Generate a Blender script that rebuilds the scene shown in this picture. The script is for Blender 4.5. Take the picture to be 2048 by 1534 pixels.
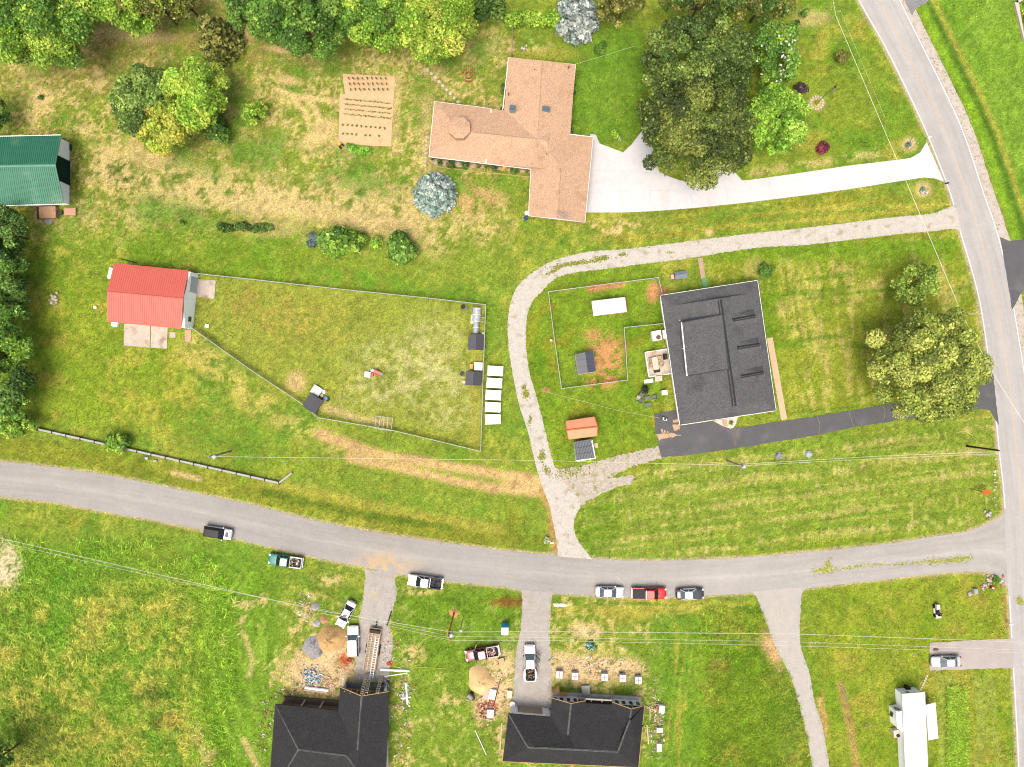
import bpy, math, random
import numpy as np
from mathutils import Vector, geometry
for o in list(bpy.data.objects): bpy.data.objects.remove(o)
SC = bpy.context.scene
COL = SC.collection
# ------------------------------------------------------------ camera, sky, sun, exposure
H = 115.0                      # flying height in metres
S = 12.0                       # photograph pixels per metre on the ground
cam_d = bpy.data.cameras.new('camera'); cam = bpy.data.objects.new('camera', cam_d); COL.objects.link(cam)
cam.location = (0, 0, H); cam.rotation_euler = (0, 0, 0)
cam_d.sensor_fit = 'HORIZONTAL'; cam_d.sensor_width = 36.0
cam_d.lens = 18.0 / ((1024 / S) / H); cam_d.clip_start = 1.0; cam_d.clip_end = 4000.0
SC.camera = cam
SUN_EL, SUN_AZ = 68.0, 200.0   # degrees; azimuth clockwise from north (+Y)
w = bpy.data.worlds.new('World'); SC.world = w; w.use_nodes = True
nt = w.node_tree; nt.nodes.clear()
sky = nt.nodes.new('ShaderNodeTexSky'); sky.sky_type = 'NISHITA'; sky.sun_disc = False
sky.sun_elevation = math.radians(SUN_EL); sky.sun_rotation = math.radians(SUN_AZ)
sky.dust_density = 10.0; sky.air_density = 1.15; sky.ozone_density = 0.6
bg = nt.nodes.new('ShaderNodeBackground'); bg.inputs[1].default_value = 0.15
wo = nt.nodes.new('ShaderNodeOutputWorld')
nt.links.new(sky.outputs[0], bg.inputs[0]); nt.links.new(bg.outputs[0], wo.inputs[0])
sl = bpy.data.lights.new('sun', 'SUN'); sl.energy = 1.1; sl.angle = math.radians(30); sl.color = (1.0, 0.97, 0.93)
so = bpy.data.objects.new('sun', sl); COL.objects.link(so)
az, el = math.radians(SUN_AZ), math.radians(SUN_EL)
sd = Vector((math.sin(az) * math.cos(el), math.cos(az) * math.cos(el), math.sin(el)))
so.rotation_euler = sd.to_track_quat('Z', 'Y').to_euler(); so.location = sd * 300
SC.view_settings.view_transform = 'Standard'; SC.view_settings.look = 'None'
SC.view_settings.exposure = 0.97; SC.view_settings.gamma = 1.0
SC.render.resolution_x = 1024; SC.render.resolution_y = 767
SC.render.engine = 'CYCLES'; SC.cycles.filter_width = 1.1
ORD = ['first','second','third','fourth','fifth','sixth','seventh','eighth','ninth','tenth','eleventh']
# ------------------------------------------------------------ helpers
GAIN = 2.4                     # picture value of a white surface lying flat
def lin(v):
    v = v / 255.0
    return v / 12.92 if v <= 0.04045 else ((v + 0.055) / 1.055) ** 2.4
def c(r, g, b, k=1.0): return tuple(min(0.85, lin(v) / GAIN * k) for v in (r, g, b))
def W(px, py, z=0.0):          # the place, at height z, that stands at this point of the survey photograph
    f = (1 - z / H) / S
    return Vector(((px - 1024) * f, (767 - py) * f, z))
def tag(o, label=None, cat=None, group=None, kind=None):
    for k, v in (('label', label), ('category', cat), ('group', group), ('kind', kind)):
        if v: o[k] = v
    return o
XF = {}
def thing(name, label, cat, loc, rz=0.0, group=None):
    o = bpy.data.objects.new(name, None); COL.objects.link(o)
    o.location = loc; o.rotation_euler = (0, 0, rz); o.empty_display_size = 0.3
    XF[o.name] = (Vector(loc), rz)
    return tag(o, label, cat, group)
MATS = {}
def pm(name, base, var=0.18, scale=4.0, rough=0.85, spec=0.2, bump=0.0, second=None, metal=0.0, fine=None, coat=0.0, detail=4):
    """procedural material: base colour broken by noise, optional second colour in patches"""
    if name in MATS: return MATS[name]
    m = bpy.data.materials.new(name); m.use_nodes = True; MATS[name] = m
    n = m.node_tree.nodes; l = m.node_tree.links
    b = n['Principled BSDF']; b.inputs['Roughness'].default_value = rough; b.inputs['Metallic'].default_value = metal
    b.inputs['Specular IOR Level'].default_value = spec
    if coat: b.inputs['Coat Weight'].default_value = coat; b.inputs['Coat Roughness'].default_value = 0.08
    tc = n.new('ShaderNodeTexCoord')
    nz = n.new('ShaderNodeTexNoise'); nz.inputs['Scale'].default_value = scale; nz.inputs['Detail'].default_value = detail
    nz.inputs['Roughness'].default_value = 0.65
    l.new(tc.outputs['Object'], nz.inputs['Vector'])
    r = n.new('ShaderNodeValToRGB'); l.new(nz.outputs['Fac'], r.inputs[0])
    lo = [x * (1 - var) for x in base]; hi = [min(0.9, x * (1 + var)) for x in base]
    r.color_ramp.elements[0].position = 0.3; r.color_ramp.elements[1].position = 0.7
    r.color_ramp.elements[0].color = (*lo, 1); r.color_ramp.elements[1].color = (*hi, 1)
    out = r.outputs[0]
    if second:
        n2 = n.new('ShaderNodeTexNoise'); n2.inputs['Scale'].default_value = second[1]; n2.inputs['Detail'].default_value = 5
        l.new(tc.outputs['Object'], n2.inputs['Vector'])
        r2 = n.new('ShaderNodeValToRGB'); l.new(n2.outputs['Fac'], r2.inputs[0])
        r2.color_ramp.elements[0].position = second[2]; r2.color_ramp.elements[1].position = min(1, second[2] + 0.14)
        mx = n.new('ShaderNodeMix'); mx.data_type = 'RGBA'
        l.new(r2.outputs[0], mx.inputs[0]); l.new(out, mx.inputs[6]); mx.inputs[7].default_value = (*second[0], 1)
        out = mx.outputs[2]
    if fine:
        n3 = n.new('ShaderNodeTexNoise'); n3.inputs['Scale'].default_value = fine[0]; n3.inputs['Detail'].default_value = 2
        l.new(tc.outputs['Object'], n3.inputs['Vector'])
        mr = n.new('ShaderNodeMapRange'); l.new(n3.outputs['Fac'], mr.inputs[0])
        mr.inputs[1].default_value = 0.25; mr.inputs[2].default_value = 0.75
        mr.inputs[3].default_value = 1 - fine[1]; mr.inputs[4].default_value = 1 + fine[1]
        mx = n.new('ShaderNodeMix'); mx.data_type = 'RGBA'; mx.blend_type = 'MULTIPLY'; mx.inputs[0].default_value = 1.0
        l.new(out, mx.inputs[6]); l.new(mr.outputs[0], mx.inputs[7]); out = mx.outputs[2]
    l.new(out, b.inputs['Base Color'])
    if bump:
        bp = n.new('ShaderNodeBump'); bp.inputs['Strength'].default_value = bump; bp.inputs['Distance'].default_value = 0.05
        l.new((n3 if fine else nz).outputs['Fac'], bp.inputs['Height']); l.new(bp.outputs[0], b.inputs['Normal'])
    return m
def attr_mat(name, rough=0.8, trans=0.0, noise=None, spec=0.15, hue=None):
    """colour comes from the mesh's own 'Col' attribute, broken by fine noise"""
    if name in MATS: return MATS[name]
    m = bpy.data.materials.new(name); m.use_nodes = True; MATS[name] = m
    n = m.node_tree.nodes; l = m.node_tree.links
    b = n['Principled BSDF']; b.inputs['Roughness'].default_value = rough; b.inputs['Specular IOR Level'].default_value = spec
    a = n.new('ShaderNodeAttribute'); a.attribute_name = 'Col'; out = a.outputs[0]
    if noise:
        tc = n.new('ShaderNodeTexCoord')
        for sc, amp, det in noise:
            n3 = n.new('ShaderNodeTexNoise'); n3.inputs['Scale'].default_value = sc; n3.inputs['Detail'].default_value = det
            n3.inputs['Roughness'].default_value = 0.7
            l.new(tc.outputs['Object'], n3.inputs['Vector'])
            mr = n.new('ShaderNodeMapRange'); l.new(n3.outputs['Fac'], mr.inputs[0])
            mr.inputs[1].default_value = 0.25; mr.inputs[2].default_value = 0.75
            mr.inputs[3].default_value = 1 - amp; mr.inputs[4].default_value = 1 + amp
            mx = n.new('ShaderNodeMix'); mx.data_type = 'RGBA'; mx.blend_type = 'MULTIPLY'; mx.inputs[0].default_value = 1.0
            l.new(out, mx.inputs[6]); l.new(mr.outputs[0], mx.inputs[7]); out = mx.outputs[2]
        if hue:
            n4_ = n.new('ShaderNodeTexNoise'); n4_.inputs['Scale'].default_value = hue[0]; n4_.inputs['Detail'].default_value = 3; n4_.inputs['Roughness'].default_value = .75
            l.new(tc.outputs['Object'], n4_.inputs['Vector']); rp = n.new('ShaderNodeValToRGB'); l.new(n4_.outputs['Fac'], rp.inputs[0])
            rp.color_ramp.elements[0].position = .32; rp.color_ramp.elements[0].color = (*hue[1],1); rp.color_ramp.elements[1].position = .68; rp.color_ramp.elements[1].color = (*hue[2],1)
            mx = n.new('ShaderNodeMix'); mx.data_type = 'RGBA'; mx.blend_type = 'MULTIPLY'; mx.inputs[0].default_value = 1.0
            l.new(out, mx.inputs[6]); l.new(rp.outputs[0], mx.inputs[7]); out = mx.outputs[2]
        bp = n.new('ShaderNodeBump'); bp.inputs['Strength'].default_value = 0.7; bp.inputs['Distance'].default_value = 0.08
        l.new(n3.outputs['Fac'], bp.inputs['Height']); l.new(bp.outputs[0], b.inputs['Normal'])
    l.new(out, b.inputs['Base Color'])
    if trans:
        t = n.new('ShaderNodeBsdfTranslucent'); l.new(out, t.inputs[0])
        ms = n.new('ShaderNodeMixShader'); ms.inputs[0].default_value = trans
        l.new(b.outputs[0], ms.inputs[1]); l.new(t.outputs[0], ms.inputs[2])
        l.new(ms.outputs[0], n['Material Output'].inputs[0])
    return m
class MB:
    """collects shapes in world coordinates; build() links them as ONE mesh object"""
    def __init__(s): s.v = []; s.f = []
    def add(s, vs, fs):
        k = len(s.v); s.v += [Vector(v) for v in vs]; s.f += [[i + k for i in f] for f in fs]; return s
    def box(s, x0, x1, y0, y1, z0, z1):
        return s.add([(x0,y0,z0),(x1,y0,z0),(x1,y1,z0),(x0,y1,z0),(x0,y0,z1),(x1,y0,z1),(x1,y1,z1),(x0,y1,z1)],
                     [[0,3,2,1],[4,5,6,7],[0,1,5,4],[1,2,6,5],[2,3,7,6],[3,0,4,7]])
    def obox(s, cx, cy, z0, z1, sx, sy, a=0.0, top=1.0):
        ca, sa = math.cos(a), math.sin(a); vs = []
        for z, k in ((z0, 1.0), (z1, top)):
            for ux, uy in ((-1,-1),(1,-1),(1,1),(-1,1)):
                x, y = ux*sx/2*k, uy*sy/2*k; vs.append((cx+x*ca-y*sa, cy+x*sa+y*ca, z))
        return s.add(vs, [[0,3,2,1],[4,5,6,7],[0,1,5,4],[1,2,6,5],[2,3,7,6],[3,0,4,7]])
    def tube(s, pts, r, n=6, r1=None):
        pts = [Vector(p) for p in pts]; r1 = r if r1 is None else r1; rings = []
        for i, p in enumerate(pts):
            d = (pts[min(i+1, len(pts)-1)] - pts[max(i-1, 0)]).normalized()
            a = d.cross(Vector((0,0,1)));  a = a if a.length > 1e-3 else Vector((1,0,0)); a.normalize(); b = d.cross(a)
            rr = r + (r1-r)*i/max(1, len(pts)-1)
            rings.append([p + (a*math.cos(2*math.pi*k/n) + b*math.sin(2*math.pi*k/n))*rr for k in range(n)])
        return s.rings(rings)
    def rings(s, rings, caps=True):
        n = len(rings[0]); vs = [v for r in rings for v in r]; fs = []
        for i in range(len(rings)-1):
            for k in range(n):
                fs.append([i*n+k, i*n+(k+1)%n, (i+1)*n+(k+1)%n, (i+1)*n+k])
        if caps: fs.append(list(range(n))[::-1]); fs.append([(len(rings)-1)*n+k for k in range(n)])
        return s.add(vs, fs)
    def cyl(s, cx, cy, z0, z1, r, r1=None, n=14):
        r1 = r if r1 is None else r1
        return s.rings([[Vector((cx+q*math.cos(2*math.pi*k/n), cy+q*math.sin(2*math.pi*k/n), z)) for k in range(n)] for z, q in ((z0,r),(z1,r1))])
    def prism(s, pts, z0, z1):
        n = len(pts); a = sum(pts[i][0]*pts[(i+1)%n][1]-pts[(i+1)%n][0]*pts[i][1] for i in range(n))
        if a < 0: pts = pts[::-1]
        vs = [(p[0],p[1],z0) for p in pts] + [(p[0],p[1],z1) for p in pts]
        return s.add(vs, [list(range(n))[::-1], [n+i for i in range(n)]] + [[i,(i+1)%n,n+(i+1)%n,n+i] for i in range(n)])
    def slab(s, pts, t=0.12):      # planar polygon given thickness downwards
        n = len(pts); pts = [Vector(p) for p in pts]
        nz = sum(pts[i].x*pts[(i+1)%n].y-pts[(i+1)%n].x*pts[i].y for i in range(n))
        if nz < 0: pts = pts[::-1]
        vs = [p - Vector((0,0,t)) for p in pts] + pts
        return s.add(vs, [list(range(n))[::-1], [n+i for i in range(n)]] + [[i,(i+1)%n,n+(i+1)%n,n+i] for i in range(n)])
    def build(s, name, mat, parent=None, smooth=False, local=False, label=None, cat=None, group=None, kind=None):
        me = bpy.data.meshes.new(name)
        vs = s.v
        o = bpy.data.objects.new(name, me)
        if parent is not None:
            loc, rz = XF[parent.name]
            if not local:
                ca, sa = math.cos(-rz), math.sin(-rz)
                vs = [Vector(((v.x-loc.x)*ca-(v.y-loc.y)*sa, (v.x-loc.x)*sa+(v.y-loc.y)*ca, v.z-loc.z)) for v in vs]
            o.parent = parent
        elif kind != 'structure':
            mn = [min(v[i] for v in vs) for i in range(3)]; mx = [max(v[i] for v in vs) for i in range(3)]
            b = Vector(((mn[0]+mx[0])/2, (mn[1]+mx[1])/2, mn[2])); vs = [v-b for v in vs]; o.location = b
        me.from_pydata([tuple(v) for v in vs], [], s.f); me.update()
        if smooth: me.polygons.foreach_set('use_smooth', [True]*len(me.polygons))
        me.materials.append(mat); COL.objects.link(o)
        XF[o.name] = XF[parent.name] if parent is not None else (Vector(o.location), 0.0)
        return tag(o, label, cat, group, kind)
def dup(root, loc, rz=0.0, label=None, group=None):
    def cp(o, par):
        q = o.copy(); COL.objects.link(q)
        if par is not None: q.parent = par
        for ch in o.children: cp(ch, q)
        return q
    q = cp(root, None); q.location = loc; q.rotation_euler = (0, 0, rz)
    if label: q['label'] = label
    if group: q['group'] = group
    return q
def col_mesh(name, V, F, cols, mat, parent=None, **kw):
    """numpy mesh: V (n,3), F (m,k) all faces k-gons, cols (n,3) linear"""
    me = bpy.data.meshes.new(name); n, (m, k) = len(V), F.shape
    me.vertices.add(n); me.vertices.foreach_set('co', np.asarray(V, np.float32).ravel())
    me.loops.add(m*k); me.loops.foreach_set('vertex_index', F.astype(np.int32).ravel())
    me.polygons.add(m); me.polygons.foreach_set('loop_start', np.arange(0, m*k, k, dtype=np.int32))
    me.update(calc_edges=True)
    at = me.color_attributes.new('Col', 'FLOAT_COLOR', 'POINT')
    at.data.foreach_set('color', np.concatenate([cols, np.ones((n,1))], 1).astype(np.float32).ravel())
    me.materials.append(mat); o = bpy.data.objects.new(name, me)
    if parent is not None: o.parent = parent
    COL.objects.link(o)
    return tag(o, kw.get('label'), kw.get('cat'), kw.get('group'), kw.get('kind'))
# ------------------------------------------------------------ noise in numpy
def vn(x, y, seed):
    ix, iy = np.floor(x), np.floor(y); fx, fy = x-ix, y-iy
    def h(a, b):
        t = np.sin(a*127.1 + b*311.7 + seed*74.7)*43758.5453
        return t - np.floor(t)
    ux, uy = fx*fx*(3-2*fx), fy*fy*(3-2*fy)
    return (h(ix,iy)*(1-ux)+h(ix+1,iy)*ux)*(1-uy) + (h(ix,iy+1)*(1-ux)+h(ix+1,iy+1)*ux)*uy
def fbm(x, y, seed, o=4, g=0.55):
    t = 0; a = 1; s = 0
    for i in range(o): t = t + a*vn(x*2**i, y*2**i, seed+i*7.3); s += a; a *= g
    return t/s
def sst(a, b, x):
    t = np.clip((x-a)/(b-a), 0, 1); return t*t*(3-2*t)
def seg_dist(X, Y, pts):
    d = np.full(X.shape, 1e9)
    for (ax, ay), (bx, by) in zip(pts[:-1], pts[1:]):
        dx, dy = bx-ax, by-ay; t = np.clip(((X-ax)*dx+(Y-ay)*dy)/(dx*dx+dy*dy), 0, 1)
        d = np.minimum(d, np.hypot(X-ax-t*dx, Y-ay-t*dy))
    return d
def inpoly(X, Y, pts):
    r = np.zeros(X.shape, bool); n = len(pts)
    for i in range(n):
        (x1, y1), (x2, y2) = pts[i], pts[(i+1)%n]
        if y1 == y2: continue
        r ^= ((y1 > Y) != (y2 > Y)) & (X < (x2-x1)*(Y-y1)/(y2-y1)+x1)
    return r
def smooth_line(pts, step=8.0):
    """Catmull-Rom through photograph points"""
    P = [np.array(p, float) for p in pts]; P = [2*P[0]-P[1]] + P + [2*P[-1]-P[-2]]; out = []
    for i in range(1, len(P)-2):
        n = max(2, int(np.linalg.norm(P[i+1]-P[i])/step))
        for k in range(n):
            t = k/n; out.append(0.5*((2*P[i])+(-P[i-1]+P[i+1])*t+(2*P[i-1]-5*P[i]+4*P[i+1]-P[i+2])*t*t+(-P[i-1]+3*P[i]-3*P[i+1]+P[i+2])*t**3))
    out.append(P[-2]); return [tuple(p) for p in out]
# ------------------------------------------------------------ layout lines read off the photograph (photograph pixels)
MAIN_L = [(1500,-500),(1640,-150),(1715,0),(1768,94),(1821,201),(1856,278),(1899,390),(1917,460),(1955,594),(1976,728),(1985,790),(1995,894),(2004,974),(2010,1060),(2016,1187),(2022,1295),(2028,1402),(2035,1534),(2060,2100)]
MAIN_R = [(1590,-500),(1735,-140),(1802,0),(1848,94),(1901,201),(1934,278),(1970,388),(1992,450),(2016,540),(2035,648),(2048,728),(2058,800),(2068,894),(2077,974),(2083,1060),(2089,1187),(2095,1295),(2101,1402),(2108,1534),(2133,2100)]
SIDE_U = [(-700,905),(-200,915),(0,923),(78,931),(182,944),(261,959),(365,980),(512,1011),(630,1041),(735,1062),(865,1082),(1012,1101),(1115,1110),(1188,1116),(1261,1121),(1365,1120),(1512,1113),(1634,1102),(1768,1088),(1875,1072),(1928,1064),(1968,1050),(1998,1034),(2012,1020)]
SIDE_D = [(-700,970),(-200,982),(0,993),(104,1004),(208,1023),(313,1041),(404,1060),(512,1087),(604,1109),(722,1133),(792,1147),(886,1161),(1012,1174),(1044,1181),(1104,1186),(1182,1191),(1300,1196),(1409,1191),(1512,1185),(1607,1177),(1741,1162),(1875,1147),(1955,1143),(1995,1152),(2013,1172),(2018,1200)]
GR_L = [(1912,410),(1890,418),(1860,428),(1800,433),(1700,445),(1600,457),(1512,466),(1365,484),(1261,497),(1182,503),(1122,516),(1086,531),(1044,562),(1024,596),(1016,640),(1017,693),(1025,745),(1039,812),(1056,864),(1068,916),(1080,960),(1097,1006),(1105,1040),(1112,1075),(1116,1113)]
GR_R = [(1922,462),(1905,458),(1860,463),(1800,468),(1700,480),(1600,491),(1512,496),(1365,518),(1261,531),(1182,541),(1146,546),(1110,558),(1078,588),(1060,612),(1053,641),(1052,693),(1059,745),(1078,812),(1091,864),(1104,916),(1118,950),(1160,1005),(1148,1040),(1153,1075),(1184,1118)]
BR_U = [(1100,925),(1115,937),(1150,934),(1182,927),(1222,915),(1261,905),(1290,899),(1320,892)]
BR_D = [(1105,985),(1140,1000),(1170,990),(1190,972),(1230,950),(1262,934),(1295,924),(1324,917)]
BR2 = [(1165,960),(1210,955),(1268,952),(1262,966),(1222,980),(1185,997),(1158,1015),(1140,1010)]
D1_L = [(725,1138),(731,1150),(726,1199),(718,1243),(714,1303),(708,1362)]
D1_R = [(800,1145),(790,1155),(793,1186),(785,1222),(778,1251),(786,1290),(774,1365)]
D2_L = [(1036,1178),(1044,1186),(1042,1251),(1031,1316),(1026,1425)]
D2_R = [(1112,1184),(1104,1192),(1099,1264),(1103,1342),(1102,1432)]
D3_L = [(1500,1184),(1512,1192),(1527,1233),(1551,1295),(1578,1348),(1596,1402),(1612,1468),(1624,1534),(1640,1700)]
D3_R = [(1613,1174),(1604,1190),(1600,1241),(1602,1295),(1618,1343),(1629,1402),(1645,1455),(1659,1534),(1682,1700)]
CONC = [(1171,425),(1248,425),(1313,422),(1400,415),(1512,403),(1600,392),(1687,380),(1808,361),(1848,355),(1870,357),(1888,364),(1853,284),(1840,305),(1821,316),(1794,320),(1700,331),(1600,346),(1500,360),(1484,361),(1464,339),(1456,300),(1432,250),(1380,222),(1320,228),(1285,260),(1263,289),(1246,305),(1222,296),(1199,287),(1192,270),(1180,268)]
ISLE = [(1302,285),(1318,344),(1340,354),(1360,361),(1388,364),(1415,358),(1436,338),(1430,295),(1400,262),(1350,252),(1315,262)]
BLACK = [(1309,827),(1352,820),(1362,852),(1429,841),(1436,848),(1462,856),(1512,850),(1634,832),(1789,806),(1880,790),(1930,786),(1950,780),(1968,768),(1986,748),(1997,850),(1980,822),(1966,817),(1939,818),(1870,829),(1808,839),(1709,854),(1634,870),(1500,892),(1469,897),(1365,912),(1322,914),(1317,888),(1311,859)]
PAD = [(1859,1285),(1940,1281),(2026,1276),(2028,1336),(1940,1338),(1860,1341)]
EASTD = [(2000,474),(2020,482),(2048,478),(2200,470),(2200,560),(2060,570),(2040,590),(2024,620)]
CRN = [(1806,-6),(1830,-40),(1880,-60),(1868,-10),(1850,8),(1832,16),(1824,32)]
def resample(pts, n):
    p = np.array(smooth_line(pts)); d = np.r_[0, np.cumsum(np.hypot(*np.diff(p, axis=0).T))]
    t = np.linspace(0, d[-1], n); return np.c_[np.interp(t, d, p[:,0]), np.interp(t, d, p[:,1])]
def strip_obj(name, L, R, z, mat, n=160, amp=0.0, seed=1, cols=2, colf=None, thick=0.0, kind='structure'):
    a, b = resample(L, n), resample(R, n); t = np.arange(n)
    if amp:
        a = a + ((fbm(t*0.9, t*0+3.3, seed, 3)-0.5)*2*amp)[:,None]*np.array([1.0,1.0]); b = b + ((fbm(t*0.9, t*0+9.1, seed+5, 3)-0.5)*2*amp)[:,None]*np.array([1.0,1.0])
    u = np.linspace(0, 1, cols)
    P = a[:,None,:]*(1-u)[None,:,None] + b[:,None,:]*u[None,:,None]
    V = np.c_[((P[...,0]-1024)/S).ravel(), ((767-P[...,1])/S).ravel(), np.full(n*cols, z)]
    i = np.arange(n-1)[:,None]*cols + np.arange(cols-1)[None,:]; i = i.ravel()
    F = np.c_[i, i+cols, i+cols+1, i+1]
    if np.cross(V[F[0,1]][:2]-V[F[0,0]][:2], V[F[0,2]][:2]-V[F[0,0]][:2]) < 0: F = F[:, ::-1]
    if colf is None: C_ = np.ones((len(V),3))*0.3
    else: C_ = colf(P[...,0].ravel(), P[...,1].ravel(), np.tile(u, n))
    return col_mesh(name, V, F, C_, mat, kind=kind)
def poly_obj(name, outer, z, mat, holes=(), amp=0.0, seed=1, thick=0.06, step=8.0, kind='structure'):
    def dens(pts):
        out = []
        for i in range(len(pts)):
            p, q = pts[i], pts[(i+1)%len(pts)]; n = max(1, int(math.dist(p,q)/step))
            for k in range(n): out.append((p[0]+(q[0]-p[0])*k/n, p[1]+(q[1]-p[1])*k/n))
        return [(x+(random.random()-.5)*2*amp, y+(random.random()-.5)*2*amp) for x, y in out] if amp else out
    random.seed(seed); loops = [dens(outer)] + [dens(h) for h in holes]
    L3 = [[W(*p, 0.0) for p in lp] for lp in loops]
    tris = geometry.tessellate_polygon(L3); flat = [p for lp in L3 for p in lp]; n = len(flat)
    mb = MB(); vs = [Vector((p.x,p.y,z)) for p in flat] + [Vector((p.x,p.y,z-thick)) for p in flat]; fs = []
    for t in tris:
        a, b, d = [flat[i] for i in t]; cr = (b.x-a.x)*(d.y-a.y)-(b.y-a.y)*(d.x-a.x)
        fs.append(list(t) if cr > 0 else list(t)[::-1])
    k = 0
    for lp in L3:
        m = len(lp)
        for i in range(m): fs.append([k+i, k+(i+1)%m, n+k+(i+1)%m, n+k+i])
        k += m
    mb.add(vs, fs); return mb.build(name, mat, kind=kind)
# ------------------------------------------------------------ ground
xs = np.concatenate([[-1500,-700,-350,-200,-140,-112], np.arange(-96, 96.01, 0.29), [112,140,200,350,700,1500]])
ys = np.concatenate([[-1500,-700,-350,-200,-130,-95], np.arange(-74, 74.01, 0.29), [95,130,200,350,700,1500]])
GX, GY = np.meshgrid(xs, ys); X = GX*S+1024; Y = 767-GY*S
n1 = fbm(X/150, Y/150, 1); n2 = fbm(X/60, Y/60, 2); n3 = fbm(X/24, Y/24, 3); n4 = fbm(X/9, Y/9, 4, 3); n5 = fbm(X/320, Y/320, 5)
n7 = fbm(X/4.5, Y/4.5, 7, 2); n3 = n3*0.72+n7*0.28; n6 = fbm(X/36+n3, Y/36, 6)*0.8+n7*0.2; n2 = n2*0.82+n7*0.18
def lc(*k): return np.array([lin(v)/GAIN for v in k])
LUSH, MID, DRY, STRAW, DIRT, CLAY, DARK, OLIVE, BROWN, PALE = lc(114,156,36), lc(150,166,52), lc(186,176,72), lc(216,190,124), lc(222,184,122), lc(212,152,98), lc(80,112,20), lc(146,140,36), lc(168,124,66), lc(206,196,132)
colr = np.ones(X.shape+(3,))*MID
def mixin(cl, wgt):
    global colr
    colr = colr*(1-np.clip(wgt,0,1)[...,None]) + np.asarray(cl)*np.clip(wgt,0,1)[...,None]
def blob(cx, cy, rx, ry, a=0.0, f=0.45, na=0.8):
    ca, sa = math.cos(math.radians(a)), math.sin(math.radians(a)); dx, dy = X-cx, Y-cy
    d = np.hypot((dx*ca+dy*sa)/rx, (-dx*sa+dy*ca)/ry) + (n3-0.5)*na + (n4-0.5)*na*0.6 + (n7-0.5)*na*0.9
    return 1-sst(1-f, 1+f, d)
def stroke(pts, wd, f=0.6, na=0.9):
    return 1-sst(1-f, 1+f, seg_dist(X, Y, pts)/wd + (n3-0.5)*na + (n4-0.5)*na*0.7 + (n7-0.5)*na*0.8)
def rect(x0, y0, x1, y1, f=14, na=20):
    q = (n3-0.5)*na*2
    return sst(-f, f, X+q-x0)*sst(-f, f, x1-X+q)*sst(-f, f, Y+q-y0)*sst(-f, f, y1-Y+q)
th = lambda n, a, b: sst(a, b, n)
mixin(LUSH, th(n2, 0.45, 0.72)*0.75); mixin(DRY, th(n3*0.6+n1*0.4, 0.50, 0.72)*0.6); mixin(OLIVE, th(n6, 0.55, 0.75)*0.4)
# north-west yard: burnt, straw-coloured between green patches
nw = rect(-400, -600, 1010, 470, 40, 60)
mixin(lc(176,160,86), nw*th(n2*0.4+n3*0.4+n7*.2, 0.40, 0.60)*0.72); mixin(STRAW, nw*th(n6*0.45+n3*0.3+n7*.25, 0.475, 0.62)*0.78); mixin(LUSH*0.95, nw*th(n2*.7+n4*.3, 0.52, 0.64)*0.75)
mixin(lc(166,134,78), blob(440, 60, 330, 75)*0.5*th(n3,.35,.6)); mixin(lc(160,134,76), blob(110, 130, 150, 60)*0.3)
mixin(STRAW, blob(280, 70, 70, 14, 5)*0.9); mixin(STRAW, blob(560, 98, 30, 7, 5)*0.9)
for k in ((575,160,22,8,12),(85,195,22,17,0),(640,270,40,16,-30),(650,250,24,12,0),(700,280,30,16,0)): mixin(STRAW*1.08, blob(*k))
mixin(STRAW*1.1, stroke([(555,180),(600,195),(680,203)], 5)); mixin(STRAW*1.1, stroke([(585,195),(612,225),(617,248)], 5)); mixin(STRAW*1.1, stroke([(612,195),(632,220),(640,250),(648,262)], 6))
mixin(DARK, blob(232, 345, 26, 24)*0.75); mixin(STRAW*1.02, stroke([(215,330),(290,350),(420,385),(560,398),(700,415),(800,440),(870,470)], 42)*th(n3*.6+n4*.4, 0.36, 0.56)*0.9)
mixin(STRAW*1.03, stroke([(480,405),(640,425),(830,462)], 16)*0.8); mixin(STRAW, blob(290, 300, 40, 28, 40)*0.8); mixin(STRAW, blob(540,460,60,14)*0.8)
mixin(lc(200,168,104), blob(955, 405, 55, 30)*th(n3,0.4,0.55)); mixin(STRAW, stroke([(855,200),(850,330),(870,350)], 12)*0.5); mixin(STRAW, stroke([(793,155),(790,300)], 8)*0.7)
# north lawn by the big trees, and east lawn
mixin(LUSH*0.98, rect(1140, 50, 1300, 290, 20)*0.65); mixin(STRAW, blob(1040, 95, 60, 18)*th(n4,0.45,0.6)); mixin(DRY, blob(1090, 110, 60, 14)*0.6)
east = rect(1590, -300, 1880, 340, 20); mixin(lc(146,162,42), east*0.6); mixin(DRY, east*th(n6, 0.52, 0.68)*0.7); mixin(LUSH, east*th(n2, 0.5, 0.65)*0.55)
mixin(STRAW, blob(1625, 35, 36, 18)*0.7); mixin(STRAW*1.1, blob(1633, 206, 14, 14)); mixin(STRAW, stroke([(1500,345),(1640,325),(1760,305)], 9)*th(n3,.4,.55)*0.6)
far = np.clip(sst(0, 10, X - np.interp(Y, [p[1] for p in MAIN_R], [p[0] for p in MAIN_R]) - 20), 0, 1)*(Y < 1000)
mixin(lc(136,172,48), far*0.85); mixin(lc(150,180,60), far*th(n6, 0.5, 0.68)*0.5); mixin(lc(116,156,34), far*th(n2, 0.5, 0.7)*0.5)
mr = np.interp(Y, [p[1] for p in MAIN_R], [p[0] for p in MAIN_R])
mixin(DARK*1.1, far*np.exp(-((X-mr-52)/9)**2)*0.8); mixin(DRY, far*np.exp(-((X-mr-66)/6)**2)*0.8); mixin(lc(150,190,30), far*np.exp(-((X-mr-34)/9)**2)*0.6)
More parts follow.
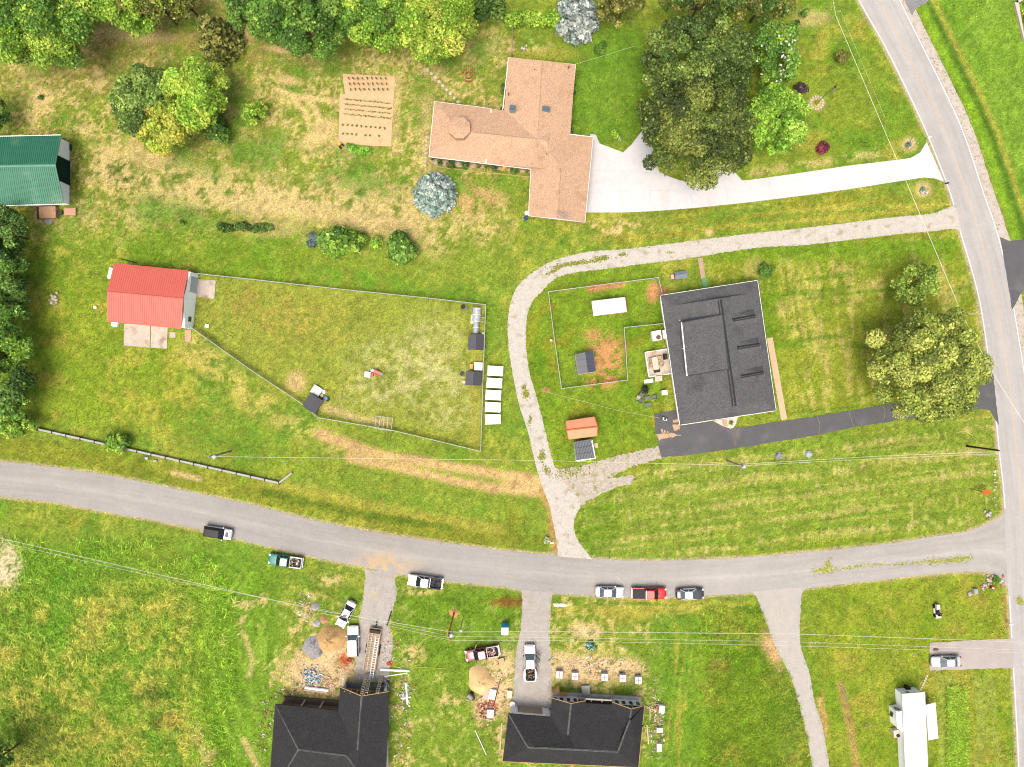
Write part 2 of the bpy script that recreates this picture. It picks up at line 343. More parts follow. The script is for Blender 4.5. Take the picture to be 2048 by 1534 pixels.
# verge between the white drive and the gravel lane
vg = rect(1190, 385, 1900, 480, 16, 10)
st = fbm(X/130, (Y+0.11*X)/7, 11, 3); mixin(DRY, vg*th(st, 0.5, 0.68)*0.8); mixin(OLIVE, vg*th(fbm(X/160, (Y+0.11*X)/10, 12, 3), 0.5, 0.7)*0.6); mixin(STRAW, blob(1230, 455, 70, 18)*th(n4, 0.5, 0.6)); mixin(STRAW, blob(1418,465,8,8))
mixin(STRAW*1.05, blob(1818, 290, 15, 14)); mixin(STRAW*1.05, blob(1845, 380, 17, 16)*0.9)
# mid lawn west, fenced yard
mixin(lc(132,160,26), rect(60, 455, 620, 560, 30)*0.45); mixin(LUSH*1.05, blob(700, 555, 170, 24, 8)*th(n3, 0.45, 0.6)*0.9); mixin(lc(150,168,30), rect(70,560,360,850,30)*0.5)
mixin(DRY, rect(60, 460, 400, 860, 30)*th(n6, 0.52, 0.68)*0.55)
yd = inpoly(X, Y, [(398,549),(972,610),(963,900),(790,860),(640,832),(388,655)])*1.0
mixin(lc(166,170,64), yd*0.75); mixin(lc(176,154,70), blob(580, 640, 150, 60, 10)*th(n3*.6+n7*.4, 0.42, 0.6)*0.55); mixin(lc(160,136,60), blob(480, 610, 90, 40)*th(n3,.45,.6)*0.4)
for k in ((870,680,60,50),(800,730,90,60),(745,780,60,42),(870,760,90,60),(900,830,60,26)): mixin(PALE, blob(*k,0,0.6)*th(n4, 0.25, 0.80)*0.66)
mixin(lc(214,184,120), blob(592, 765, 20, 22)); mixin(STRAW, stroke([(650,815),(720,838),(775,845)], 8)*0.8); mixin(DRY, stroke([(955,620),(948,890)], 10)*0.5)
mixin(lc(198,180,96), blob(395, 715, 50, 26, 20)*th(n4,.45,.6)*0.8)
# worn track across the west field
mixin(lc(206,190,98), stroke([(395,690),(460,760),(540,820),(620,865),(720,905)], 26)*th(n3,.38,.55)*0.7)
mixin(DIRT, stroke([(640,868),(740,905),(860,928),(960,942),(1080,962)], 10)*0.95); mixin(DIRT, stroke([(700,915),(820,940),(920,963),(1000,978),(1085,985)], 9)*0.95); mixin(DIRT*1.03, blob(1045, 966, 50, 17, 8))
mixin(lc(196,158,92), stroke([(1085,985),(1103,1020),(1108,1100)], 8)*0.9)
# south-west verge and rough field
mixin(OLIVE, stroke([(0,960-70),(250,930),(520,985),(900,1065),(1080,1085)], 22)*0.5); mixin(DRY, stroke([(520,960),(760,1015),(1000,1060)], 10)*0.6); mixin(DARK*1.15, stroke([(530,985),(700,1025),(900,1055)], 7)*0.5); mixin(STRAW, stroke([(345,945),(400,958)], 5))
sw = rect(-300, 1080, 520, 1800, 40, 30)
mixin(lc(134,164,46), sw*0.6); mixin(lc(118,164,38), sw*th(n1, 0.48, 0.6)*0.5); mixin(lc(194,182,84), sw*sst(1140,1210,Y)*(1-sst(360,440,X))*th(n2*0.35+n6*0.35+n4*0.3, 0.44, 0.60)*0.8); mixin(DARK, blob(310, 1390, 26, 20)*0.7); mixin(BROWN*0.75, blob(335, 1445, 30, 16)*0.4); mixin(DARK, blob(60, 1470, 70, 60)*0.6)
mixin(lc(226,204,160), blob(12, 1132, 28, 50)*th(n4*.5+n7*.5,.36,.5)); mixin(LUSH*1.1, blob(115, 1230, 20, 90)*0.7)
mow = rect(390, 1130, 560, 1800, 20, 16); arc = fbm(np.hypot(X-760, Y-1330)/9, np.arctan2(Y-1330, X-760)*3, 21, 3)
mixin(lc(130,164,34), mow*0.7); mixin(lc(164,186,60), mow*th(arc, 0.52, 0.68)*0.8); mixin(STRAW, mow*th(n6, 0.64, 0.72)*0.8); mixin(STRAW, stroke([(490,1270),(505,1320),(498,1350)],5)*0.7); mixin(STRAW, stroke([(488,1480),(515,1534)],6)*0.8)
# building plots: trampled grass and bare soil
pl = rect(560, 1190, 1330, 1800, 26, 20)
mixin(lc(150,166,46), pl*0.5); mixin(STRAW, pl*th(n6*0.5+n4*0.5, 0.54, 0.66)*0.7); mixin(lc(128,160,30), rect(800,1180,1030,1330,20)*0.7); mixin(lc(144,166,44), rect(800, 1300, 950, 1560, 20)*0.5)
for k in ((620,1345,60,36),(665,1330,55,60),(690,1320,24,30),(650,1370,60,20)): mixin(lc(226,190,140), blob(*k)*th(n4*.4+n7*.6,.28,.46))
for k in ((1180,1340,90,30),(1120,1330,40,26),(1160,1258,24,16),(1185,1262,18,14),(1235,1335,50,20),(1000,1340,36,50),(1010,1390,30,34),(980,1410,34,30)): mixin(lc(230,196,144), blob(*k)*th(n4*.4+n7*.6,.30,.48)*.95)
gr_n = th(n4*.5+n7*.5, .40, .56)
for k in ((825,1310,26,26),(900,1400,26,14),(610,1225,22,20),(620,1215,10,26),(585,1265,14,10),(840,1180,40,10),(660,1160,30,12),(1300,1385,26,34),(1320,1460,12,50),(820,1455,9,16),(812,1520,16,14),(1010,1480,20,40),(1400,1215,24,14)): mixin(STRAW*1.05, blob(*k)*0.9*gr_n)
mixin(lc(150,96,40), blob(1010,1205,34,9)*0.8); mixin(lc(206,112,66), blob(690,1318,10,14)); mixin(lc(206,110,60), blob(780,1325,9,6)); mixin(lc(200,105,60), blob(975,1410,22,8))
vgs = rect(1110, 1195, 1520, 1250, 12, 10); mixin(DRY, vgs*th(fbm(X/90, Y/8, 31, 3), 0.46, 0.62)*0.8); mixin(lc(126,162,32), rect(1300,1240,1420,1700,26)*0.75); vs_ = fbm((X+0.12*Y)/7, Y/120, 33, 3); mixin(DRY, rect(1330,1250,1400,1700,10)*th(vs_,.55,.7)*0.7)
mixin(lc(140,166,26), rect(1395,1210,1560,1800,20)*0.6); mixin(lc(166,168,58), rect(1400,1220,1640,1800,16)*th(n6,0.52,0.68)*0.7); mixin(lc(150,130,60), blob(1440,1330,20,16)*0.6); mixin(lc(222,184,130), blob(1545,1300,14,34,-25)); mixin(lc(222,184,130), blob(1565,1225,26,20)*0.6); mixin(CLAY*1.05, stroke([(1645,1380),(1650,1440)], 5))
# mown strips, big south-east lawn
se = inpoly(X, Y, [(1150,1020),(1200,985),(1330,920),(1990,830),(2000,1035),(1930,1060),(1512,1110),(1200,1112)])*1.0
ph = (Y + 0.128*(X-1200) + (n1-0.5)*14)/43.0
sw_ = np.maximum((0.5+0.5*np.sin(2*math.pi*ph))**3, .7*(0.5+0.5*np.sin(2*math.pi*(ph*2.3+.3)))**4); sfine = fbm(X/70, (Y+0.13*X)/4.2, 41, 3); sf2 = fbm(X/6, Y/8, 42, 2); sv = fbm(X/6, Y/22, 43, 2)
mixin(lc(152,166,54), se*0.75); mixin(lc(126,156,36), se*th(fbm(X/110, (Y+0.13*X)/9, 44, 3)-sw_*.1, .44, .64)*0.55); mixin(lc(196,188,98), se*th(sw_*(.02+.62*th(n2*.6+n1*.4,.36,.66))+sfine*0.46+sf2*0.26, 0.47, 0.74)*0.58); mixin(lc(210,194,118), se*th(sv*.8+sw_*.2, 0.60, 0.76)*0.6)
mixin(lc(118,150,16), blob(1195,1035,40,60)*0.6); mixin(lc(146,160,36), blob(1600,1090,200,12,-6)*0.6)
# lawn right of the grey house
gy = inpoly(X, Y, [(1420,500),(1910,470),(1955,620),(1975,780),(1575,835),(1550,700),(1520,560),(1430,560)])*1.0
vst = fbm((X-0.13*Y)/9, Y/90, 51, 3); hst = fbm(X/150, (Y+0.1*X)/12, 52, 3)
mixin(lc(158,164,44), gy*0.7); mixin(lc(196,184,96), gy*th(vst*0.5+n6*0.5, 0.47, 0.63)*0.85); mixin(lc(110,146,20), gy*th(hst, 0.56, 0.72)*0.6); mixin(lc(122,160,24), rect(1420,480,1920,520,14)*0.7); mixin(lc(112,152,16), rect(1525,560,1552,800,10,6)*0.5)
# dog run and back yard of the grey house
by = inpoly(X, Y, [(1050,620),(1090,560),(1320,520),(1330,830),(1320,900),(1110,930),(1060,760)])*1.0
mixin(lc(134,162,32), by*0.75); mixin(lc(160,150,40), by*th(n6, 0.55, 0.70)*0.6); mixin(lc(116,154,24), by*th(n2, 0.55, 0.7)*0.6)
mixin(CLAY, blob(1213, 715, 38, 44)*th(n4, 0.36, 0.5)); mixin(CLAY, blob(1200,760,34,16)*th(n4,.4,.5)); mixin(CLAY, stroke([(1180,577),(1248,568)], 6)); mixin(CLAY*1.04, blob(1306, 583, 13, 20)); mixin(CLAY, blob(1322,585,12,10)); mixin(CLAY, blob(1090,781,9,4)); mixin(CLAY, blob(1185,670,20,14)*0.6)
# south-east corner lots
sc_ = rect(1610, 1150, 2015, 1800, 14, 8); mixin(lc(148,162,38), sc_*0.65); mixin(lc(172,164,62), sc_*th(n6, 0.52, 0.68)*0.75); mixin(lc(120,154,26), sc_*th(n2, 0.52, 0.66)*0.5)
vs2 = fbm((X-0.05*Y)/12, Y/160, 61, 3); mixin(lc(160,172,70), rect(1870,1350,2030,1800,12)*th(vs2, 0.5, 0.62)*0.7); mixin(lc(196,156,92), stroke([(1680,1370),(1700,1450),(1715,1540)], 8)*0.7); mixin(lc(206,168,100), stroke([(1640,1400),(1652,1470)],6)*0.8); mixin(lc(190,150,84), stroke([(2008,1190),(2012,1250)],8)*0.5)
mixin(lc(140,172,50), rect(1893,1372,1936,1800,6,6)*0.8)
# pale gravelly soil along the road edges
for ln, wd in ((SIDE_U, 4), (SIDE_D, 4), (MAIN_L, 4)): mixin(lc(214,190,140), stroke(ln, wd, 0.5, 1.2)*0.75)
colr = colr*(1+(n4-0.5)*0.6)[...,None]*(1+(n3-0.5)*0.4)[...,None]*(1+(n7-0.5)*0.55)[...,None]
gw_ = np.clip((colr[...,1]/np.maximum(colr[...,0],1e-4)-0.95)*4, 0, 1)*rect(-400, 1100, 1640, 2000, 30)*(0.45+0.35*sst(380,520,X)) + np.clip((colr[...,1]/np.maximum(colr[...,0],1e-4)-1.0)*4, 0, 1)*0.35*(Y < 1100)
colr = colr*(1-np.clip(gw_,0,1)[...,None]*np.array([0.24,0.12,0.10]))
colr = np.clip(colr*np.array([0.97,1.03,1.0])+np.array([0,0,0.004]),0,.8)
ny, nx = X.shape
i0 = (np.arange(ny-1)[:,None]*nx + np.arange(nx-1)[None,:]).ravel()
GF = np.c_[i0, i0+1, i0+1+nx, i0+nx]
gz = np.zeros(X.shape)
ground = col_mesh('ground', np.c_[GX.ravel(), GY.ravel(), gz.ravel()], GF, colr.reshape(-1,3), attr_mat('lawn_soil', 0.95, noise=((2.2,0.18,4),(4.2,0.48,5)), spec=0.05, hue=(3.6,(0.60,0.78,0.55),(1.36,1.18,1.5))), kind='structure')
# ------------------------------------------------------------ roads, drives
def road_col(base, seed, tracks):
    def f(x, y, u):
        k = 1 + (fbm(x/90, y/90, seed)-0.5)*0.16
        for t, a, s in tracks: k = k + a*np.exp(-((u-t)/s)**2)*(0.6+0.8*fbm(x/40, y/40, seed+3))
        k = k + (fbm(u*22+x*.004, x/70+y/90, seed+5, 3)-.5)*.20
        return np.asarray(base)[None,:]*k[:,None]
    return f
asph = attr_mat('worn_asphalt', 0.9, noise=((0.35,0.07,5),(1.6,0.06,5),(9,0.12,3)), spec=0.15)
def side_col(x, y, u):
    b = road_col(c(184,182,177), 3, ((0.27,-0.06,.07),(0.5,0.10,.05),(0.73,-0.05,.07),(0.1,-0.05,.1)))(x, y, u)
    soil = np.exp(-((x-765)/55)**2-((y-1130)/26)**2)*sst(.35,.6,fbm(x/14,y/14,9))*0.9
    pale = sst(1100,1500,x)*0.12
    return b*(1-soil)[:,None]*(1+pale)[:,None] + np.array(c(226,196,150))*soil[:,None]
strip_obj('side_road', SIDE_U, SIDE_D, 0.02, asph, 420, 1.0, 3, 26, side_col)
strip_obj('main_road', MAIN_L, MAIN_R, 0.028, asph, 300, 0.3, 5, 26, road_col(c(198,197,194), 8, ((0.25,-0.04,.08),(0.75,-0.04,.08),(0.5,0.03,.2))))
def offs(L, R, u): a, b = resample(L, 200), resample(R, 200); return [tuple(p) for p in a*(1-u)+b*u]
white = pm('road_paint_white', c(250,250,250), 0.12, 3, 0.7, second=(c(205,200,195), 2.0, 0.60)); yellow = pm('road_paint_yellow', c(238,205,150), 0.12, 3, 0.7, second=(c(214,200,178), 1.5, 0.52))
def line_obj(name, u, wd, mat, y0, y1):
    a, b = np.array(offs(MAIN_L, MAIN_R, u-wd/2)), np.array(offs(MAIN_L, MAIN_R, u+wd/2)); k = (a[:,1] > y0) & (a[:,1] < y1)
    strip_obj(name, [tuple(p) for p in a[k]], [tuple(p) for p in b[k]], 0.033, mat, 200)
line_obj('edge_line', 0.035, 0.024, white, -400, 1025); line_obj('edge_line', 0.035, 0.024, white, 1190, 2000); line_obj('edge_line', 0.965, 0.026, white, -400, 2000)
line_obj('centre_line', 0.487, 0.010, yellow, -400, 1035); line_obj('centre_line', 0.513, 0.010, yellow, -400, 1035)
gravel = pm('gravel', c(216,211,200), 0.10, 1.2, 0.95, 0.1, 0.6, (c(186,176,150), 0.7, 0.56), fine=(9, 0.22))
strip_obj('road_shoulder', [(p[0]-3, p[1]) for p in MAIN_R], [(p[0]+(17 if p[1] < 700 else 30), p[1]-6) for p in MAIN_R], 0.012, pm('shoulder_gravel', c(214,204,194), 0.12, 1.0, 0.95, 0.1, 0.5, (c(190,176,150), 0.8, 0.6), fine=(8,0.2)), 260, 2.5, 8)
strip_obj('gravel_lane', GR_L, GR_R, 0.036, gravel, 700, 1.8, 2, 6)
strip_obj('gravel_branch', BR_U, BR_D, 0.024, pm('thin_gravel', c(204,194,180), 0.15, 1.5, 0.95, 0.1, 0.6, (c(160,164,84), 0.9, 0.55), fine=(8,0.25)), 90, 3.5, 4)
poly_obj('gravel_wedge', BR2, 0.016, MATS['thin_gravel'], amp=3.5, seed=4, thick=0.02, step=6)
greyg = pm('grey_gravel', c(192,187,179), 0.14, 0.8, 0.95, 0.1, 0.6, (c(206,190,164), 0.5, 0.56), fine=(7,0.2))
strip_obj('gravel_drive', D1_L, D1_R, 0.032, greyg, 90, 2.5, 12); strip_obj('gravel_drive', D2_L, D2_R, 0.032, greyg, 90, 2.5, 14)
strip_obj('gravel_drive', D3_L, D3_R, 0.032, pm('lane_gravel', c(202,198,190), 0.08, 1.0, 0.95, 0.1, 0.5, (c(214,200,176), 0.35, 0.62), fine=(8,0.15)), 130, 2.2, 16)
conc = pm('white_concrete', c(234,234,235), 0.04, 0.35, 0.85, 0.15, 0.1, (c(226,225,224), 0.22, 0.55), fine=(1.6, 0.05))
poly_obj('concrete_drive', CONC, 0.06, conc, [ISLE], 0.0)
jm = pm('slab_joint', c(212,211,208), .1, 2)
for (x0,y0,x1,y1) in ((1540,354,1545,399),(1600,346,1606,391),(1660,337,1666,383),(1720,328,1726,374),(1780,321,1786,365),(1835,308,1842,356),(1240,303,1240,425),(1300,352,1302,422),(1380,364,1384,416),(1450,345,1456,409),(1177,340,1300,345),(1174,385,1420,378)):
    MB().tube([W(x0,y0,.058),W(x1,y1,.058)], .014, 4).build('slab_joint', jm, kind='structure')
seam = pm('blacktop', c(104,104,107), 0.10, 0.5, 0.85, 0.25, 0.2, (c(120,118,120), 0.3, 0.55), fine=(12,0.16))
poly_obj('blacktop_drive', BLACK, 0.045, seam, amp=0.8, seed=3); poly_obj('blacktop_apron', EASTD, 0.042, seam, amp=0.6, seed=5)
poly_obj('parking_pad', PAD, 0.04, pm('pad_concrete', c(196,188,182), 0.10, 0.5, 0.9, 0.1, 0.2, (c(176,166,160), 0.25, 0.58), fine=(6,0.08)), amp=1.0, seed=6)
poly_obj('paved_corner', CRN, 0.038, pm('corner_asphalt', c(150,152,156), 0.1, 0.8))
crackm = pm('crack_filler', c(168,160,128), 0.3, 3)
for pts in ([(1634,832),(1640,850),(1637,868)],[(1697,820),(1702,838),(1708,852)],[(1478,854),(1473,875),(1468,896)],[(1469,855),(1466,878),(1471,890)],[(1766,812),(1770,824),(1768,838)]):
    MB().tube([W(x,y,0.05) for x,y in smooth_line(pts,5)], 0.035, 4).build('driveway_crack', crackm, kind='structure')
sp = pm('spilled_sand', c(214,182,146), 0.2, 2, fine=(6,0.2))
poly_obj('sand_spill', [(1313,868),(1340,866),(1364,870),(1340,875),(1318,880)], 0.052, sp, amp=1.5, seed=9, thick=0.006, step=4); poly_obj('sand_spill', [(1344,850),(1358,848),(1360,858),(1348,862)], 0.052, sp, amp=1.5, seed=10, thick=0.006, step=4)
for q in ((1322,858,3,7),(1328,860,2,8),(1334,862,2,5)): poly_obj('sand_spill', [(q[0],q[1]),(q[0]+q[2],q[1]),(q[0]+q[2]+2,q[1]+q[3]),(q[0]+1,q[1]+q[3])], 0.052, sp, amp=.8, seed=q[0], thick=0.006, step=3)
# ------------------------------------------------------------ where no grass grows
bare = np.zeros(X.shape, bool)
HOUSES = [[(868,204),(983,218),(1005,222),(1017,115),(1151,129),(1139,267),(1186,273),(1170,444),(1057,430),(1062,338),(857,311)], [(1320,591),(1515,561),(1552,821),(1360,850)], [(549,1400),(681,1366),(778,1370),(775,1700),(530,1700)], [(1017,1420),(1102,1385),(1289,1400),(1280,1520),(1005,1515)], [(222,535),(397,548),(386,658),(225,645)], [(-60,278),(138,283),(138,410),(-60,415)], [(1778,1377),(1850,1384),(1858,1700),(1797,1700)], [(683,148),(790,152),(782,293),(678,290)], [(392,558),(432,560),(430,598),(390,594)], [(248,650),(336,654),(335,698),(248,692)]]
for L, R in ((MAIN_L,MAIN_R),(SIDE_U,SIDE_D),(GR_L,GR_R),(D1_L,D1_R),(D2_L,D2_R),(D3_L,D3_R)): bare |= inpoly(X, Y, smooth_line(L)+smooth_line(R)[::-1])
isle = inpoly(X, Y, ISLE)
for p in HOUSES + [BLACK, EASTD, PAD, CONC]: bare |= inpoly(X, Y, p)
bare &= ~isle
for e in (GR_L, GR_R, D1_L, D1_R, D2_L, D2_R, D3_L, D3_R): bare &= ~(seg_dist(X, Y, e) < 3.2+(n4-.5)*7)
bare |= blob(12,1132,28,50) > .5
thin = inpoly(X, Y, BR_U+BR_D[::-1]) | inpoly(X, Y, BR2)
# ------------------------------------------------------------ grass as real blades: lawn tufts, then long grass
rng = np.random.default_rng(7)
leafm = attr_mat('grass_blade', 0.7, 0.25, spec=0.1)
def blades(name, px, py, h, wd, lean, leanang, k, label, jit=0.22, kk=1.0):
    n = len(px); ix = np.clip(np.searchsorted(xs, (px-1024)/S), 0, nx-1); iy = np.clip(np.searchsorted(ys, (767-py)/S), 0, ny-1)
    C0 = colr[iy, ix]*kk; Vs = []; Cs = []
    for j in range(k):
        a = rng.uniform(0, 2*math.pi, n); ang = leanang + rng.normal(0, 0.7, n) if leanang is not None else a+rng.normal(0,.6,n)
        bx = (px-1024)/S + rng.normal(0, 0.06, n); by = (767-py)/S + rng.normal(0, 0.06, n)
        hh = h*rng.uniform(0.55, 1.25, n); L = lean*hh*rng.uniform(0.4, 1.3, n); ww = wd*rng.uniform(0.6, 1.4, n)
        tx, ty = -np.sin(ang)*ww/2, np.cos(ang)*ww/2; dx, dy = np.cos(ang)*L, np.sin(ang)*L
        z0 = np.full(n, -0.01)
        Vs.append(np.stack([np.c_[bx-tx, by-ty, z0], np.c_[bx+tx, by+ty, z0], np.c_[bx+dx+tx*.3, by+dy+ty*.3, hh], np.c_[bx+dx-tx*.3, by+dy-ty*.3, hh]], 1))
        v = np.exp(rng.normal(0, jit, n))[:,None]; hue = rng.normal(0, 0.10, n)[:,None]*np.array([1.0, -0.2, 0.3])+1
        cc = np.clip(C0*v*hue*1.15, 0, 0.8); Cs.append(np.repeat(cc[:,None,:], 4, 1))
    V = np.concatenate(Vs).reshape(-1,3); Cc = np.concatenate(Cs).reshape(-1,3); F = np.arange(len(V)).reshape(-1,4)
    return col_mesh(name, V, F, Cc, leafm, label=label, cat='grass', kind='stuff')
def pick(n, x0, x1, y0, y1, dens=None):
    px, py = rng.uniform(x0, x1, n), rng.uniform(y0, y1, n)
    ix = np.clip(np.searchsorted(xs, (px-1024)/S), 0, nx-1); iy = np.clip(np.searchsorted(ys, (767-py)/S), 0, ny-1)
    ok = ~bare[iy, ix]
    if dens is not None: ok &= rng.uniform(0, 1, n) < dens(px, py, ix, iy)
    return px[ok], py[ok]
strawness = np.clip((colr[...,0]/np.maximum(colr[...,1],1e-4)-1.05)*3, 0, 1)
px, py = pick(190000, -70, 2118, -70, 1604, lambda a, b, ix, iy: 0.95-0.6*strawness[iy, ix]-0.45*thin[iy, ix])
blades('lawn_grass', px, py, 0.11, 0.12, 1.1, None, 2, 'short yellow-green lawn grass covering the yards and verges', 0.34, 1.12)
tall = lambda a, b, ix, iy: np.where((a < 440) & (b > 1090), sst(1090, 1160, b)*sst(440, 400, a), 0)
px, py = pick(60000, -70, 470, 1080, 1604, lambda a, b, ix, iy: 0.8*sst(0.35,0.6,n2[iy,ix]+sst(1090,1230,b)*0.3-sst(330,470,a)*0.35))
blades('long_grass', px, py, 0.40, 0.09, 2.2, math.radians(50), 2, 'long windswept golden-green grass in the rough field beside the building plot', 0.40, 1.7)
px, py = pick(26000, 1400, 1640, 1200, 1604, lambda a, b, ix, iy: sst(0.2,0.5,n2[iy,ix]-0.35+sst(1385,1450,a)*0.4)*sst(1200,1250,b)*(a < np.interp(b, [p[1] for p in D3_L], [p[0] for p in D3_L])+2)*0.9)
blades('long_grass', px, py, 0.30, 0.08, 2.0, math.radians(115), 2, 'long yellowish grass left of the narrow gravel lane at the bottom right', 0.3, 1.5)
px, py = pick(5000, 1893, 1934, 1372, 1604); blades('long_grass', px, py, 0.35, 0.09, 1.6, None, 2, 'unmown strip of tall seeding grass right of the white mobile home', 0.4, 1.8)
# weeds in the lane, clippings on the side road
def weeds(spots, name, label, h, colw):
    P = []; 
    for (cx, cy, rx, ry, a, n) in spots:
        t = rng.normal(0, .45, (n,2)); ca, sa = math.cos(math.radians(a)), math.sin(math.radians(a))
        P.append(np.c_[cx+t[:,0]*rx*ca-t[:,1]*ry*sa, cy+t[:,0]*rx*sa+t[:,1]*ry*ca])
    P = np.concatenate(P); n = len(P); s = rng.uniform(.05, .13, n); a = rng.uniform(0, 6.3, n); q = []
    for k in range(4):
        ax = a+k*math.pi/2; q.append(np.c_[(P[:,0]-1024)/S+np.cos(ax)*s, (767-P[:,1])/S+np.sin(ax)*s, 0.045+h*rng.uniform(0,1,n)])
    V = np.stack(q,1).reshape(-1,3); Cc = np.repeat(np.array(colw)[None,:]*np.exp(rng.normal(0,.3,n))[:,None], 4, 0)
    return col_mesh(name, V, np.arange(len(V)).reshape(-1,4), Cc, leafm, label=label, cat='weeds', kind='stuff')
weeds(((1150,527,60,5,-9,420),(1110,540,30,4,-30,150),(1205,517,16,6,-5,160),(1245,510,12,4,0,60),(1052,788,7,10,0,140),(1048,775,4,4,0,60),(1060,840,5,12,10,60),(1084,912,7,14,10,140),(1092,940,10,10,0,80),(1140,945,40,12,-10,180),(1340,505,10,3,0,20)), 'lane_weeds', 'green weeds growing along the middle of the curving gravel lane', 0.08, c(160,170,66))
weeds(((1650,1140,26,7,-4,260),(1720,1132,60,5,-7,150),(1800,1128,50,5,-4,110),(1875,1122,60,8,-6,300),(1925,1118,24,7,-10,150),(1655,1128,6,10,10,110),(2040,1202,8,10,-40,120)), 'grass_clippings', 'yellow-green grass clippings strewn along the side road near the junction', 0.02, c(190,196,84))
# ------------------------------------------------------------ buildings
shg_tan = pm('tan_shingles', c(218,182,150), 0.10, 1.6, 0.9, 0.1, 0.5, (c(204,164,130), 0.5, 0.58), fine=(6, 0.30))
shg_grey = pm('charcoal_shingles', c(105,106,108), 0.12, 1.3, 0.9, 0.15, 0.5, (c(90,91,94), 0.35, 0.55), fine=(6, 0.40))
shg_blk = pm('black_shingles', c(58,59,61), 0.12, 1.3, 0.9, 0.15, 0.5, (c(67,67,68), 0.5, 0.58), fine=(6, 0.48))
capm = pm('ridge_cap_shingle', c(110,110,110), 0.5, 2.2, 0.9, 0.1)
wsid = pm('white_siding', (.80,.81,.82), 0.04, 1.5, 0.6, 0.3)
trim = pm('white_trim', (.62,.62,.61), 0.04, 2, 0.5, 0.3)
brick = pm('tan_brick', c(196,160,130), 0.2, 6, 0.9)
sheath = pm('grey_sheathing', (.60,.60,.58), 0.08, 1.5, 0.85)
lum = pm('raw_lumber', c(246,222,176), 0.15, 3, 0.85)
plyw = pm('plywood', c(232,186,110), 0.12, 2, 0.85)
dkin = pm('dark_interior', c(70,58,46), 0.3, 1.5, 0.95)
metalg = pm('galvanised_metal', c(190,196,200), 0.1, 3, 0.4, 0.5, metal=0.3)
glassm = pm('window_glass', c(70,78,82), 0.1, 2, 0.12, 0.6)
blackm = pm('black_plastic', c(48,48,50), 0.2, 3, 0.6)
oldconc = pm('old_concrete', c(216,204,188), 0.12, 0.8, 0.95, 0.1, 0.2, (c(178,158,134), 0.5, 0.56), fine=(5,0.12))
def roof_part(root, name, faces, mat, t=0.14):
    mb = MB()
    for f in faces: mb.slab([W(*p) for p in f], t)
    return mb.build(name, mat, root)
def edge_strip(root, name, pts, mat, w_=0.10, h=0.2, closed=False, lift=0.02):
    mb = MB(); P = [W(*p) for p in pts]
    if closed: P = P + [P[0]]
    for a, b in zip(P[:-1], P[1:]):
        d = (b-a).normalized(); s_ = Vector((-d.y, d.x, 0))*w_/2
        lo, hi = Vector((0,0,-h)), Vector((0,0,lift))
        mb.add([a-s_+lo, b-s_+lo, b+s_+lo, a+s_+lo, a-s_+hi, b-s_+hi, b+s_+hi, a+s_+hi], [[0,3,2,1],[4,5,6,7],[0,1,5,4],[1,2,6,5],[2,3,7,6],[3,0,4,7]])
    return mb.build(name, mat, root)
def inset(pts, d):
    n = len(pts); A = sum(pts[i][0]*pts[(i+1)%n][1]-pts[(i+1)%n][0]*pts[i][1] for i in range(n)); sg = 1 if A > 0 else -1; out = []
    for i in range(n):
        p, q, r = [Vector(pts[k]) for k in (i-1, i, (i+1)%n)]
        d1, d2 = (q-p).normalized(), (r-q).normalized(); n1_, n2_ = Vector((-d1.y,d1.x))*sg, Vector((-d2.y,d2.x))*sg
        b = (n1_+n2_); b = b/ max(0.3, b.length_squared)*2
        out.append(tuple(q + b*d))
    return out
def walls_part(root, eave, z, mat, d=0.45, name='wall', z0=0.0):
    pts = inset([tuple(W(x, y, z)[:2]) for x, y in eave], d)
    return MB().prism(pts, z0, z-0.16).build(name, mat, root), pts
def cap_line(root, a, b, mat, name='ridge_cap', w_=0.30, lift=0.05):
    A, B = W(*a), W(*b); n = max(2, int((B-A).length/0.32)); mb = MB(); d = (B-A).normalized(); s_ = Vector((-d.y,d.x,0)).normalized()*w_/2
    p0, p1 = A, B
    up = Vector((0,0,lift)); dn = Vector((0,0,-0.06))
    mb.add([p0-s_+dn, p0+up, p0+s_+dn, p1-s_+dn, p1+up, p1+s_+dn], [[0,3,4,1],[1,4,5,2],[0,1,2],[3,5,4],[0,2,5,3]])
    return mb.build(name, mat, root)
# --- tan ranch house
z = 2.7; zr = 4.3
tan = thing('ranch_house', 'L-shaped ranch house with tan shingle roofs and an octagonal roof lantern', 'house', W(1040, 290))
eN = [(1017,115),(1151,129),(1139,268),(1186,274),(1170,444),(1057,431),(1062,338),(858,313),(869,203),(982,217),(982,222),(1005,223)]
walls_part(tan, eN, z, brick, 0.5)
cN0, cN1, cN2 = (1084,121,zr), (1076,250,zr), (1074,276,zr+.2)
gS, gN = (1115,437,zr), (1126,275,zr)
wR0, wR1 = (919,262,zr), (1050,276,zr)
roof_part(tan, 'roof', [
    [(1017,115,z),(1084,121,zr),(1072,335,zr),(1000,330,z)], [(1084,121,zr),(1151,129,z),(1135,345,z),(1072,335,zr)]], shg_tan)
roof_part(tan, 'wing_roof', [
    [(869,203,z),(982,217,z+.02),(1110,234,z),(1095,281,zr-.02),(919,262,zr-.02)], [(858,313,z),(869,203,z),(919,262,zr-.02)], [(858,313,z),(919,262,zr-.02),(1095,281,zr-.02),(1100,343,z),(1062,338,z)]], shg_tan)
roof_part(tan, 'garage_roof', [
    [(1062,338,z),(1057,431,z),(1115,437,zr+.1),(1121,335,zr+.1),(1066,262,z)], [(1170,444,z),(1186,274,z),(1121,335,zr+.1),(1115,437,zr+.1)], [(1186,274,z),(1066,262,z),(1121,335,zr+.1)]], shg_tan)
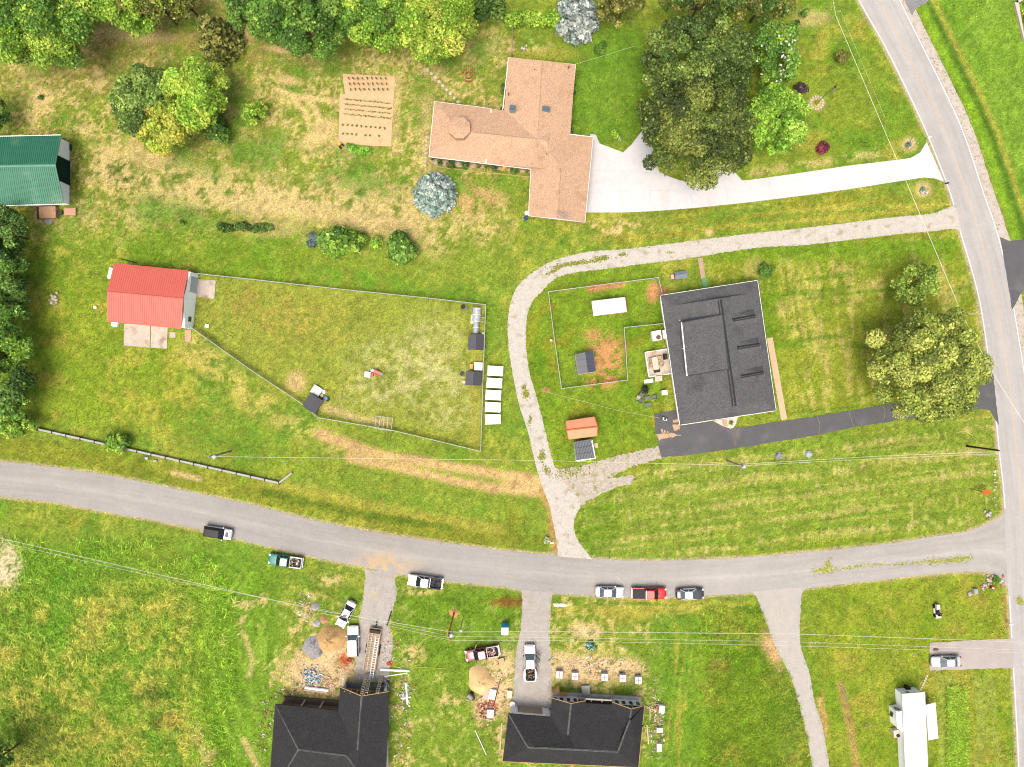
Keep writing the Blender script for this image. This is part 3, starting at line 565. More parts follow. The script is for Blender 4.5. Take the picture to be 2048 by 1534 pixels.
MB().add([W(1059,430,z),W(1168,443,z),W(1115,435.5,zr)], [[0,1,2]]).build('garage_gable', wsid, tan)
MB().add([W(1017,117,z),W(1150,130,z),W(1084,123,zr)], [[0,1,2]]).build('north_gable', wsid, tan)
mb = MB(); a = W(982,219,2.95); MB().box(a.x-.06,a.x+.06,a.y-1.5,a.y,2.7,2.98).build('step_fascia', trim, tan)
a = W(972,326,2.9); MB().box(a.x-.06,a.x+.06,a.y,a.y+2.2,2.72,2.95).build('step_fascia', trim, tan)
edge_strip(tan, 'fascia', [(x,y,z) for x,y in eN], trim, 0.10, 0.2, True, -0.02)
oc = [(919+23*math.cos(a), 255+23*math.sin(a)) for a in [math.pi/8+k*math.pi/4 for k in range(8)]]
mb = MB(); top = W(919,255,zr+1.0)
ring = [W(x,y,zr+.55) for x,y in oc]
mb.add(ring+[top]+[Vector((p.x,p.y,zr-1.0)) for p in ring], [[i,8,(i+1)%8] if False else [(i+1)%8,i,8] for i in range(8)]+[[i,(i+1)%8,9+(i+1)%8,9+i] for i in range(8)])
mb.build('roof_lantern', shg_tan, tan)
cap_line(tan, (945,265,zr), (1075,279,zr), shg_tan); cap_line(tan, (1084,123,zr), (1074,300,zr), shg_tan); cap_line(tan, (1121,336,zr+.1), (1115,436,zr+.1), shg_tan)
for (x, y, s) in ((1025,217,0.85),(1092,219,1.1)):
    p = W(x,y,4.2); ch = MB().obox(p.x,p.y,3.0,4.5,s,0.62,math.radians(-8)).build('chimney', pm('chimney_steel', c(150,170,184),0.15,3,0.5,0.4), tan)
    MB().obox(p.x,p.y,4.5,4.62,s+.12,.74,math.radians(-8)).obox(p.x+.1,p.y,4.62,4.75,s*.4,.3,0).build('chimney_cap', pm('chimney_cap', c(96,120,136),.2,3,.5), ch)
for (x,y) in ((1093,308),(1069,140),(1017,187),(1138,133)):
    p = W(x,y,3.8); MB().cyl(p.x,p.y,3.2,4.1,.09).build('vent_pipe', pm('vent_rust', c(150,96,70),.3,5), tan)
a0, a1 = W(1115,424,4.9), W(1136,434,4.9)
mb = MB().tube([a0,a1], .04, 5).tube([W(1126,429,4.0),W(1126,429,4.95)], .04, 5)
for k in range(9):
    p = a0.lerp(a1, k/8); q = Vector((0.3,0.55,0))*(0.5+0.5*k/8); mb.tube([p-q,p+q], .025, 4)
mb.build('antenna', metalg, tan)
# --- grey house
z = 2.9; zr = 4.7; zg = 3.5
gh = thing('grey_house', 'house with charcoal shingle roof, three small dormers and white walls', 'house', W(1436, 706))
eG = [(1321,591),(1515,561),(1552,821),(1360,850)]
walls_part(gh, eG, z, wsid, 0.45)
R0, R1 = (1438,594,zr), (1470,818,zr)
hn = [(1348,611,zg),(1494,588,zg)]; hs = [(1378,826,zg),(1530,802,zg)]
def lp(a, b, t): return tuple(a[i]+(b[i]-a[i])*t for i in range(3))
A, B, C_, D = [(x,y,z) for x,y in eG]
mn, ms = (1437,597,zr), (1469,813,zr)
rf = roof_part(gh, 'roof', [
    [A, hn[0], mn, ms, hs[0], D], [B, C_, hs[1], ms, mn, hn[1]],
    [A, B, hn[1], hn[0]], [D, hs[0], hs[1], C_]], shg_grey)
for q in ((hn[0], hn[1], mn), (hs[0], hs[1], ms)): MB().add([W(*p) for p in q], [[0,1,2]]).build('gable_panel', shg_grey, gh)
edge_strip(gh, 'fascia', [A,B,C_,D], trim, 0.12, 0.22, True, -0.02)
cap_line(gh, (1439,600,zr), (1469,812,zr), pm('dark_ridge_vent', c(62,62,64),.2,3), w_=.75, lift=.12); cap_line(gh, (1439,600,zr+.08), (1469,812,zr+.08), capm, 'ridge_vent_strip', .28, .1)
for a, b in ((A,hn[0]),(B,hn[1]),(C_,hs[1]),(D,hs[0])): cap_line(gh, a, b, capm, 'hip_cap', .22, .03)
# raised shed dormer on the west slope
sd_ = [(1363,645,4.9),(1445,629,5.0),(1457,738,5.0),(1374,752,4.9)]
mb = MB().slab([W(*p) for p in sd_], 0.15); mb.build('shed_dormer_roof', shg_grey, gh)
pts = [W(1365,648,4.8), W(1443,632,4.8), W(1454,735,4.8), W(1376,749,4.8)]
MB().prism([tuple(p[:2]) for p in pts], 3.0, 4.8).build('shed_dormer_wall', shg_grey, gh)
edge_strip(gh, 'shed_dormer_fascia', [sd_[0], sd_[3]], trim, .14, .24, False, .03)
for a_, b_ in ((sd_[0],sd_[1]),(sd_[1],sd_[2]),(sd_[2],sd_[3])): edge_strip(gh, 'drip_or_shade_edge', [a_, b_], pm('painted_edge_shade', c(70,71,74),.1,2), .16, .4, False, .02)  # dark strips added as painted shade along the raised roof's edges
for (x0, y0, x1, y1) in ((1466,640,1511,632),(1475,696,1520,689),(1483,753,1528,745)):
    za, zb = 4.45, 4.35
    mb = MB(); ri, ro = W(x0,y0,za), W(x1,y1,zb)
    nl, nr_ = W(x0-3,y0-15,3.95), W(x0+3,y0+15,3.95); fl, fr = W(x1-3,y1-14,3.35), W(x1+3,y1+14,3.35)
    fl.z = fr.z = 3.4
    dr = MB().slab([ri, nl, fl, ro], .08).slab([ri, ro, fr, nr_], .08).build('dormer_roof', shg_grey, gh)
    MB().add([ro, fl, fr], [[0,1,2]]).build('dormer_front', wsid, gh)
    cap_line(gh, (x0,y0,za), (x1,y1,zb), pm('dormer_cap_dark', c(56,57,60),.2,3), 'dormer_cap', .55, .12); cap_line(gh, (x0,y0,za+.1), (x1,y1,zb+.1), capm, 'dormer_cap_strip', .18, .06)
for (x,y) in ((1366,697),(1360,640)): p=W(x,y,4.0); MB().cyl(p.x,p.y,3.3,4.0,.06).build('vent_pipe', trim, gh)
# --- unfinished house, south-west
z = 3.0; zr = 5.2
h1 = thing('unfinished_house', 'unfinished house with black shingle roof and ladders against its open garage', 'house', W(660, 1490))
fp1 = [(556,1402),(680,1412),(681,1364),(776,1372),(766,1690),(532,1690)]
eH = [(550,1408),(679,1420),(680,1374),(778,1383),(764,1700),(530,1700)]
roof_part(h1, 'roof', [
    [(550,1408,z),(778,1432,z),(693,1512,zr),(597,1500,zr)], [(550,1408,z),(597,1500,zr),(536,1598,z)],
    [(536,1598,z),(597,1500,zr),(693,1512,zr),(768,1612,z)], [(778,1432,z),(768,1612,z),(693,1512,zr)]], shg_blk)
roof_part(h1, 'garage_roof', [[(680,1374,z),(723,1392,zr-.1),(716,1530,zr-.1),(670,1500,z)], [(723,1392,zr-.1),(778,1383,z),(768,1612,z+.02),(716,1530,zr-.1)]], shg_blk)
cap_line(h1, (723,1393,zr-.1), (715,1500,zr-.1), capm); cap_line(h1, (551,1410,z+.02), (597,1500,zr), capm, 'hip_cap'); cap_line(h1, (597,1500,zr), (693,1512,zr), capm); cap_line(h1, (693,1512,zr),(767,1611,z), capm, 'hip_cap'); cap_line(h1, (597,1500,zr),(537,1597,z), capm, 'hip_cap')
def up(x, y, zz): p = W(x, y); return Vector((p.x, p.y, zz))
MB().prism([tuple(W(x,y)[:2]) for x,y in [(568,1403),(690,1412),(690,1566),(560,1566)]], 0.0, 2.8).build('wall', pm('bare_block', c(150,126,104),.25,1.2), h1)
for x0,y0,x1,y1 in ((693,1364,691,1450),(779,1371,770,1560)):
    a, b = W(x0,y0), W(x1,y1); MB().obox((a.x+b.x)/2,(a.y+b.y)/2,0,2.85,.22,(a-b).length,math.radians(1)).build('garage_side_wall', sheath, h1)
a, b = W(693,1364), W(779,1371); m = (a+b)/2; an = math.atan2(b.y-a.y,b.x-a.x)
MB().obox(m.x,m.y-.05,2.3,2.85,(b-a).length,.2,an).build('garage_header', pm('weathered_header', c(150,124,96),.25,2), h1)
MB().add([up(693,1366,2.86), up(779,1373,2.86), up(730,1369,4.9)], [[0,1,2]]).build('garage_gable', pm('gable_sheathing', c(128,106,84),.25,1.5), h1)
for k in range(7):
    t = (k+.5)/7; p = a.lerp(b, t); hgt = 3.0+1.7*(1-abs(t-.43)/.57); MB().obox(p.x,p.y+.10,2.86,max(3.1,hgt),.09,.1,an).build('gable_stud', lum, h1)
MB().add([up(693,1364,.02),up(779,1371,.02),up(772,1450,.02),up(691,1445,.02)], [[0,3,2,1]]).build('garage_slab', pm('garage_slab', c(150,148,144),.15,1), h1)
edge_strip(h1, 'rake_board', [(680,1374,3.0),(723,1392,5.1),(778,1383,3.0)], pm('rake_lumber', c(226,180,124),.1,3), .10, .16, False, .03)
a, b = W(568,1398), W(690,1407); m=(a+b)/2; an=math.atan2(b.y-a.y,b.x-a.x)
MB().obox(m.x,m.y,0,.35,(b-a).length,1.1,an).build('porch_slab', pm('porch_block', c(120,104,88),.3,2), h1)
for t in (0.03,0.36,0.66,0.97):
    p = a.lerp(b,t); MB().obox(p.x,p.y+.3,0.35,2.75,.16,.16,an).build('porch_post', lum, h1)
for t in (0.2,0.8):
    p = a.lerp(b,t); MB().obox(p.x,p.y-.52,.8,2.3,1.3,.12,an).build('window_frame', trim, h1)
p = a.lerp(b,.5); MB().obox(p.x,p.y-.5,.35,2.4,1.0,.14,an).build('doorway', dkin, h1)
# --- second unfinished house
h2 = thing('unfinished_house', 'unfinished house with black shingle roof and light sheathed twin gables', 'house', W(1150, 1470))
z, zr, zv = 3.0, 5.3, 4.6
roof_part(h2, 'roof', [
    [(1017,1427,z),(1289,1450,z),(1236,1504,zr),(1056,1495,zr)], [(1017,1427,z),(1056,1495,zr),(1005,1523,z)],
    [(1005,1523,z),(1056,1495,zr),(1236,1504,zr),(1277,1535,z)], [(1289,1411,z),(1277,1535,z),(1236,1504,zr),(1262,1440,zr-.4)]], shg_blk)
roof_part(h2, 'porch_roof', [[(1103,1402,z-.05),(1287,1413,z-.05),(1240,1503,zr-.05),(1150,1497,zr-.05)]], shg_blk)
for (xl,xm,xr,yl,ym,yr,xs_,ys_) in ((1104,1142,1172,1396,1407,1401,1136,1472),(1224,1263,1289,1404,1418,1411,1256,1470)):
    roof_part(h2, 'gable_roof', [[(xl,yl,z),(xm,ym,zv),(xs_,ys_,zv+.1),(xl-6,ys_-10,z)], [(xm,ym,zv),(xr,yr,z),(xr-6,ys_-10,z),(xs_,ys_,zv+.1)]], shg_blk)
MB().prism([tuple(W(x,y)[:2]) for x,y in [(1021,1414),(1102,1420),(1104,1392),(1276,1402),(1266,1508),(1012,1500)]], 0, 2.8).build('wall', sheath, h2)
for a, b in (((1142,1408,zv),(1136,1470,zv+.1)),((1018,1429,z+.05),(1056,1495,zr)),((1056,1495,zr),(1236,1504,zr)),((1236,1504,zr),(1260,1440,zr-.35)),((1263,1420,zv),(1259,1444,zv+.1))): cap_line(h2, a, b, capm, 'hip_cap')
for (x0,x1,xm,y0,y1) in ((1103,1155,1136,1389,1392),(1224,1279,1254,1395,1399)):
    MB().add([up(x0,y0,0.3), up(x1,y1,0.3), up(x1,y1,2.9), up(xm,(y0+y1)/2,4.35), up(x0,y0,2.9)], [[0,1,2,3,4]]).build('gable_wall', sheath, h2)
    for t in (0.12,0.36,0.62,0.87):
        p = W(x0+(x1-x0)*t, y0+(y1-y0)*t); wd = MB().obox(p.x,p.y+.06,1.2,2.5,.72,.12,math.radians(-4)).build('window', trim, h2); MB().obox(p.x,p.y+.10,1.28,2.42,.56,.12,math.radians(-4)).build('pane', glassm, wd)
    p = W(xm, (y0+y1)/2); wd = MB().obox(p.x,p.y+.06,3.0,3.8,.8,.12,math.radians(-4)).build('window', trim, h2); MB().obox(p.x,p.y+.10,3.08,3.72,.64,.12,math.radians(-4)).build('pane', glassm, wd)
a, b = W(1156,1393), W(1224,1397); m=(a+b)/2
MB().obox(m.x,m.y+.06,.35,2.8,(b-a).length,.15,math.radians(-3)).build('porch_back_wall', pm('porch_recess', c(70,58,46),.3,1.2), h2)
MB().slab([W(1104,1384,.35),W(1281,1394,.35),W(1281,1404,.35),W(1104,1394,.35)], .35).build('porch_floor', pm('porch_boards', c(222,216,208),.12,2), h2)
edge_strip(h2, 'porch_beam', [(1156,1397,2.6),(1228,1401,2.6)], pm('beam_grey', c(190,188,184),.1,2), .25, .25)
for t in (0.02,.33,.66,.98):
    p = W(1158+64*t, 1387+4*t, 0); MB().obox(p.x,p.y,.3,2.5,.16,.16).build('porch_post', lum, h2)
edge_strip(h2, 'rake_board', [(1104,1396,z),(1142,1407,zv),(1172,1401,z)], pm('rake_lumber',c(206,160,104)), .09,.16,False,.03); edge_strip(h2, 'rake_board', [(1224,1404,z),(1263,1418,zv),(1289,1411,z)], MATS['rake_lumber'], .09,.16,False,.03)
edge_strip(h2, 'drip_or_shade_edge', [(1289,1411,z),(1277,1535,z)], MATS['rake_lumber'], .08,.16,False,.02); edge_strip(h2, 'drip_or_shade_edge', [(1005,1523,z),(1277,1535,z)], MATS['rake_lumber'], .08,.16,False,.02)
a, b = W(1022,1411,0), W(1100,1418,0); m=(a+b)/2; an=math.atan2(b.y-a.y,b.x-a.x)
MB().obox(m.x,m.y,2.3,2.8,(b-a).length,.18,an).build('garage_header', sheath, h2); MB().obox(m.x,m.y+.02,.02,2.3,(b-a).length*.62,.12,an).build('garage_opening', pm('tan_interior', c(206,186,160),.2,1.2), h2)
for t in (.08,.88):
    p = a.lerp(b,t); MB().obox(p.x,p.y+.02,0,2.4,1.1,.2,an).build('garage_pier', sheath, h2)
# --- red-roofed shed
z, zr = 2.9, 4.6
rs = thing('red_roof_shed', 'white outbuilding with a bright coral-red metal roof', 'shed', W(300, 595))
redm = pm('coral_metal_roof', c(234,118,102), 0.05, 0.4, 0.5, 0.3, 0.0, (c(226,108,94), 0.25, 0.55))
E = [(228,526,z),(377,541,z),(362,658,z),(215,643,z)]; Ra, Rb = (214,583,zr), (366,597,zr)
roof_part(rs, 'roof', [[E[0],E[1],Rb,Ra],[Ra,Rb,E[2],E[3]]], redm, .08)
mb = MB()
for k in range(1, 34):
    t = k/34
    for q0, q1, q2, q3 in ((E[0],E[1],Ra,Rb),(Ra,Rb,E[3],E[2])): mb.tube([W(*lp(q0,q1,t))+Vector((0,0,.02)), W(*lp(q2,q3,t))+Vector((0,0,.012))], .014, 3)
mb.build('roof_rib', redm, rs); cap_line(rs, Ra, Rb, redm, 'ridge_cap', .3, .06)
pts = [tuple(W(x,y)[:2]) for x,y in [(246,544),(397,549),(386,658),(240,642)]]
MB().prism(pts, 0, 2.85).build('wall', wsid, rs)
for (q0,q1,q2) in (((397,549),(386,658),(391.5,603)),((246,544),(240,642),(243,593))):
    MB().add([W(*q0)+Vector((0,0,2.85)), W(*q1)+Vector((0,0,2.85)), W(*q2)+Vector((0,0,4.3))], [[0,1,2]]).build('gable_wall', wsid, rs)
p = W(394,572); MB().obox(p.x+.04,p.y,.05,2.5,.08,2.6,math.radians(-6)).build('roll_up_door', pm('door_white', c(224,234,240),.04,2), rs)
p = W(387.5,640); MB().obox(p.x+.04,p.y,1.0,2.0,.08,.8,math.radians(-6)).build('window', glassm, rs)
# --- green barn
z, zr = 3.6, 6.4
gb = thing('green_barn', 'white barn with green ribbed metal roof and dark green doors', 'barn', W(40, 345))
grm = pm('green_metal_roof', c(60,136,108), 0.12, 0.3, 0.45, 0.35, 0.0, (c(112,158,124), 0.16, 0.58), fine=(1.5,0.08))
E = [(-190,277,z),(122,270,z),(128,408,z),(-190,416,z)]; Ra, Rb = (-190,335,zr), (111,330,zr)
roof_part(gb, 'roof', [[E[0],E[1],Rb,Ra],[Ra,Rb,E[2],E[3]]], grm, .1)
mb = MB()
for k in range(1, 76):
    t = k/76
    for q0, q1, q2, q3 in ((E[0],E[1],Ra,Rb),(Ra,Rb,E[3],E[2])): mb.tube([W(*lp(q0,q1,t))+Vector((0,0,.02)), W(*lp(q2,q3,t))+Vector((0,0,.02))], .03, 3)
mb.build('roof_rib', grm, gb); cap_line(gb, Ra, Rb, pm('green_ridge', c(120,180,158),.1,1), 'ridge_cap', .35, .06); edge_strip(gb, 'gutter', [E[0],E[1]], trim, .14,.14); edge_strip(gb, 'gutter', [E[3],E[2]], trim, .14,.14)
MB().prism([tuple(W(x,y)[:2]) for x,y in [(-170,288),(139,286),(139,410),(-170,415)]], 0, 3.5).build('wall', wsid, gb)
MB().add([W(139,286)+Vector((0,0,3.5)), W(139,410)+Vector((0,0,3.5)), W(139,348)+Vector((0,0,6.1))], [[0,1,2]]).build('gable_wall', pm('barn_green', c(20,62,52),.12,1), gb)
a, b = W(139.6,323), W(139.6,371); MB().box(a.x,a.x+.09,b.y,a.y,0.02,3.52).build('barn_door', MATS['barn_green'], gb)
edge_strip(gb, 'corner_trim', [(139,287,3.4),(139,300,3.4)], MATS['barn_green'], .1,.5)
# --- mobile home
z = 2.5; zt = 2.75
mh = thing('mobile_home', 'long white mobile home with a flat roof and an awning on its right side', 'mobile home', W(1820, 1480))
wr = pm('white_roof_coating', c(252,251,247), 0.03, 0.6, 0.6, 0.3, 0.0, (c(240,236,230), 0.3, 0.62))
roof_part(mh, 'roof', [[(1804,1388,z),(1827,1386,zt),(1838,1700,zt),(1817,1702,z)],[(1827,1386,zt),(1850,1384,z),(1863,1698,z),(1838,1700,zt)]], wr, .12)
MB().prism([tuple(W(x,y)[:2]) for x,y in [(1790,1377),(1828,1374),(1833,1378),(1845,1696),(1806,1700)]], 0, 2.42).build('wall', wsid, mh)
p = W(1808,1376); MB().obox(p.x+.3,p.y+.02,1.3,2.1,1.9,.06,math.radians(3)).build('window', pm('pale_glass', c(170,176,176),.1,2,.2,.5), mh)
en = [(1778,1411),(1800,1407),(1806,1446),(1794,1454),(1781,1444)]
MB().prism([tuple(W(x,y)[:2]) for x,y in en], 0, 2.05).build('entry_porch_wall', wsid, mh)
roof_part(mh, 'entry_porch_roof', [[(1791,1425,2.1),(1808,1420,2.35),(1810,1452,2.35),(1794,1455,2.1)]], pm('porch_roof', c(236,242,246),.04,1), .08)
for (x,y,r) in ((1783,1428,80),(1794,1417,-10)):
    p = W(x,y,1.5); MB().obox(p.x,p.y,1.1,1.9,.75,.1,math.radians(r)).build('window', glassm, mh)
roof_part(mh, 'awning', [[(1851,1410,2.45),(1871,1405,2.2),(1877,1477,2.2),(1857,1481,2.45)]], pm('awning_white', c(252,246,244),.03,1), .06)
for (x,y) in ((1869,1408),(1874,1474)): p=W(x,y,2.1); MB().tube([Vector((p.x,p.y,0)),p], .04).build('awning_post', trim, mh)
ac = thing('air_conditioner', 'cream air conditioner with round fan against the mobile home', 'air conditioner', W(1788,1462), math.radians(8))
creamm = pm('cream_metal', c(238,224,206),.06,2,.5)
MB().obox(0,0,0,.95,1.1,1.2).build('cabinet', creamm, ac, local=True); MB().cyl(.1,-.3,.95,.99,.3).build('fan_grille', blackm, ac, local=True)
# --- small sheds, kennels
z, zr = 2.2, 2.9
os_ = thing('orange_shed', 'small shed with a pale orange metal roof behind the grey house', 'shed', W(1163, 856))
om = pm('orange_metal', c(248,172,128), .05, .8, .5, .3)
E = [(1131,842,z),(1189,833,z),(1194,872,z),(1137,879,z)]; Ra, Rb = (1133,860,zr), (1195,853,zr)
roof_part(os_, 'roof', [[E[0],E[1],Rb,Ra],[Ra,Rb,E[2],E[3]]], om, .06); cap_line(os_, Ra, Rb, pm('orange_ridge', c(226,120,80),.1,2), 'ridge_cap', .3, .06)
edge_strip(os_, 'rake_trim', [E[1],Rb,E[2]], MATS['orange_ridge'], .1,.12,False,.03); edge_strip(os_, 'rake_trim', [E[0],Ra,E[3]], MATS['orange_ridge'], .1,.12,False,.03)
MB().prism([tuple(W(x,y)[:2]) for x,y in [(1134,843),(1188,835),(1193,870),(1138,877)]], 0, 2.1).build('wall', pm('rust_siding', c(200,104,66),.1,1.5), os_)
ss = thing('slate_roof_shed', 'small shed with a dark ribbed metal roof next to the orange shed', 'shed', W(1168, 900))
dm = pm('slate_metal', c(98,106,116), .08, 1, .45, .35)
E = [(1147,884,2.3),(1182,878,2.3),(1190,916,2.3),(1152,921,2.3)]
roof_part(ss, 'roof', [E], dm, .08)
mb = MB()
for k in range(1,12):
    t = k/12; mb.tube([W(*lp(E[0],E[1],t))+Vector((0,0,.02)), W(*lp(E[3],E[2],t))+Vector((0,0,.02))], .035, 3)
for t in (.33,.66): mb.tube([W(*lp(E[0],E[3],t))+Vector((0,0,.03)), W(*lp(E[1],E[2],t))+Vector((0,0,.03))], .03, 3)
mb.build('roof_rib', pm('slate_rib', c(70,78,88),.1,1,.45), ss)
MB().prism([tuple(W(x,y)[:2]) for x,y in [(1147,884),(1182,879),(1188,914),(1151,920)]], 0, 2.2).build('wall', wsid, ss)
p = W(1192,891); MB().obox(p.x,p.y,0,.12,.6,.8,.1).build('door_step', lum, ss)
wc = thing('white_shelter', 'low animal shelter with a white ribbed metal roof inside the dog run', 'shelter', W(1218, 613))
E = [(1183,602,1.6),(1250,594,1.6),(1254,624,1.35),(1187,632,1.35)]
wmet = pm('white_ribbed_metal', c(248,248,250),.04,1,.5,.3)
roof_part(wc, 'roof', [E], wmet, .06)
mb = MB()
for k in range(1,24): t=k/24; mb.tube([W(*lp(E[0],E[1],t))+Vector((0,0,.02)), W(*lp(E[3],E[2],t))+Vector((0,0,.02))], .025, 3)
mb.build('roof_rib', pm('rib_shade', c(222,222,228),.05,1,.5), wc)
MB().prism([tuple(W(x,y)[:2]) for x,y in [(1186,604),(1249,597),(1252,621),(1189,629)]], 0, 1.3).build('wall', pm('red_board', c(170,80,60),.2,2), wc)
kn = thing('dog_kennel', 'chain-link dog kennel with a dark tarpaulin roof on the bare clay', 'kennel', W(1171, 727))
tarp = pm('dark_tarp', c(74,80,92), .25, .5, .35, .4)
E = [(1150,709,1.7),(1186,701,1.7),(1192,743,1.7),(1157,749,1.7)]; M0, M1 = (1170,704,2.0), (1176,745,2.0)
for t0, t1 in ((0,.33),(.34,.66),(.67,1)):
    roof_part(kn, 'tarp_panel', [[lp(E[0],E[3],t0),lp(M0,M1,t0),lp(M0,M1,t1),lp(E[0],E[3],t1)],[lp(M0,M1,t0),lp(E[1],E[2],t0),lp(E[1],E[2],t1),lp(M0,M1,t1)]], tarp, .02)
mb = MB()
for q in E + [(1147,711,1.7),(1153,752,1.7)]: p=W(*q); mb.tube([Vector((p.x,p.y,0)),p], .035, 5)
for a, b in ((0,1),(1,2),(2,3),(3,0)): mb.tube([W(*E[a])-Vector((0,0,.06)),W(*E[b])-Vector((0,0,.06))], .035, 5)
mb.tube([W(1147,711,1.7),W(1153,752,1.7)], .03, 5); mb.tube([W(1147,711,.1),W(1153,752,.1)], .03, 5); mb.build('frame', metalg, kn)
dg = thing('dog_house', 'small dog house with a blue-grey roof and pale front, north of the grey house', 'dog house', W(1356,552), math.radians(8))
MB().obox(.25,0,0,.85,1.9,1.0).build('body', pm('dog_house_wood', c(150,120,96),.2,3), dg, local=True)
MB().slab([(-.75,-.62,.8),(1.3,-.62,.8),(1.3,0,1.2),(-.75,0,1.2)],.06).slab([(-.75,0,1.2),(1.3,0,1.2),(1.3,.62,.8),(-.75,.62,.8)],.06).build('roof', pm('dog_roof', c(140,152,166),.1,2), dg, local=True)
MB().obox(-1.05,-.05,0,.5,.55,.75).build('porch', pm('dog_porch', c(238,206,176),.1,3), dg, local=True)
def coop(name, label, px, py, rz, sx, sy, group):
    t = thing(name, label, 'coop', W(px,py), rz, group)
    MB().obox(0,0,.2,1.25,sx*.9,sy*.9).build('body', pm('coop_wood', c(120,104,86),.2,2), t, local=True)
    for s_ in (-1,1):
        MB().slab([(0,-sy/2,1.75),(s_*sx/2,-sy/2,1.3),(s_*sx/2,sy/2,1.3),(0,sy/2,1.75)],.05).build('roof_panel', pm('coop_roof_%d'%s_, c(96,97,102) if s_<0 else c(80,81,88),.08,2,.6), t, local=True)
    for s_ in (-1,1):
        for q in (-1,1): MB().obox(s_*sx*.42,q*sy*.42,0,.2,.1,.1).build('leg', lum, t, local=True)
    MB().obox(-sx*.46,0,.4,1.0,.05,sy*.5).build('door', lum, t, local=True)
    return t
coop('chicken_coop', 'grey-roofed chicken coop joined to a clear plastic run at the fence corner', 953, 685, math.radians(-2), 2.6, 2.6, 'chicken coops in the fenced yard')
coop('chicken_coop', 'grey-roofed chicken coop with a white lid and yellow box on its north side', 948, 757, math.radians(-3), 2.6, 2.3, 'chicken coops in the fenced yard')
coop('chicken_coop', 'tilted grey-roofed chicken coop against the diagonal fence line', 630, 806, math.radians(-33), 2.5, 2.6, 'chicken coops in the fenced yard')
cr = thing('poultry_run', 'clear plastic covered run leading north from the corner chicken coop', 'run', W(953, 640), math.radians(-3))
pl_ = pm('clear_plastic', c(196,206,212),.08,1,.2,.5); 
def hoop(x0,x1,y0,y1,h):
    mb = MB(); n=8; rr=[]
    for y in (y0,y1): rr.append([Vector((x0+(x1-x0)*(0.5-0.5*math.cos(math.pi*k/n)), y, .25+h*math.sin(math.pi*k/n))) for k in range(n+1)])
    vs = rr[0]+rr[1]; mb.add(vs, [[k,k+1,n+2+k,n+1+k] for k in range(n)]); return mb
hoop(-.75,.75,-.3,1.9,.9).build('cover', pl_, cr, local=True); hoop(-.5,.5,-2.3,-.3,.7).build('cover', pl_, cr, local=True)
for y, a_, h in ((1.9,.77,.93),(.8,.77,.93),(-.3,.77,.93),(-1.3,.52,.73),(-2.2,.52,.73)): MB().tube([Vector((-a_*math.cos(math.pi*k/8), y, .25+h*math.sin(math.pi*k/8))) for k in range(9)], .035, 4).build('hoop', trim, cr, local=True)
MB().tube([(0,1.9,1.2),(0,-.3,1.2)], .03, 4).build('ridge_bar', trim, cr, local=True)
hives = [(991,742,'northernmost white-topped rabbit hutch in the row beside the lane'),(989,766,'second white-topped rabbit hutch from the north in the row beside the lane'),(987,790,'middle white-topped rabbit hutch of the five beside the lane'),(986,814,'fourth white-topped rabbit hutch from the north in the row beside the lane'),(986,838,'southernmost white-topped rabbit hutch in the row beside the lane')]
hv = None
for (x,y,lab) in hives:
    if hv is None:
        hv = thing('hutch', lab, 'hutch', W(x,y), math.radians(-3), 'white-topped hutches in a row by the lane')
        MB().obox(0,0,.35,.85,2.3,1.35).build('body', pm('hutch_wood', c(132,140,128),.2,3), hv, local=True)
        MB().obox(0,0,.85,.93,2.55,1.62).build('lid', trim, hv, local=True)
        for sx in (-1,1):
            for sy in (-1,1): MB().obox(sx*1.05,sy*.6,0,.35,.1,.1).build('leg', lum, hv, local=True)
    else: dup(hv, W(x,y), math.radians(-3 if y < 830 else 2), lab)
# ------------------------------------------------------------ vehicles (built pointing +X)
def paint(nm, rgb, metal=0.0): return pm('paint_'+nm, c(*rgb), 0.03, 0.8, 0.32, 0.45, metal=metal, coat=0.5)
tyre = pm('tyre_rubber', c(38,38,40), .2, 5, .8); rimm = pm('wheel_rim', c(200,202,206), .1, 4, .35, .5, metal=.4)
autog = pm('car_glass', c(96,114,120), .25, 1.5, .10, .3); autod = pm('car_glass_dark', c(46,52,56), .3, 2.0, .15, .15)
hl = pm('headlamp', c(232,236,240), .05, 3, .15, .6); tl = pm('tail_lamp', c(170,34,28), .1, 3, .3, .5); chrome = pm('bumper_chrome', c(196,198,202), .1, 3, .25, .5, metal=.5)
def body_loft(st, L):
    rings = []
    for x, wv, zb, zt in st:
        h = zt-zb
        rings.append([Vector((x,y,zz)) for y, zz in ((-wv*.90,zb),(-wv*.99,zb+.22*h),(-wv,zb+.55*h),(-wv*.97,zt-.10),(-wv*.86,zt-.02),(-wv*.45,zt+.015),(wv*.45,zt+.015),(wv*.86,zt-.02),(wv*.97,zt-.10),(wv,zb+.55*h),(wv*.99,zb+.22*h),(wv*.90,zb))])
    return MB().rings(rings)
def endw(x, L, w):   # rounded plan corners
    e = L/2-abs(x); return w*(1-.40*max(0,1-e/.38)**2.2-.06*max(0,1-e/1.3)**1.5)
def stations(L, w, prof, zb=.28):
    xs_ = sorted(set([p[0] for p in prof] + [-L/2,-L/2+.04,-L/2+.10,-L/2+.20,-L/2+.38,L/2-.38,L/2-.20,L/2-.10,L/2-.04,L/2]))
    return [(x, endw(x,L,w/2), zb+.10*max(0,1-(L/2-abs(x))/.3), float(np.interp(x,[p[0] for p in prof],[p[1] for p in prof]))-.10*max(0,1-(L/2-abs(x))/.22)) for x in xs_]
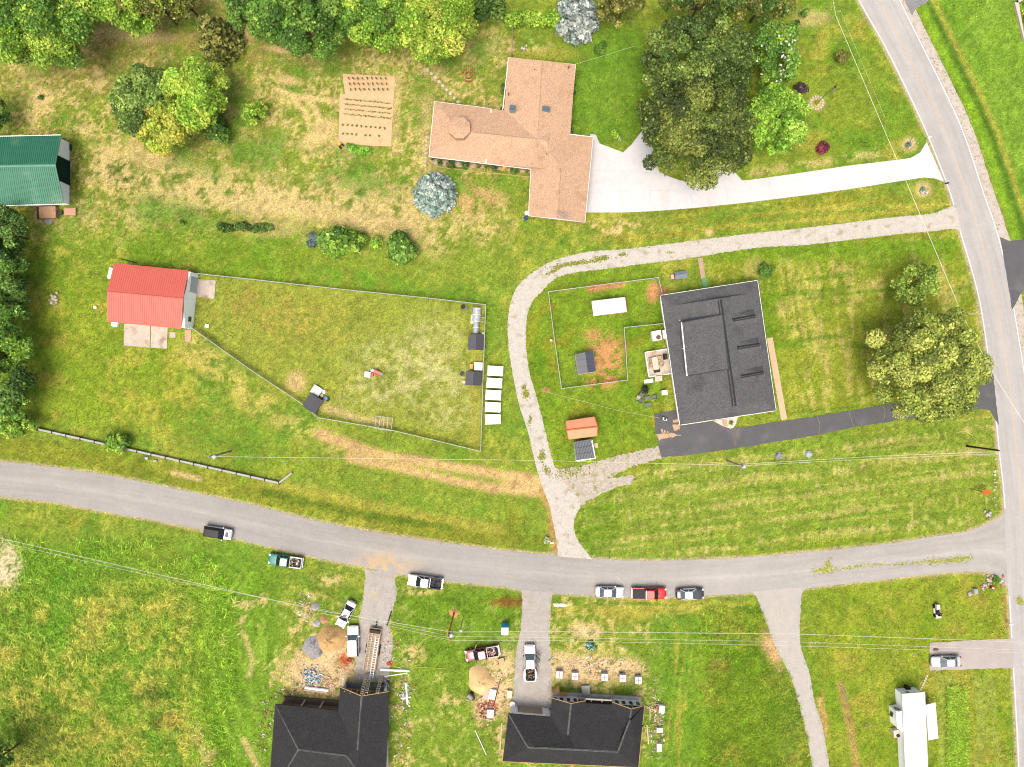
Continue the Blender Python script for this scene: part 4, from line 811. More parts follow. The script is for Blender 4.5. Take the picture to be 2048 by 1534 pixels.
def cabin(t, bm, gl, xb0, xr0, xr1, xb1, zb, zr, w, wr, roofmat=None, pill=True, sun=None):
    """glasshouse: base from xb0 (rear) to xb1 (front); roof from xr0 to xr1"""
    hb, hr = w/2*.93, wr/2
    b = [(xb0,-hb,zb),(xb1,-hb,zb),(xb1,hb,zb),(xb0,hb,zb)]; r = [(xr0,-hr,zr-.03),(xr1,-hr,zr-.03),(xr1,hr,zr-.03),(xr0,hr,zr-.03)]
    V = [Vector(v) for v in b+r]
    def q(nm, i, bow=0.0):
        mid0 = (V[i[0]]+V[i[1]])/2; mid1 = (V[i[2]]+V[i[3]])/2; bx = Vector((bow,0,0))
        if bow: MB().add([V[i[0]],mid0+bx,V[i[1]],V[i[2]],mid1+bx,V[i[3]]],[[0,1,4,5],[1,2,3,4]]).build(nm, gl, t, local=True)
        else: MB().add([V[k] for k in i],[[0,1,2,3]]).build(nm, gl, t, local=True)
    q('windshield',(1,2,6,5),.10); q('rear_window',(3,0,4,7),-.06); q('side_window',(0,1,5,4)); q('side_window',(2,3,7,6))
    rm = roofmat or bm
    rr = [[Vector((x,y,zz)) for x,y in ((xr0-.02,-hr*.82),(xr0+.10,-hr*1.02),(xr1-.10,-hr*1.02),(xr1+.02,-hr*.82),(xr1+.05,0),(xr1+.02,hr*.82),(xr1-.10,hr*1.02),(xr0+.10,hr*1.02),(xr0-.02,hr*.82),(xr0-.04,0))] for zz in (zr-.05,zr)]
    rr.append([Vector(((v.x-(xr0+xr1)/2)*.9+(xr0+xr1)/2, v.y*.86, zr+.045)) for v in rr[0]])
    rp = MB().rings(rr).build('roof', rm, t, smooth=False, local=True)
    if sun: MB().obox(sun,0,zr+.04,zr+.052,.55,wr*.55).build('sunroof', autod, rp, local=True)
    pmt = rm if pill is True else pill
    for i, j in ((0,4),(1,5),(2,6),(3,7)): MB().tube([V[i],V[j]], .055, 5).build('pillar', pmt, t, local=True)
    for s_ in (0,1):
        k = .48; pb = V[[0,3][s_]].lerp(V[[1,2][s_]],k); pt = V[[4,7][s_]].lerp(V[[5,6][s_]],k); MB().tube([pb,pt], .05, 5).build('pillar', pmt, t, local=True)
def wheels(t, L, w, fx, rx, r=.34):
    for x in (fx, rx):
        for s_ in (-1,1):
            y = s_*(w/2-.10); mb = MB()
            mb.rings([[Vector((x+rr*math.cos(a), yy, r+rr*math.sin(a))) for a in [2*math.pi*k/16 for k in range(16)]] for yy, rr in ((y-.11,r*.9),(y-.09,r),(y+.09,r),(y+.11,r*.9))])
            wv = mb.build('wheel', tyre, t, local=True)
            MB().rings([[Vector((x+r*.58*math.cos(a), yy, r+r*.58*math.sin(a))) for a in [2*math.pi*k/12 for k in range(12)]] for yy in (y+s_*.10,y+s_*.125)]).build('rim', rimm, wv, local=True)
def lamps(t, L, w, zf, zrr):
    for s_ in (-1,1):
        MB().obox(L/2-.20,s_*w*.36,zf-.09,zf+.045,.26,.30,-s_*.45).build('headlight', hl, t, local=True)
        MB().obox(-L/2+.12,s_*w*.38,zrr-.12,zrr+.04,.16,.26,s_*.4).build('taillight', tl, t, local=True)
def mirrors(t, x, w, z, m):
    for s_ in (-1,1): MB().obox(x,s_*(w/2+.10),z-.09,z+.09,.14,.24,s_*.25).build('mirror', m, t, local=True)
def sedan(label, px, py, ang, L=4.75, w=1.82, pnt=None, hood=None, trunk=None, gl=None, sun=None, dims=None, roofm=None):
    t = thing('parked_car', label, 'car', W(px,py,0.7)*1.0, math.radians(ang)); t.location.z = 0; XF[t.name] = (Vector(t.location), math.radians(ang))
    gl = gl or autog; prof = [(-L/2,.78),(-L/2+.12,.92),(-L/2+.75,.98),(-.9,.98),(.7,.96),(L/2-.5,.82),(L/2-.1,.70),(L/2,.62)]
    body_loft(stations(L,w,prof),L).build('body', pnt, t, True, local=True)
    cabin(t, pnt, gl, -L/2+.72, -L/2+1.40, .25, 1.02, .95, 1.43, w, w*.66, sun=sun, roofmat=roofm)
    if hood: MB().slab([(1.05,-w*.40,.985),(L/2-.30,-w*.34,.82),(L/2-.30,w*.34,.82),(1.05,w*.40,.985)],.02).build('hood', hood, t, local=True)
    MB().obox(L/2-.035,0,.34,.52,.08,w*.62).build('grille', blackm, t, local=True); MB().obox(-L/2+.03,0,.38,.56,.07,w*.6).build('bumper', pnt, t, local=True)
    wheels(t, L, w, L/2-.92, -L/2+1.0); lamps(t, L, w, .74, .90); mirrors(t, .85, w, 1.0, pnt)
    return t
def suv(label, px, py, ang, L, w, pnt, gl, roofm=None, panel=None, cap=None, nm='parked_car', cat='car'):
    t = thing(nm, label, cat, W(px,py,0.9), math.radians(ang)); t.location.z = 0; XF[t.name] = (Vector(t.location), math.radians(ang))
    prof = [(-L/2,.90),(-L/2+.12,1.04),(-.9,1.06),(.9,1.06),(L/2-.5,.96),(L/2-.12,.82),(L/2,.72)]
    body_loft(stations(L,w,prof),L).build('body', pnt, t, True, local=True)
    cabin(t, pnt, gl, -L/2+.12, -L/2+.45, .45, 1.10, 1.04, 1.68, w, w*(.66 if panel else .76), roofmat=roofm)
    if panel: MB().slab([(1.35,-w*.22,1.035),(L/2-.42,-w*.22,.965),(L/2-.42,w*.22,.965),(1.35,w*.22,1.035)],.02).build('hood_panel', panel, t, local=True)
    MB().obox(L/2-.03,0,.42,.62,.08,w*.62).build('grille', blackm, t, local=True); MB().obox(-L/2+.03,0,.42,.6,.07,w*.66).build('bumper', pnt, t, local=True)
    wheels(t, L, w, L/2-.9, -L/2+.95, .36); lamps(t, L, w, .88, .98); mirrors(t, .95, w, 1.12, pnt)
    return t
def pickup(label, px, py, ang, L, w, pnt, gl=None, railm=None, bedm=None, cover=None, cab=2.3, doors=(), whood=None, band=None, pads=None, dual=False):
    t = thing('pickup_truck', label, 'pickup truck', W(px,py,0.9), math.radians(ang)); t.location.z = 0; XF[t.name] = (Vector(t.location), math.radians(ang))
    gl = gl or autod; bl = L*.36; xb = -L/2+bl                     # bed length, bed/cab joint
    xw = L/2-1.45                                                   # windscreen base
    prof = [(xb+.03,1.06),(xw-.1,1.08),(xw+.1,1.06),(L/2-.45,1.00),(L/2-.1,.86),(L/2,.76)]
    st = [s for s in stations(L,w,prof,.36) if s[0] >= xb+.03]
    body_loft(st,L).build('body', pnt, t, True, local=True)
    cabin(t, pnt, gl, xb+.06, xb+.22, xw-.75, xw, 1.06, 1.72, w, w*.74, pill=pnt)
    bm_ = bedm or blackm; rl = railm or pnt; hw = w/2*.97
    MB().obox((-L/2+xb)/2,0,.58,.64,bl-.06,w*.9).build('bed_floor', bm_, t, local=True)
    for s_ in (-1,1):
        MB().box(-L/2+.05,xb,s_*hw-.10 if s_>0 else -hw,s_*hw if s_>0 else -hw+.10,.45,1.07).build('bed_side', pnt, t, local=True)
        MB().obox((-L/2+.05+xb)/2,s_*(hw-.06),1.07,1.10,bl-.05,.14).build('bed_rail', rl, t, local=True)
        if dual: MB().rings([[Vector((-L/2+bl*.45+.75*math.cos(a),s_*(hw+q),.55+.45*max(0,math.sin(a)))) for a in [math.pi*k/8 for k in range(9)]] for q in (0,.22)]).build('fender', pnt, t, local=True)
    MB().box(xb-.08,xb,-hw,hw,.6,1.1).build('bed_bulkhead', pnt, t, local=True)
    MB().box(-L/2+.0,-L/2+.07,-hw*.95,hw*.95,.5,1.06).build('tailgate', pnt, t, local=True)
    MB().obox(-L/2-.06,0,.42,.58,.14,w*.9).build('rear_bumper', chrome, t, local=True)
    MB().obox(L/2-.04,0,.40,.58,.12,w*.82).build('front_bumper', chrome, t, local=True)
    if cover: MB().obox((-L/2+xb)/2+.02,0,1.10,1.16,bl-.10,w*.86).build('bed_cover', cover, t, local=True)
    if band: MB().obox(xb+.10,0,1.72,1.78,.16,w*.74).build('light_bar', band, t, local=True)
    for side, x0, a in doors:
        q = math.radians(a)*side; cx, cy = x0, side*hw; mb = MB(); ln = 1.0
        ex, ey = cx-ln*math.cos(q), cy+abs(ln*math.sin(q))*side
        d = Vector((ex-cx,ey-cy,0)); nrm = Vector((-d.y,d.x,0)).normalized()*.07
        A_ = [Vector((cx,cy,0))-nrm, Vector((ex,ey,0))-nrm, Vector((ex,ey,0))+nrm, Vector((cx,cy,0))+nrm]
        mb.prism([tuple(v[:2]) for v in A_], .45, 1.08)
        dr = mb.build('door', pnt, t, local=True)
        MB().prism([tuple(v[:2]) for v in [Vector((cx,cy,0))-nrm*.5, Vector((ex,ey,0))-nrm*.5, Vector((ex,ey,0))+nrm*.5, Vector((cx,cy,0))+nrm*.5]], 1.08, 1.6).build('door_window', autod, dr, local=True)
    wheels(t, L, w, L/2-.95, -L/2+1.15, .39); lamps(t, L, w, .92, .98); mirrors(t, xw-.25, w, 1.16, blackm)
    return t
def junk(label, px, py, ang, lx, ly, cols, n, zb=.64, hmax=.35, seed=1, name='scrap_load', cat='debris'):
    """a jumble nobody could count: small boards, boxes and sheets"""
    r = np.random.default_rng(seed); mb = MB(); ca, sa = math.cos(math.radians(ang)), math.sin(math.radians(ang)); o = W(px,py,.9 if zb > .3 else 0); V = []; F = []; Cc = []
    for k in range(n):
        u, v = (r.uniform(-lx/2,lx/2), r.uniform(-ly/2,ly/2)) if zb > .3 else (float(np.clip(r.normal(0,.24),-.6,.6))*lx, float(np.clip(r.normal(0,.24),-.6,.6))*ly); sx, sy, sz = r.uniform(.08,.55), r.uniform(.05,.22), r.uniform(.03,.12); z0 = zb+r.uniform(0,hmax)*(1-abs(u)/lx)
        m_ = MB().obox(o.x+u*ca-v*sa, o.y+u*sa+v*ca, z0, z0+sz, sx, sy, r.uniform(0,3.1)); b0 = len(V)
        tilt = r.normal(0,.15,2)
        for q in m_.v: V.append((q.x,q.y,q.z+(q.x-o.x-u*ca+v*sa)*tilt[0]+(q.y-o.y-u*sa-v*ca)*tilt[1]))
        F += [[i+b0 for i in f] for f in m_.f]; col = np.array(c(*cols[r.integers(len(cols))]))*r.uniform(.7,1.15); Cc += [col]*8
    return col_mesh(name, np.array(V), np.array(F), np.array(Cc), attr_mat('scrap', .8), label=label, cat=cat, kind='stuff')
pW, pS, pR, pT, pM, pK, pG = paint('white',(250,250,250)), paint('silver',(228,232,236)), paint('red',(238,30,26)), paint('teal',(70,160,148)), paint('maroon',(180,92,98)), paint('black',(58,60,66)), paint('light_silver',(236,238,240))
suv('silver crossover with a dark glass roof and grey bonnet panel on the road edge', 435, 1066, -9, 4.75, 1.85, pS, autod, roofm=autod, panel=pm('bonnet_vinyl', c(120,122,126),.1,3))
pickup('teal pickup with junk in its bed parked in the roadside grass', 570, 1122, 172, 5.6, 1.85, pT, railm=trim)
junk('jumble of rubbish, tubs and boards in the bed of the teal pickup', 588, 1125, 172, 1.7, 1.35, [(240,236,230),(206,120,84),(120,110,100),(230,210,180),(90,90,92)], 70, seed=2)
pickup('white pickup with a black open bed parked near the gravel drive', 850, 1164, 172, 5.7, 1.9, pW, bedm=blackm, railm=blackm)
junk('blue and dark tools lying in the bed of the white pickup', 871, 1166, 172, 1.4, 1.2, [(50,52,56),(40,70,140),(60,62,66)], 16, seed=3, hmax=.1)
sedan('white saloon with a sunroof parked askew by the soil heap', 692, 1228, 242, 4.7, 1.78, pW, gl=autod, sun=.05)
suv('white sport utility wagon parked nose up beside the soil heap', 706, 1283, 91, 5.2, 1.95, pW, autog, roofm=pW)
pickup('faded maroon pickup with a loaded bed parked on the building plot', 964, 1307, 190, 5.6, 1.85, pM, railm=pm('rail_pale',c(220,216,212),.1,3), doors=((-1,1.15,55),))
junk('boards, buckets and rubble in the bed of the maroon pickup', 982, 1303, 190, 1.7, 1.35, [(240,236,232),(200,110,90),(110,96,90),(226,200,180),(80,70,72)], 70, seed=4)
pickup('white pickup with two doors open and wide rear wings on the gravel drive', 1060, 1326, 91, 6.0, 1.9, pW, gl=autog, doors=((-1,1.25,48),(-1,.30,30)), dual=True)
junk('tools and bricks piled in the bed of the open-doored white pickup', 1059, 1351, 91, 1.8, 1.3, [(70,60,58),(176,120,104),(220,190,160),(130,120,116),(40,40,44)], 60, seed=5)
sedan('white saloon leftmost of the three cars lined up below the road', 1219, 1184, 2-4, 4.8, 1.85, pG)
pickup('bright red pickup with a black bed cover parked between two cars', 1299, 1187, 0, 5.7, 1.9, pR, cover=pm('tonneau', c(60,62,64),.12,2,.7), band=trim)
bw = sedan('white car with a black bonnet and boot lid, right of the red pickup', 1380, 1188, 2, 4.7, 1.85, pK, roofm=pW)
for s_ in (-1,1): MB().slab([(-1.15,s_*.70,.985),(.95,s_*.70,.975),(.95,s_*.945,.86),(-1.15,s_*.945,.88)],.30).build('door_panel', pW, bw, local=True)
sedan('pale blue-silver saloon on the parking pad by the main road', 1892, 1323, 182, 4.9, 1.82, paint('ice',(214,220,226)))
# ------------------------------------------------------------ trees and shrubs
bark = pm('bark', c(112,96,80), .25, 3, .95)
leafmat = attr_mat('leaf', 0.65, 0.28, spec=0.2); LEAFK = 1.9
def leaf_cloud(r, lobes, dens, size, cols, up=0.35, lobe_cols=None, elong=1.0, jit=.22):
    """lobes (k,4): leaf faces spread over lumpy surfaces and a little inside"""
    lobes = np.asarray(lobes); area = 4*math.pi*lobes[:,3]**2*.7
    n = int(max(40, area.sum()*dens)); pk = r.choice(len(lobes), n, p=area/area.sum()); L = lobes[pk]
    d = r.normal(0,1,(n,3)); d[:,2] = np.abs(d[:,2])*np.where(r.uniform(0,1,n) < .82, 1, -.6); d /= np.linalg.norm(d,axis=1)[:,None]
    rad = L[:,3]*np.where(r.uniform(0,1,n) < .75, r.uniform(.82,1.12,n), r.uniform(.45,.9,n))
    p = L[:,:3] + d*rad[:,None]
    nn = d*.8 + r.normal(0,.45,(n,3)) + np.array([0,0,up]); nn /= np.linalg.norm(nn,axis=1)[:,None]
    t = np.cross(nn, r.normal(0,1,(n,3))); t /= np.linalg.norm(t,axis=1)[:,None]; b = np.cross(nn, t)
    s = size*np.exp(r.normal(0,.38,n))[:,None]; a, q = t*s*.5*elong, b*s*.5
    V = np.stack([p-a, p-q*.9+nn*s*.08, p+a, p+q*.9+nn*s*.08], 1).reshape(-1,3)
    cols = np.asarray([c(*k) for k in cols]) if np.max(cols[0]) > 1 else np.asarray(cols)
    lc_ = r.integers(0, len(cols), len(lobes)) if lobe_cols is None else lobe_cols
    k = np.where(r.uniform(0,1,n) < .72, lc_[pk], r.integers(0,len(cols),n))
    Cc = cols[k]*np.exp(r.normal(0,.12,len(lobes)))[pk][:,None]*np.array([1.0,.97,1.08])*LEAFK*np.exp(r.normal(0,jit,n))[:,None]
    Cc = Cc*.90 + Cc.mean(1)[:,None]*.10
    return V, np.repeat(np.clip(Cc,0,.6), 4, 0)
def plant(name, label, cat, base, lobes, cols, seed, dens=14, size=.36, trunk=None, group=None, cname='crown', lobe_cols=None, up=.35, limbs=7, elong=1.0, sub=None, jit=.30):
    r = np.random.default_rng(seed); base = Vector((base[0],base[1],0)); lobes = np.asarray(lobes, float)
    t = thing(name, label, cat, base, 0, group)
    V, Cc = leaf_cloud(r, lobes, dens, size, cols, up, lobe_cols, elong, jit)
    col_mesh(cname, V-np.array(base), np.arange(len(V)).reshape(-1,4), Cc, leafmat, t)
    if trunk:
        th_, tr = trunk; mb = MB().tube([(0,0,-.1),(tr*.2,0,th_*.5),(0,tr*.2,th_)], tr, 8, tr*.55)
        pk = r.choice(len(lobes), min(limbs,len(lobes)), replace=False)
        tm = mb.build('trunk', bark, t, local=True)
        for i in pk:
            e = Vector(lobes[i][:3])-base; m = Vector((e.x*.45,e.y*.45,th_*.6+e.z*.35))
            MB().tube([(0,0,th_*.75), m, e], tr*.45, 5, tr*.12).build('limb', bark, tm, local=True)
    return t
def crown_lobes(r, cx, cy, zc, rx, ry, rz, n, lr, flat=.0):
    out = []
    for i in range(max(2,n//6)):
        q = lr*r.uniform(.8,1.2); d = r.uniform(-.5,.5,2); out.append((cx+d[0]*rx, cy+d[1]*ry, zc+rz*r.uniform(.3,.72), q))
    for i in range(n):
        while True:
            d = r.normal(0,1,3); d /= np.linalg.norm(d)
            if d[2] > -.35: break
        k = r.uniform(.55,.9); q = lr*r.uniform(.7,1.3)
        out.append((cx+d[0]*max(.05,rx-q)*k/.8, cy+d[1]*max(.05,ry-q)*k/.8, zc+d[2]*max(.05,rz-q)*k/.8, q))
    return np.array(out)
def tree(name, label, px, py, rpx, rpy, h, cols, seed, group=None, size=.25, dens=34, lob=38, lr=.24, zc=.58, jit=.32, lobe_cols=None):
    z = h*zc; p = W(px,py,z); k = (1-z/H)/S; rx, ry, rz = rpx*k, rpy*k, h*(1-zc)
    r = np.random.default_rng(seed+100); L = crown_lobes(r, p.x, p.y, z, rx, ry, rz, lob, min(rx,ry)*lr)
    return plant(name, label, 'tree', p, L, cols, seed, dens, size, (h*.42, max(.12,h*.026)), group, lobe_cols=lobe_cols, jit=jit)
def bush(name, label, px, py, rpx, rpy, h, cols, seed, group=None, size=.22, dens=34, lob=9, cat='shrub', elong=1.0, jit=.22):
    z = h*.5; p = W(px,py,z); k = (1-z/H)/S; rx, ry = rpx*k, rpy*k
    r = np.random.default_rng(seed+300); L = crown_lobes(r, p.x, p.y, z, rx, ry, h*.55, lob, min(rx,ry)*.45)
    return plant(name, label, cat, p, L, cols, seed, dens, size, (h*.5,.05), group, 'foliage', limbs=3, elong=elong, jit=jit)
def conifer(name, label, px, py, rpx, h, cols, seed, group=None, size=.30, dens=18, rpy=None):
    z = h*.35; p = W(px,py,z); k = (1-z/H)/S; R = rpx*k; r = np.random.default_rng(seed+500); L = []; ry = (rpy or rpx)/rpx
    lv = 9
    for i in range(lv):
        t = i/(lv-1); zz = h*(.10+.84*t); rr = R*(1-t)**.8; nb = max(1,int(12*(1-t)+3))
        for b_ in range(nb):
            a = 2*math.pi*(b_+r.uniform(-.3,.3))/nb + i*.5
            for q in (1.0,.6) if rr > .9 else (.8,):
                L.append((p.x+math.cos(a)*rr*q*.88, p.y+math.sin(a)*rr*q*.88*ry, zz-rr*q*.12+.1, max(.22,R*.17*(1-t*.4))*r.uniform(.8,1.25)))
    return plant(name, label, 'tree', p, np.array(L), cols, seed, dens, size, (h*.9,max(.1,h*.02)), group, up=.2, limbs=4, elong=1.5)
BR = [(150,190,44),(124,172,30),(172,204,58),(108,152,28)]; GN = [(104,150,44),(84,130,36),(126,166,54),(70,112,34)]; DG = [(82,118,40),(64,98,34),(102,138,48),(54,84,32)]
OL = [(122,128,46),(100,108,40),(144,144,58),(84,92,36)]; YG = [(166,186,48),(140,168,36),(188,198,62),(118,146,34)]; YE = [(206,196,50),(188,186,46),(222,190,48),(150,168,44)]; BLU = [(162,190,170),(142,172,154),(184,206,186),(118,148,134)]; SIL = [(172,190,174),(152,172,158),(192,206,190),(122,142,128)]
MP = [(98,126,44),(78,104,38),(122,146,56),(62,86,32)]; MPD = [(98,120,42),(76,96,34),(126,140,52),(58,76,30)]
NB = 'trees along the northern edge'
tree('broadleaf_tree', 'big bright green tree filling the top left corner', 70, 46, 118, 104, 15, BR+GN, 1, NB, lob=56)
tree('broadleaf_tree', 'lime green tree at the top edge just right of the corner tree', 246, 16, 70, 56, 12, BR, 2, NB)
tree('scrub_tree', 'thin olive tree at the top edge between the lime tree and bare scrub', 318, 10, 60, 48, 10, OL+YG, 3, NB, dens=18)
tree('scrub_tree', 'sparse dark scrub tree at the top edge with bare twigs', 372, 5, 34, 36, 9, OL, 4, NB, dens=10)
conifer('cedar_tree', 'narrow olive cedar standing in front of the northern trees', 432, 72, 44, 9, [(134,142,60),(112,122,52),(158,160,72),(92,104,46)], 5, NB, dens=14)
tree('broadleaf_tree', 'large deep green maple in the middle of the northern tree line', 602, 40, 98, 74, 15, GN, 6, NB, lob=56)
tree('broadleaf_tree', 'dark green tree left of the deep green northern maple', 506, 24, 52, 46, 12, GN+DG, 7, NB)
tree('broadleaf_tree', 'mid green tree between the northern maple and the yellow-green tree', 756, 32, 92, 66, 13, GN+BR, 8, NB, lob=46)
tree('broadleaf_tree', 'yellow-green drooping tree above the vegetable garden', 872, 50, 92, 76, 13, YG+BR, 9, NB, lob=52)
bush('broad_shrub', 'dark green shrub mass at the top edge beside the clipped hedge', 975, 18, 44, 34, 5, DG, 10, size=.3, dens=18)
L = [W(1016+ k*8.6, 38+math.sin(k)*3, 1.1) for k in range(13)]
plant('clipped_hedge', 'bright green clipped hedge along the north boundary', 'hedge', W(1066,38), [(p.x,p.y,1.0,1.15) for p in L], BR, 11, 24, .24, cname='foliage')
conifer('blue_spruce', 'silver-blue spruce at the top edge right of the clipped hedge', 1156, 22, 44, 9, SIL, 12, NB, rpy=52, dens=20)
tree('cedar_tree', 'olive brown tree right of the silver spruce', 1245, 12, 50, 38, 9, OL, 13, NB)
tree('cedar_tree', 'wide olive evergreen at the top edge above the big maple', 1400, 2, 80, 42, 10, OL+DG, 14, NB, lob=46); tree('cedar_tree', 'olive evergreen at the top edge nearest the power line', 1525, 6, 70, 44, 10, OL+DG, 15, NB)
tree('shade_tree', 'large leafy green maple behind the dark shade tree', 1384, 120, 122, 96, 14, MP, 16, lob=84, lr=.17); tree('shade_tree', 'huge dark olive shade tree overhanging the white driveway', 1392, 258, 116, 118, 15, MPD, 17, lob=90, lr=.17)
mg = tree('magnolia_tree', 'round glossy green magnolia dotted with white blossoms', 1550, 108, 52, 66, 9, GN+[(130,170,40)], 18, lob=46)
r = np.random.default_rng(77); pz = W(1550,108,6.4); fl = []
for k in range(46):
    a, q = r.uniform(0,6.28), math.sqrt(r.uniform(0,1)); fl.append((pz.x+math.cos(a)*q*3.9, pz.y+math.sin(a)*q*4.9, 9.2-3.6*q*q+r.uniform(-.2,.35), .12))
V, Cc = leaf_cloud(r, fl, 60, .17, [(250,250,240),(244,244,228)]); col_mesh('blossoms', V-np.array(mg.location), np.arange(len(V)).reshape(-1,4), Cc, leafmat, mg, kind='stuff')
tree('broadleaf_tree', 'fresh lime green tree below the magnolia', 1555, 244, 62, 72, 9, [(140,190,44),(116,168,34),(160,206,60),(96,144,30)], 19, lob=46)
bush('smoke_bush', 'small dark purple bush tucked beside the lime green tree', 1602, 178, 14, 13, 1.6, [(84,70,74),(66,56,62),(100,88,84)], 20)
bush('red_barberry', 'dark red-purple shrub alone on the lawn north of the white driveway', 1642, 296, 16, 15, 1.5, [(120,40,62),(92,30,50),(146,58,74)], 21)
bush('young_tree', 'small olive bush on the lawn near the power line', 1683, 118, 16, 18, 2.4, OL, 22); bush('young_tree', 'tiny sapling near the top of the east lawn', 1608, 28, 10, 9, 1.6, GN, 23); bush('young_tree', 'dark small bush next to the tiny sapling on the east lawn', 1592, 48, 8, 8, 1.2, DG, 24)
tree('orchard_tree', 'dull green tree, left of the yellowing one in the north-west yard', 296, 204, 70, 78, 9, [(116,150,56),(96,128,48),(140,170,66),(82,110,42)], 25, lob=50)
tree('orchard_tree', 'vivid lime tree, right of the yellowing one in the north-west yard', 394, 192, 64, 78, 10, [(160,200,48),(134,182,38),(182,210,62),(110,152,32)], 26, lob=50)
tree('orchard_tree', 'yellowing tree in the middle of the north-west yard clump', 334, 254, 66, 56, 9, YG+YG+[(206,196,60),(194,186,56)], 27, lob=46)
bush('broad_shrub', 'dark green low growth added as the shade at the right foot of the yard clump', 436, 262, 32, 34, 3.5, DG+GN, 28, size=.3, dens=18)  # low growth added, its dark green standing for shade beside the clump
tree('young_tree', 'small round bright green tree west of the vegetable garden', 509, 228, 28, 28, 4, BR, 29, size=.28, dens=24, lob=16)
conifer('blue_spruce', 'round blue-grey spruce on the burnt lawn south of the tan house', 868, 384, 44, 6, BLU, 30, dens=26, size=.26)
HB = 'shrubs in the row north of the fenced yard'
L = [W(442+k*11, 453+2.5*math.sin(k*1.3)+k*.4, .4) for k in range(10)]
plant('juniper_hedge', 'low dark green juniper hedge on the burnt lawn', 'hedge', W(492,455), [(p.x,p.y,.35,.72+.12*math.sin(k*2)) for k,p in enumerate(L)], DG, 31, 40, .2, cname='foliage')
bush('juniper', 'small blue-green juniper at the left end of the shrub row', 627, 482, 15, 17, 1.3, [(96,120,112),(76,100,94),(116,138,128)], 32, HB); bush('broad_shrub', 'largest feathery green shrub in the shrub row', 676, 484, 40, 34, 3.2, BR+GN, 33, HB, size=.3, dens=20, lob=16, elong=1.6); bush('broad_shrub', 'rounded green shrub touching the largest one on its right', 713, 484, 24, 27, 2.8, GN+BR, 34, HB, size=.28, lob=12); bush('broad_shrub', 'small sparse sapling between the two big shrubs of the row', 752, 487, 16, 17, 1.8, BR, 35, HB, dens=18); bush('broad_shrub', 'rounded dark green shrub at the right end of the shrub row', 806, 497, 34, 34, 3.2, GN, 36, HB, size=.3, dens=20, lob=16, elong=1.6)
WL = 'trees along the western edge'
for k, (x,y,rx,ry,h,cl,lab) in enumerate(((14,466,54,58,8,DG,'dark tree at the left edge just below the green barn'),(8,545,58,60,9,DG+GN,'dark tree at the left edge level with the red roof'),(4,612,54,54,9,GN+DG,'green tree at the left edge, third below the barn'),(14,685,56,58,9,GN+BR,'brighter green tree at the left edge level with the concrete pad'),(8,760,60,54,9,DG,'dark tree at the left edge, second above the grey panel fence'),(18,812,46,38,7,GN,'green tree at the left edge just above the fence end'),(34,852,50,26,4,BR+GN,'low bright shrubbery at the left edge where the panel fence starts'),(-14,222,30,40,7,DG,'dark tree cut by the left edge above the green barn'),(4,1512,22,32,7,DG,'dark tree in the bottom left corner'))):
    tree('edge_tree', lab, x, y, rx, ry, h, cl, 40+k, WL, lob=30)
bush('broad_shrub', 'leafy green shrub growing over the grey panel fence', 236, 887, 29, 22, 2.4, GN+BR, 50, size=.3, dens=20, lob=12, elong=1.6)
bush('round_shrub', 'dark round shrub on the lawn north-east of the grey house', 1533, 541, 18, 18, 2.0, DG+GN, 51)
tree('young_tree', 'feathery light green tree beside the main road', 1832, 568, 54, 44, 7, [(150,180,60),(126,160,46),(172,196,76),(104,136,40)], 52, dens=24, lob=34); tree('shade_tree', 'great light green tree by the main road overhanging the blacktop drive', 1852, 730, 120, 116, 14, [(158,176,62),(134,154,50),(180,192,80),(106,126,44)], 53, lob=96, lr=.16)
fb = 'clipped shrubs in the bed below the tan house'
for k,(x,y,rr,cl,lab) in enumerate(((865,318,5,DG,'tiny dark shrub at the west end of the tan house bed'),(879,325,8,DG,'small round dark shrub second from the west in the house bed'),(902,328,12,DG,'square clipped dark shrub, left of the big pair in the house bed'),(928,330,12,DG,'square clipped dark shrub, right of the big pair in the house bed'),(957,333,6,OL,'small brownish shrub past the big pair in the house bed'),(989,336,10,DG,'round dark shrub in the middle of the house bed'),(1009,338,6,[(236,196,40),(220,176,36)],'clump of yellow flowers in the tan house bed'),(1030,341,11,DG,'round dark shrub near the garage corner of the house bed'),(1052,341,6,OL,'small shrub in the angle of the tan house'),(972,337,9,OL+YG,'loose olive shrub spilling over the house bed edge'))):
    bush('bed_shrub', lab, x, y, rr, rr, 1.0, cl, 60+k, fb, size=.14, dens=60, lob=6)
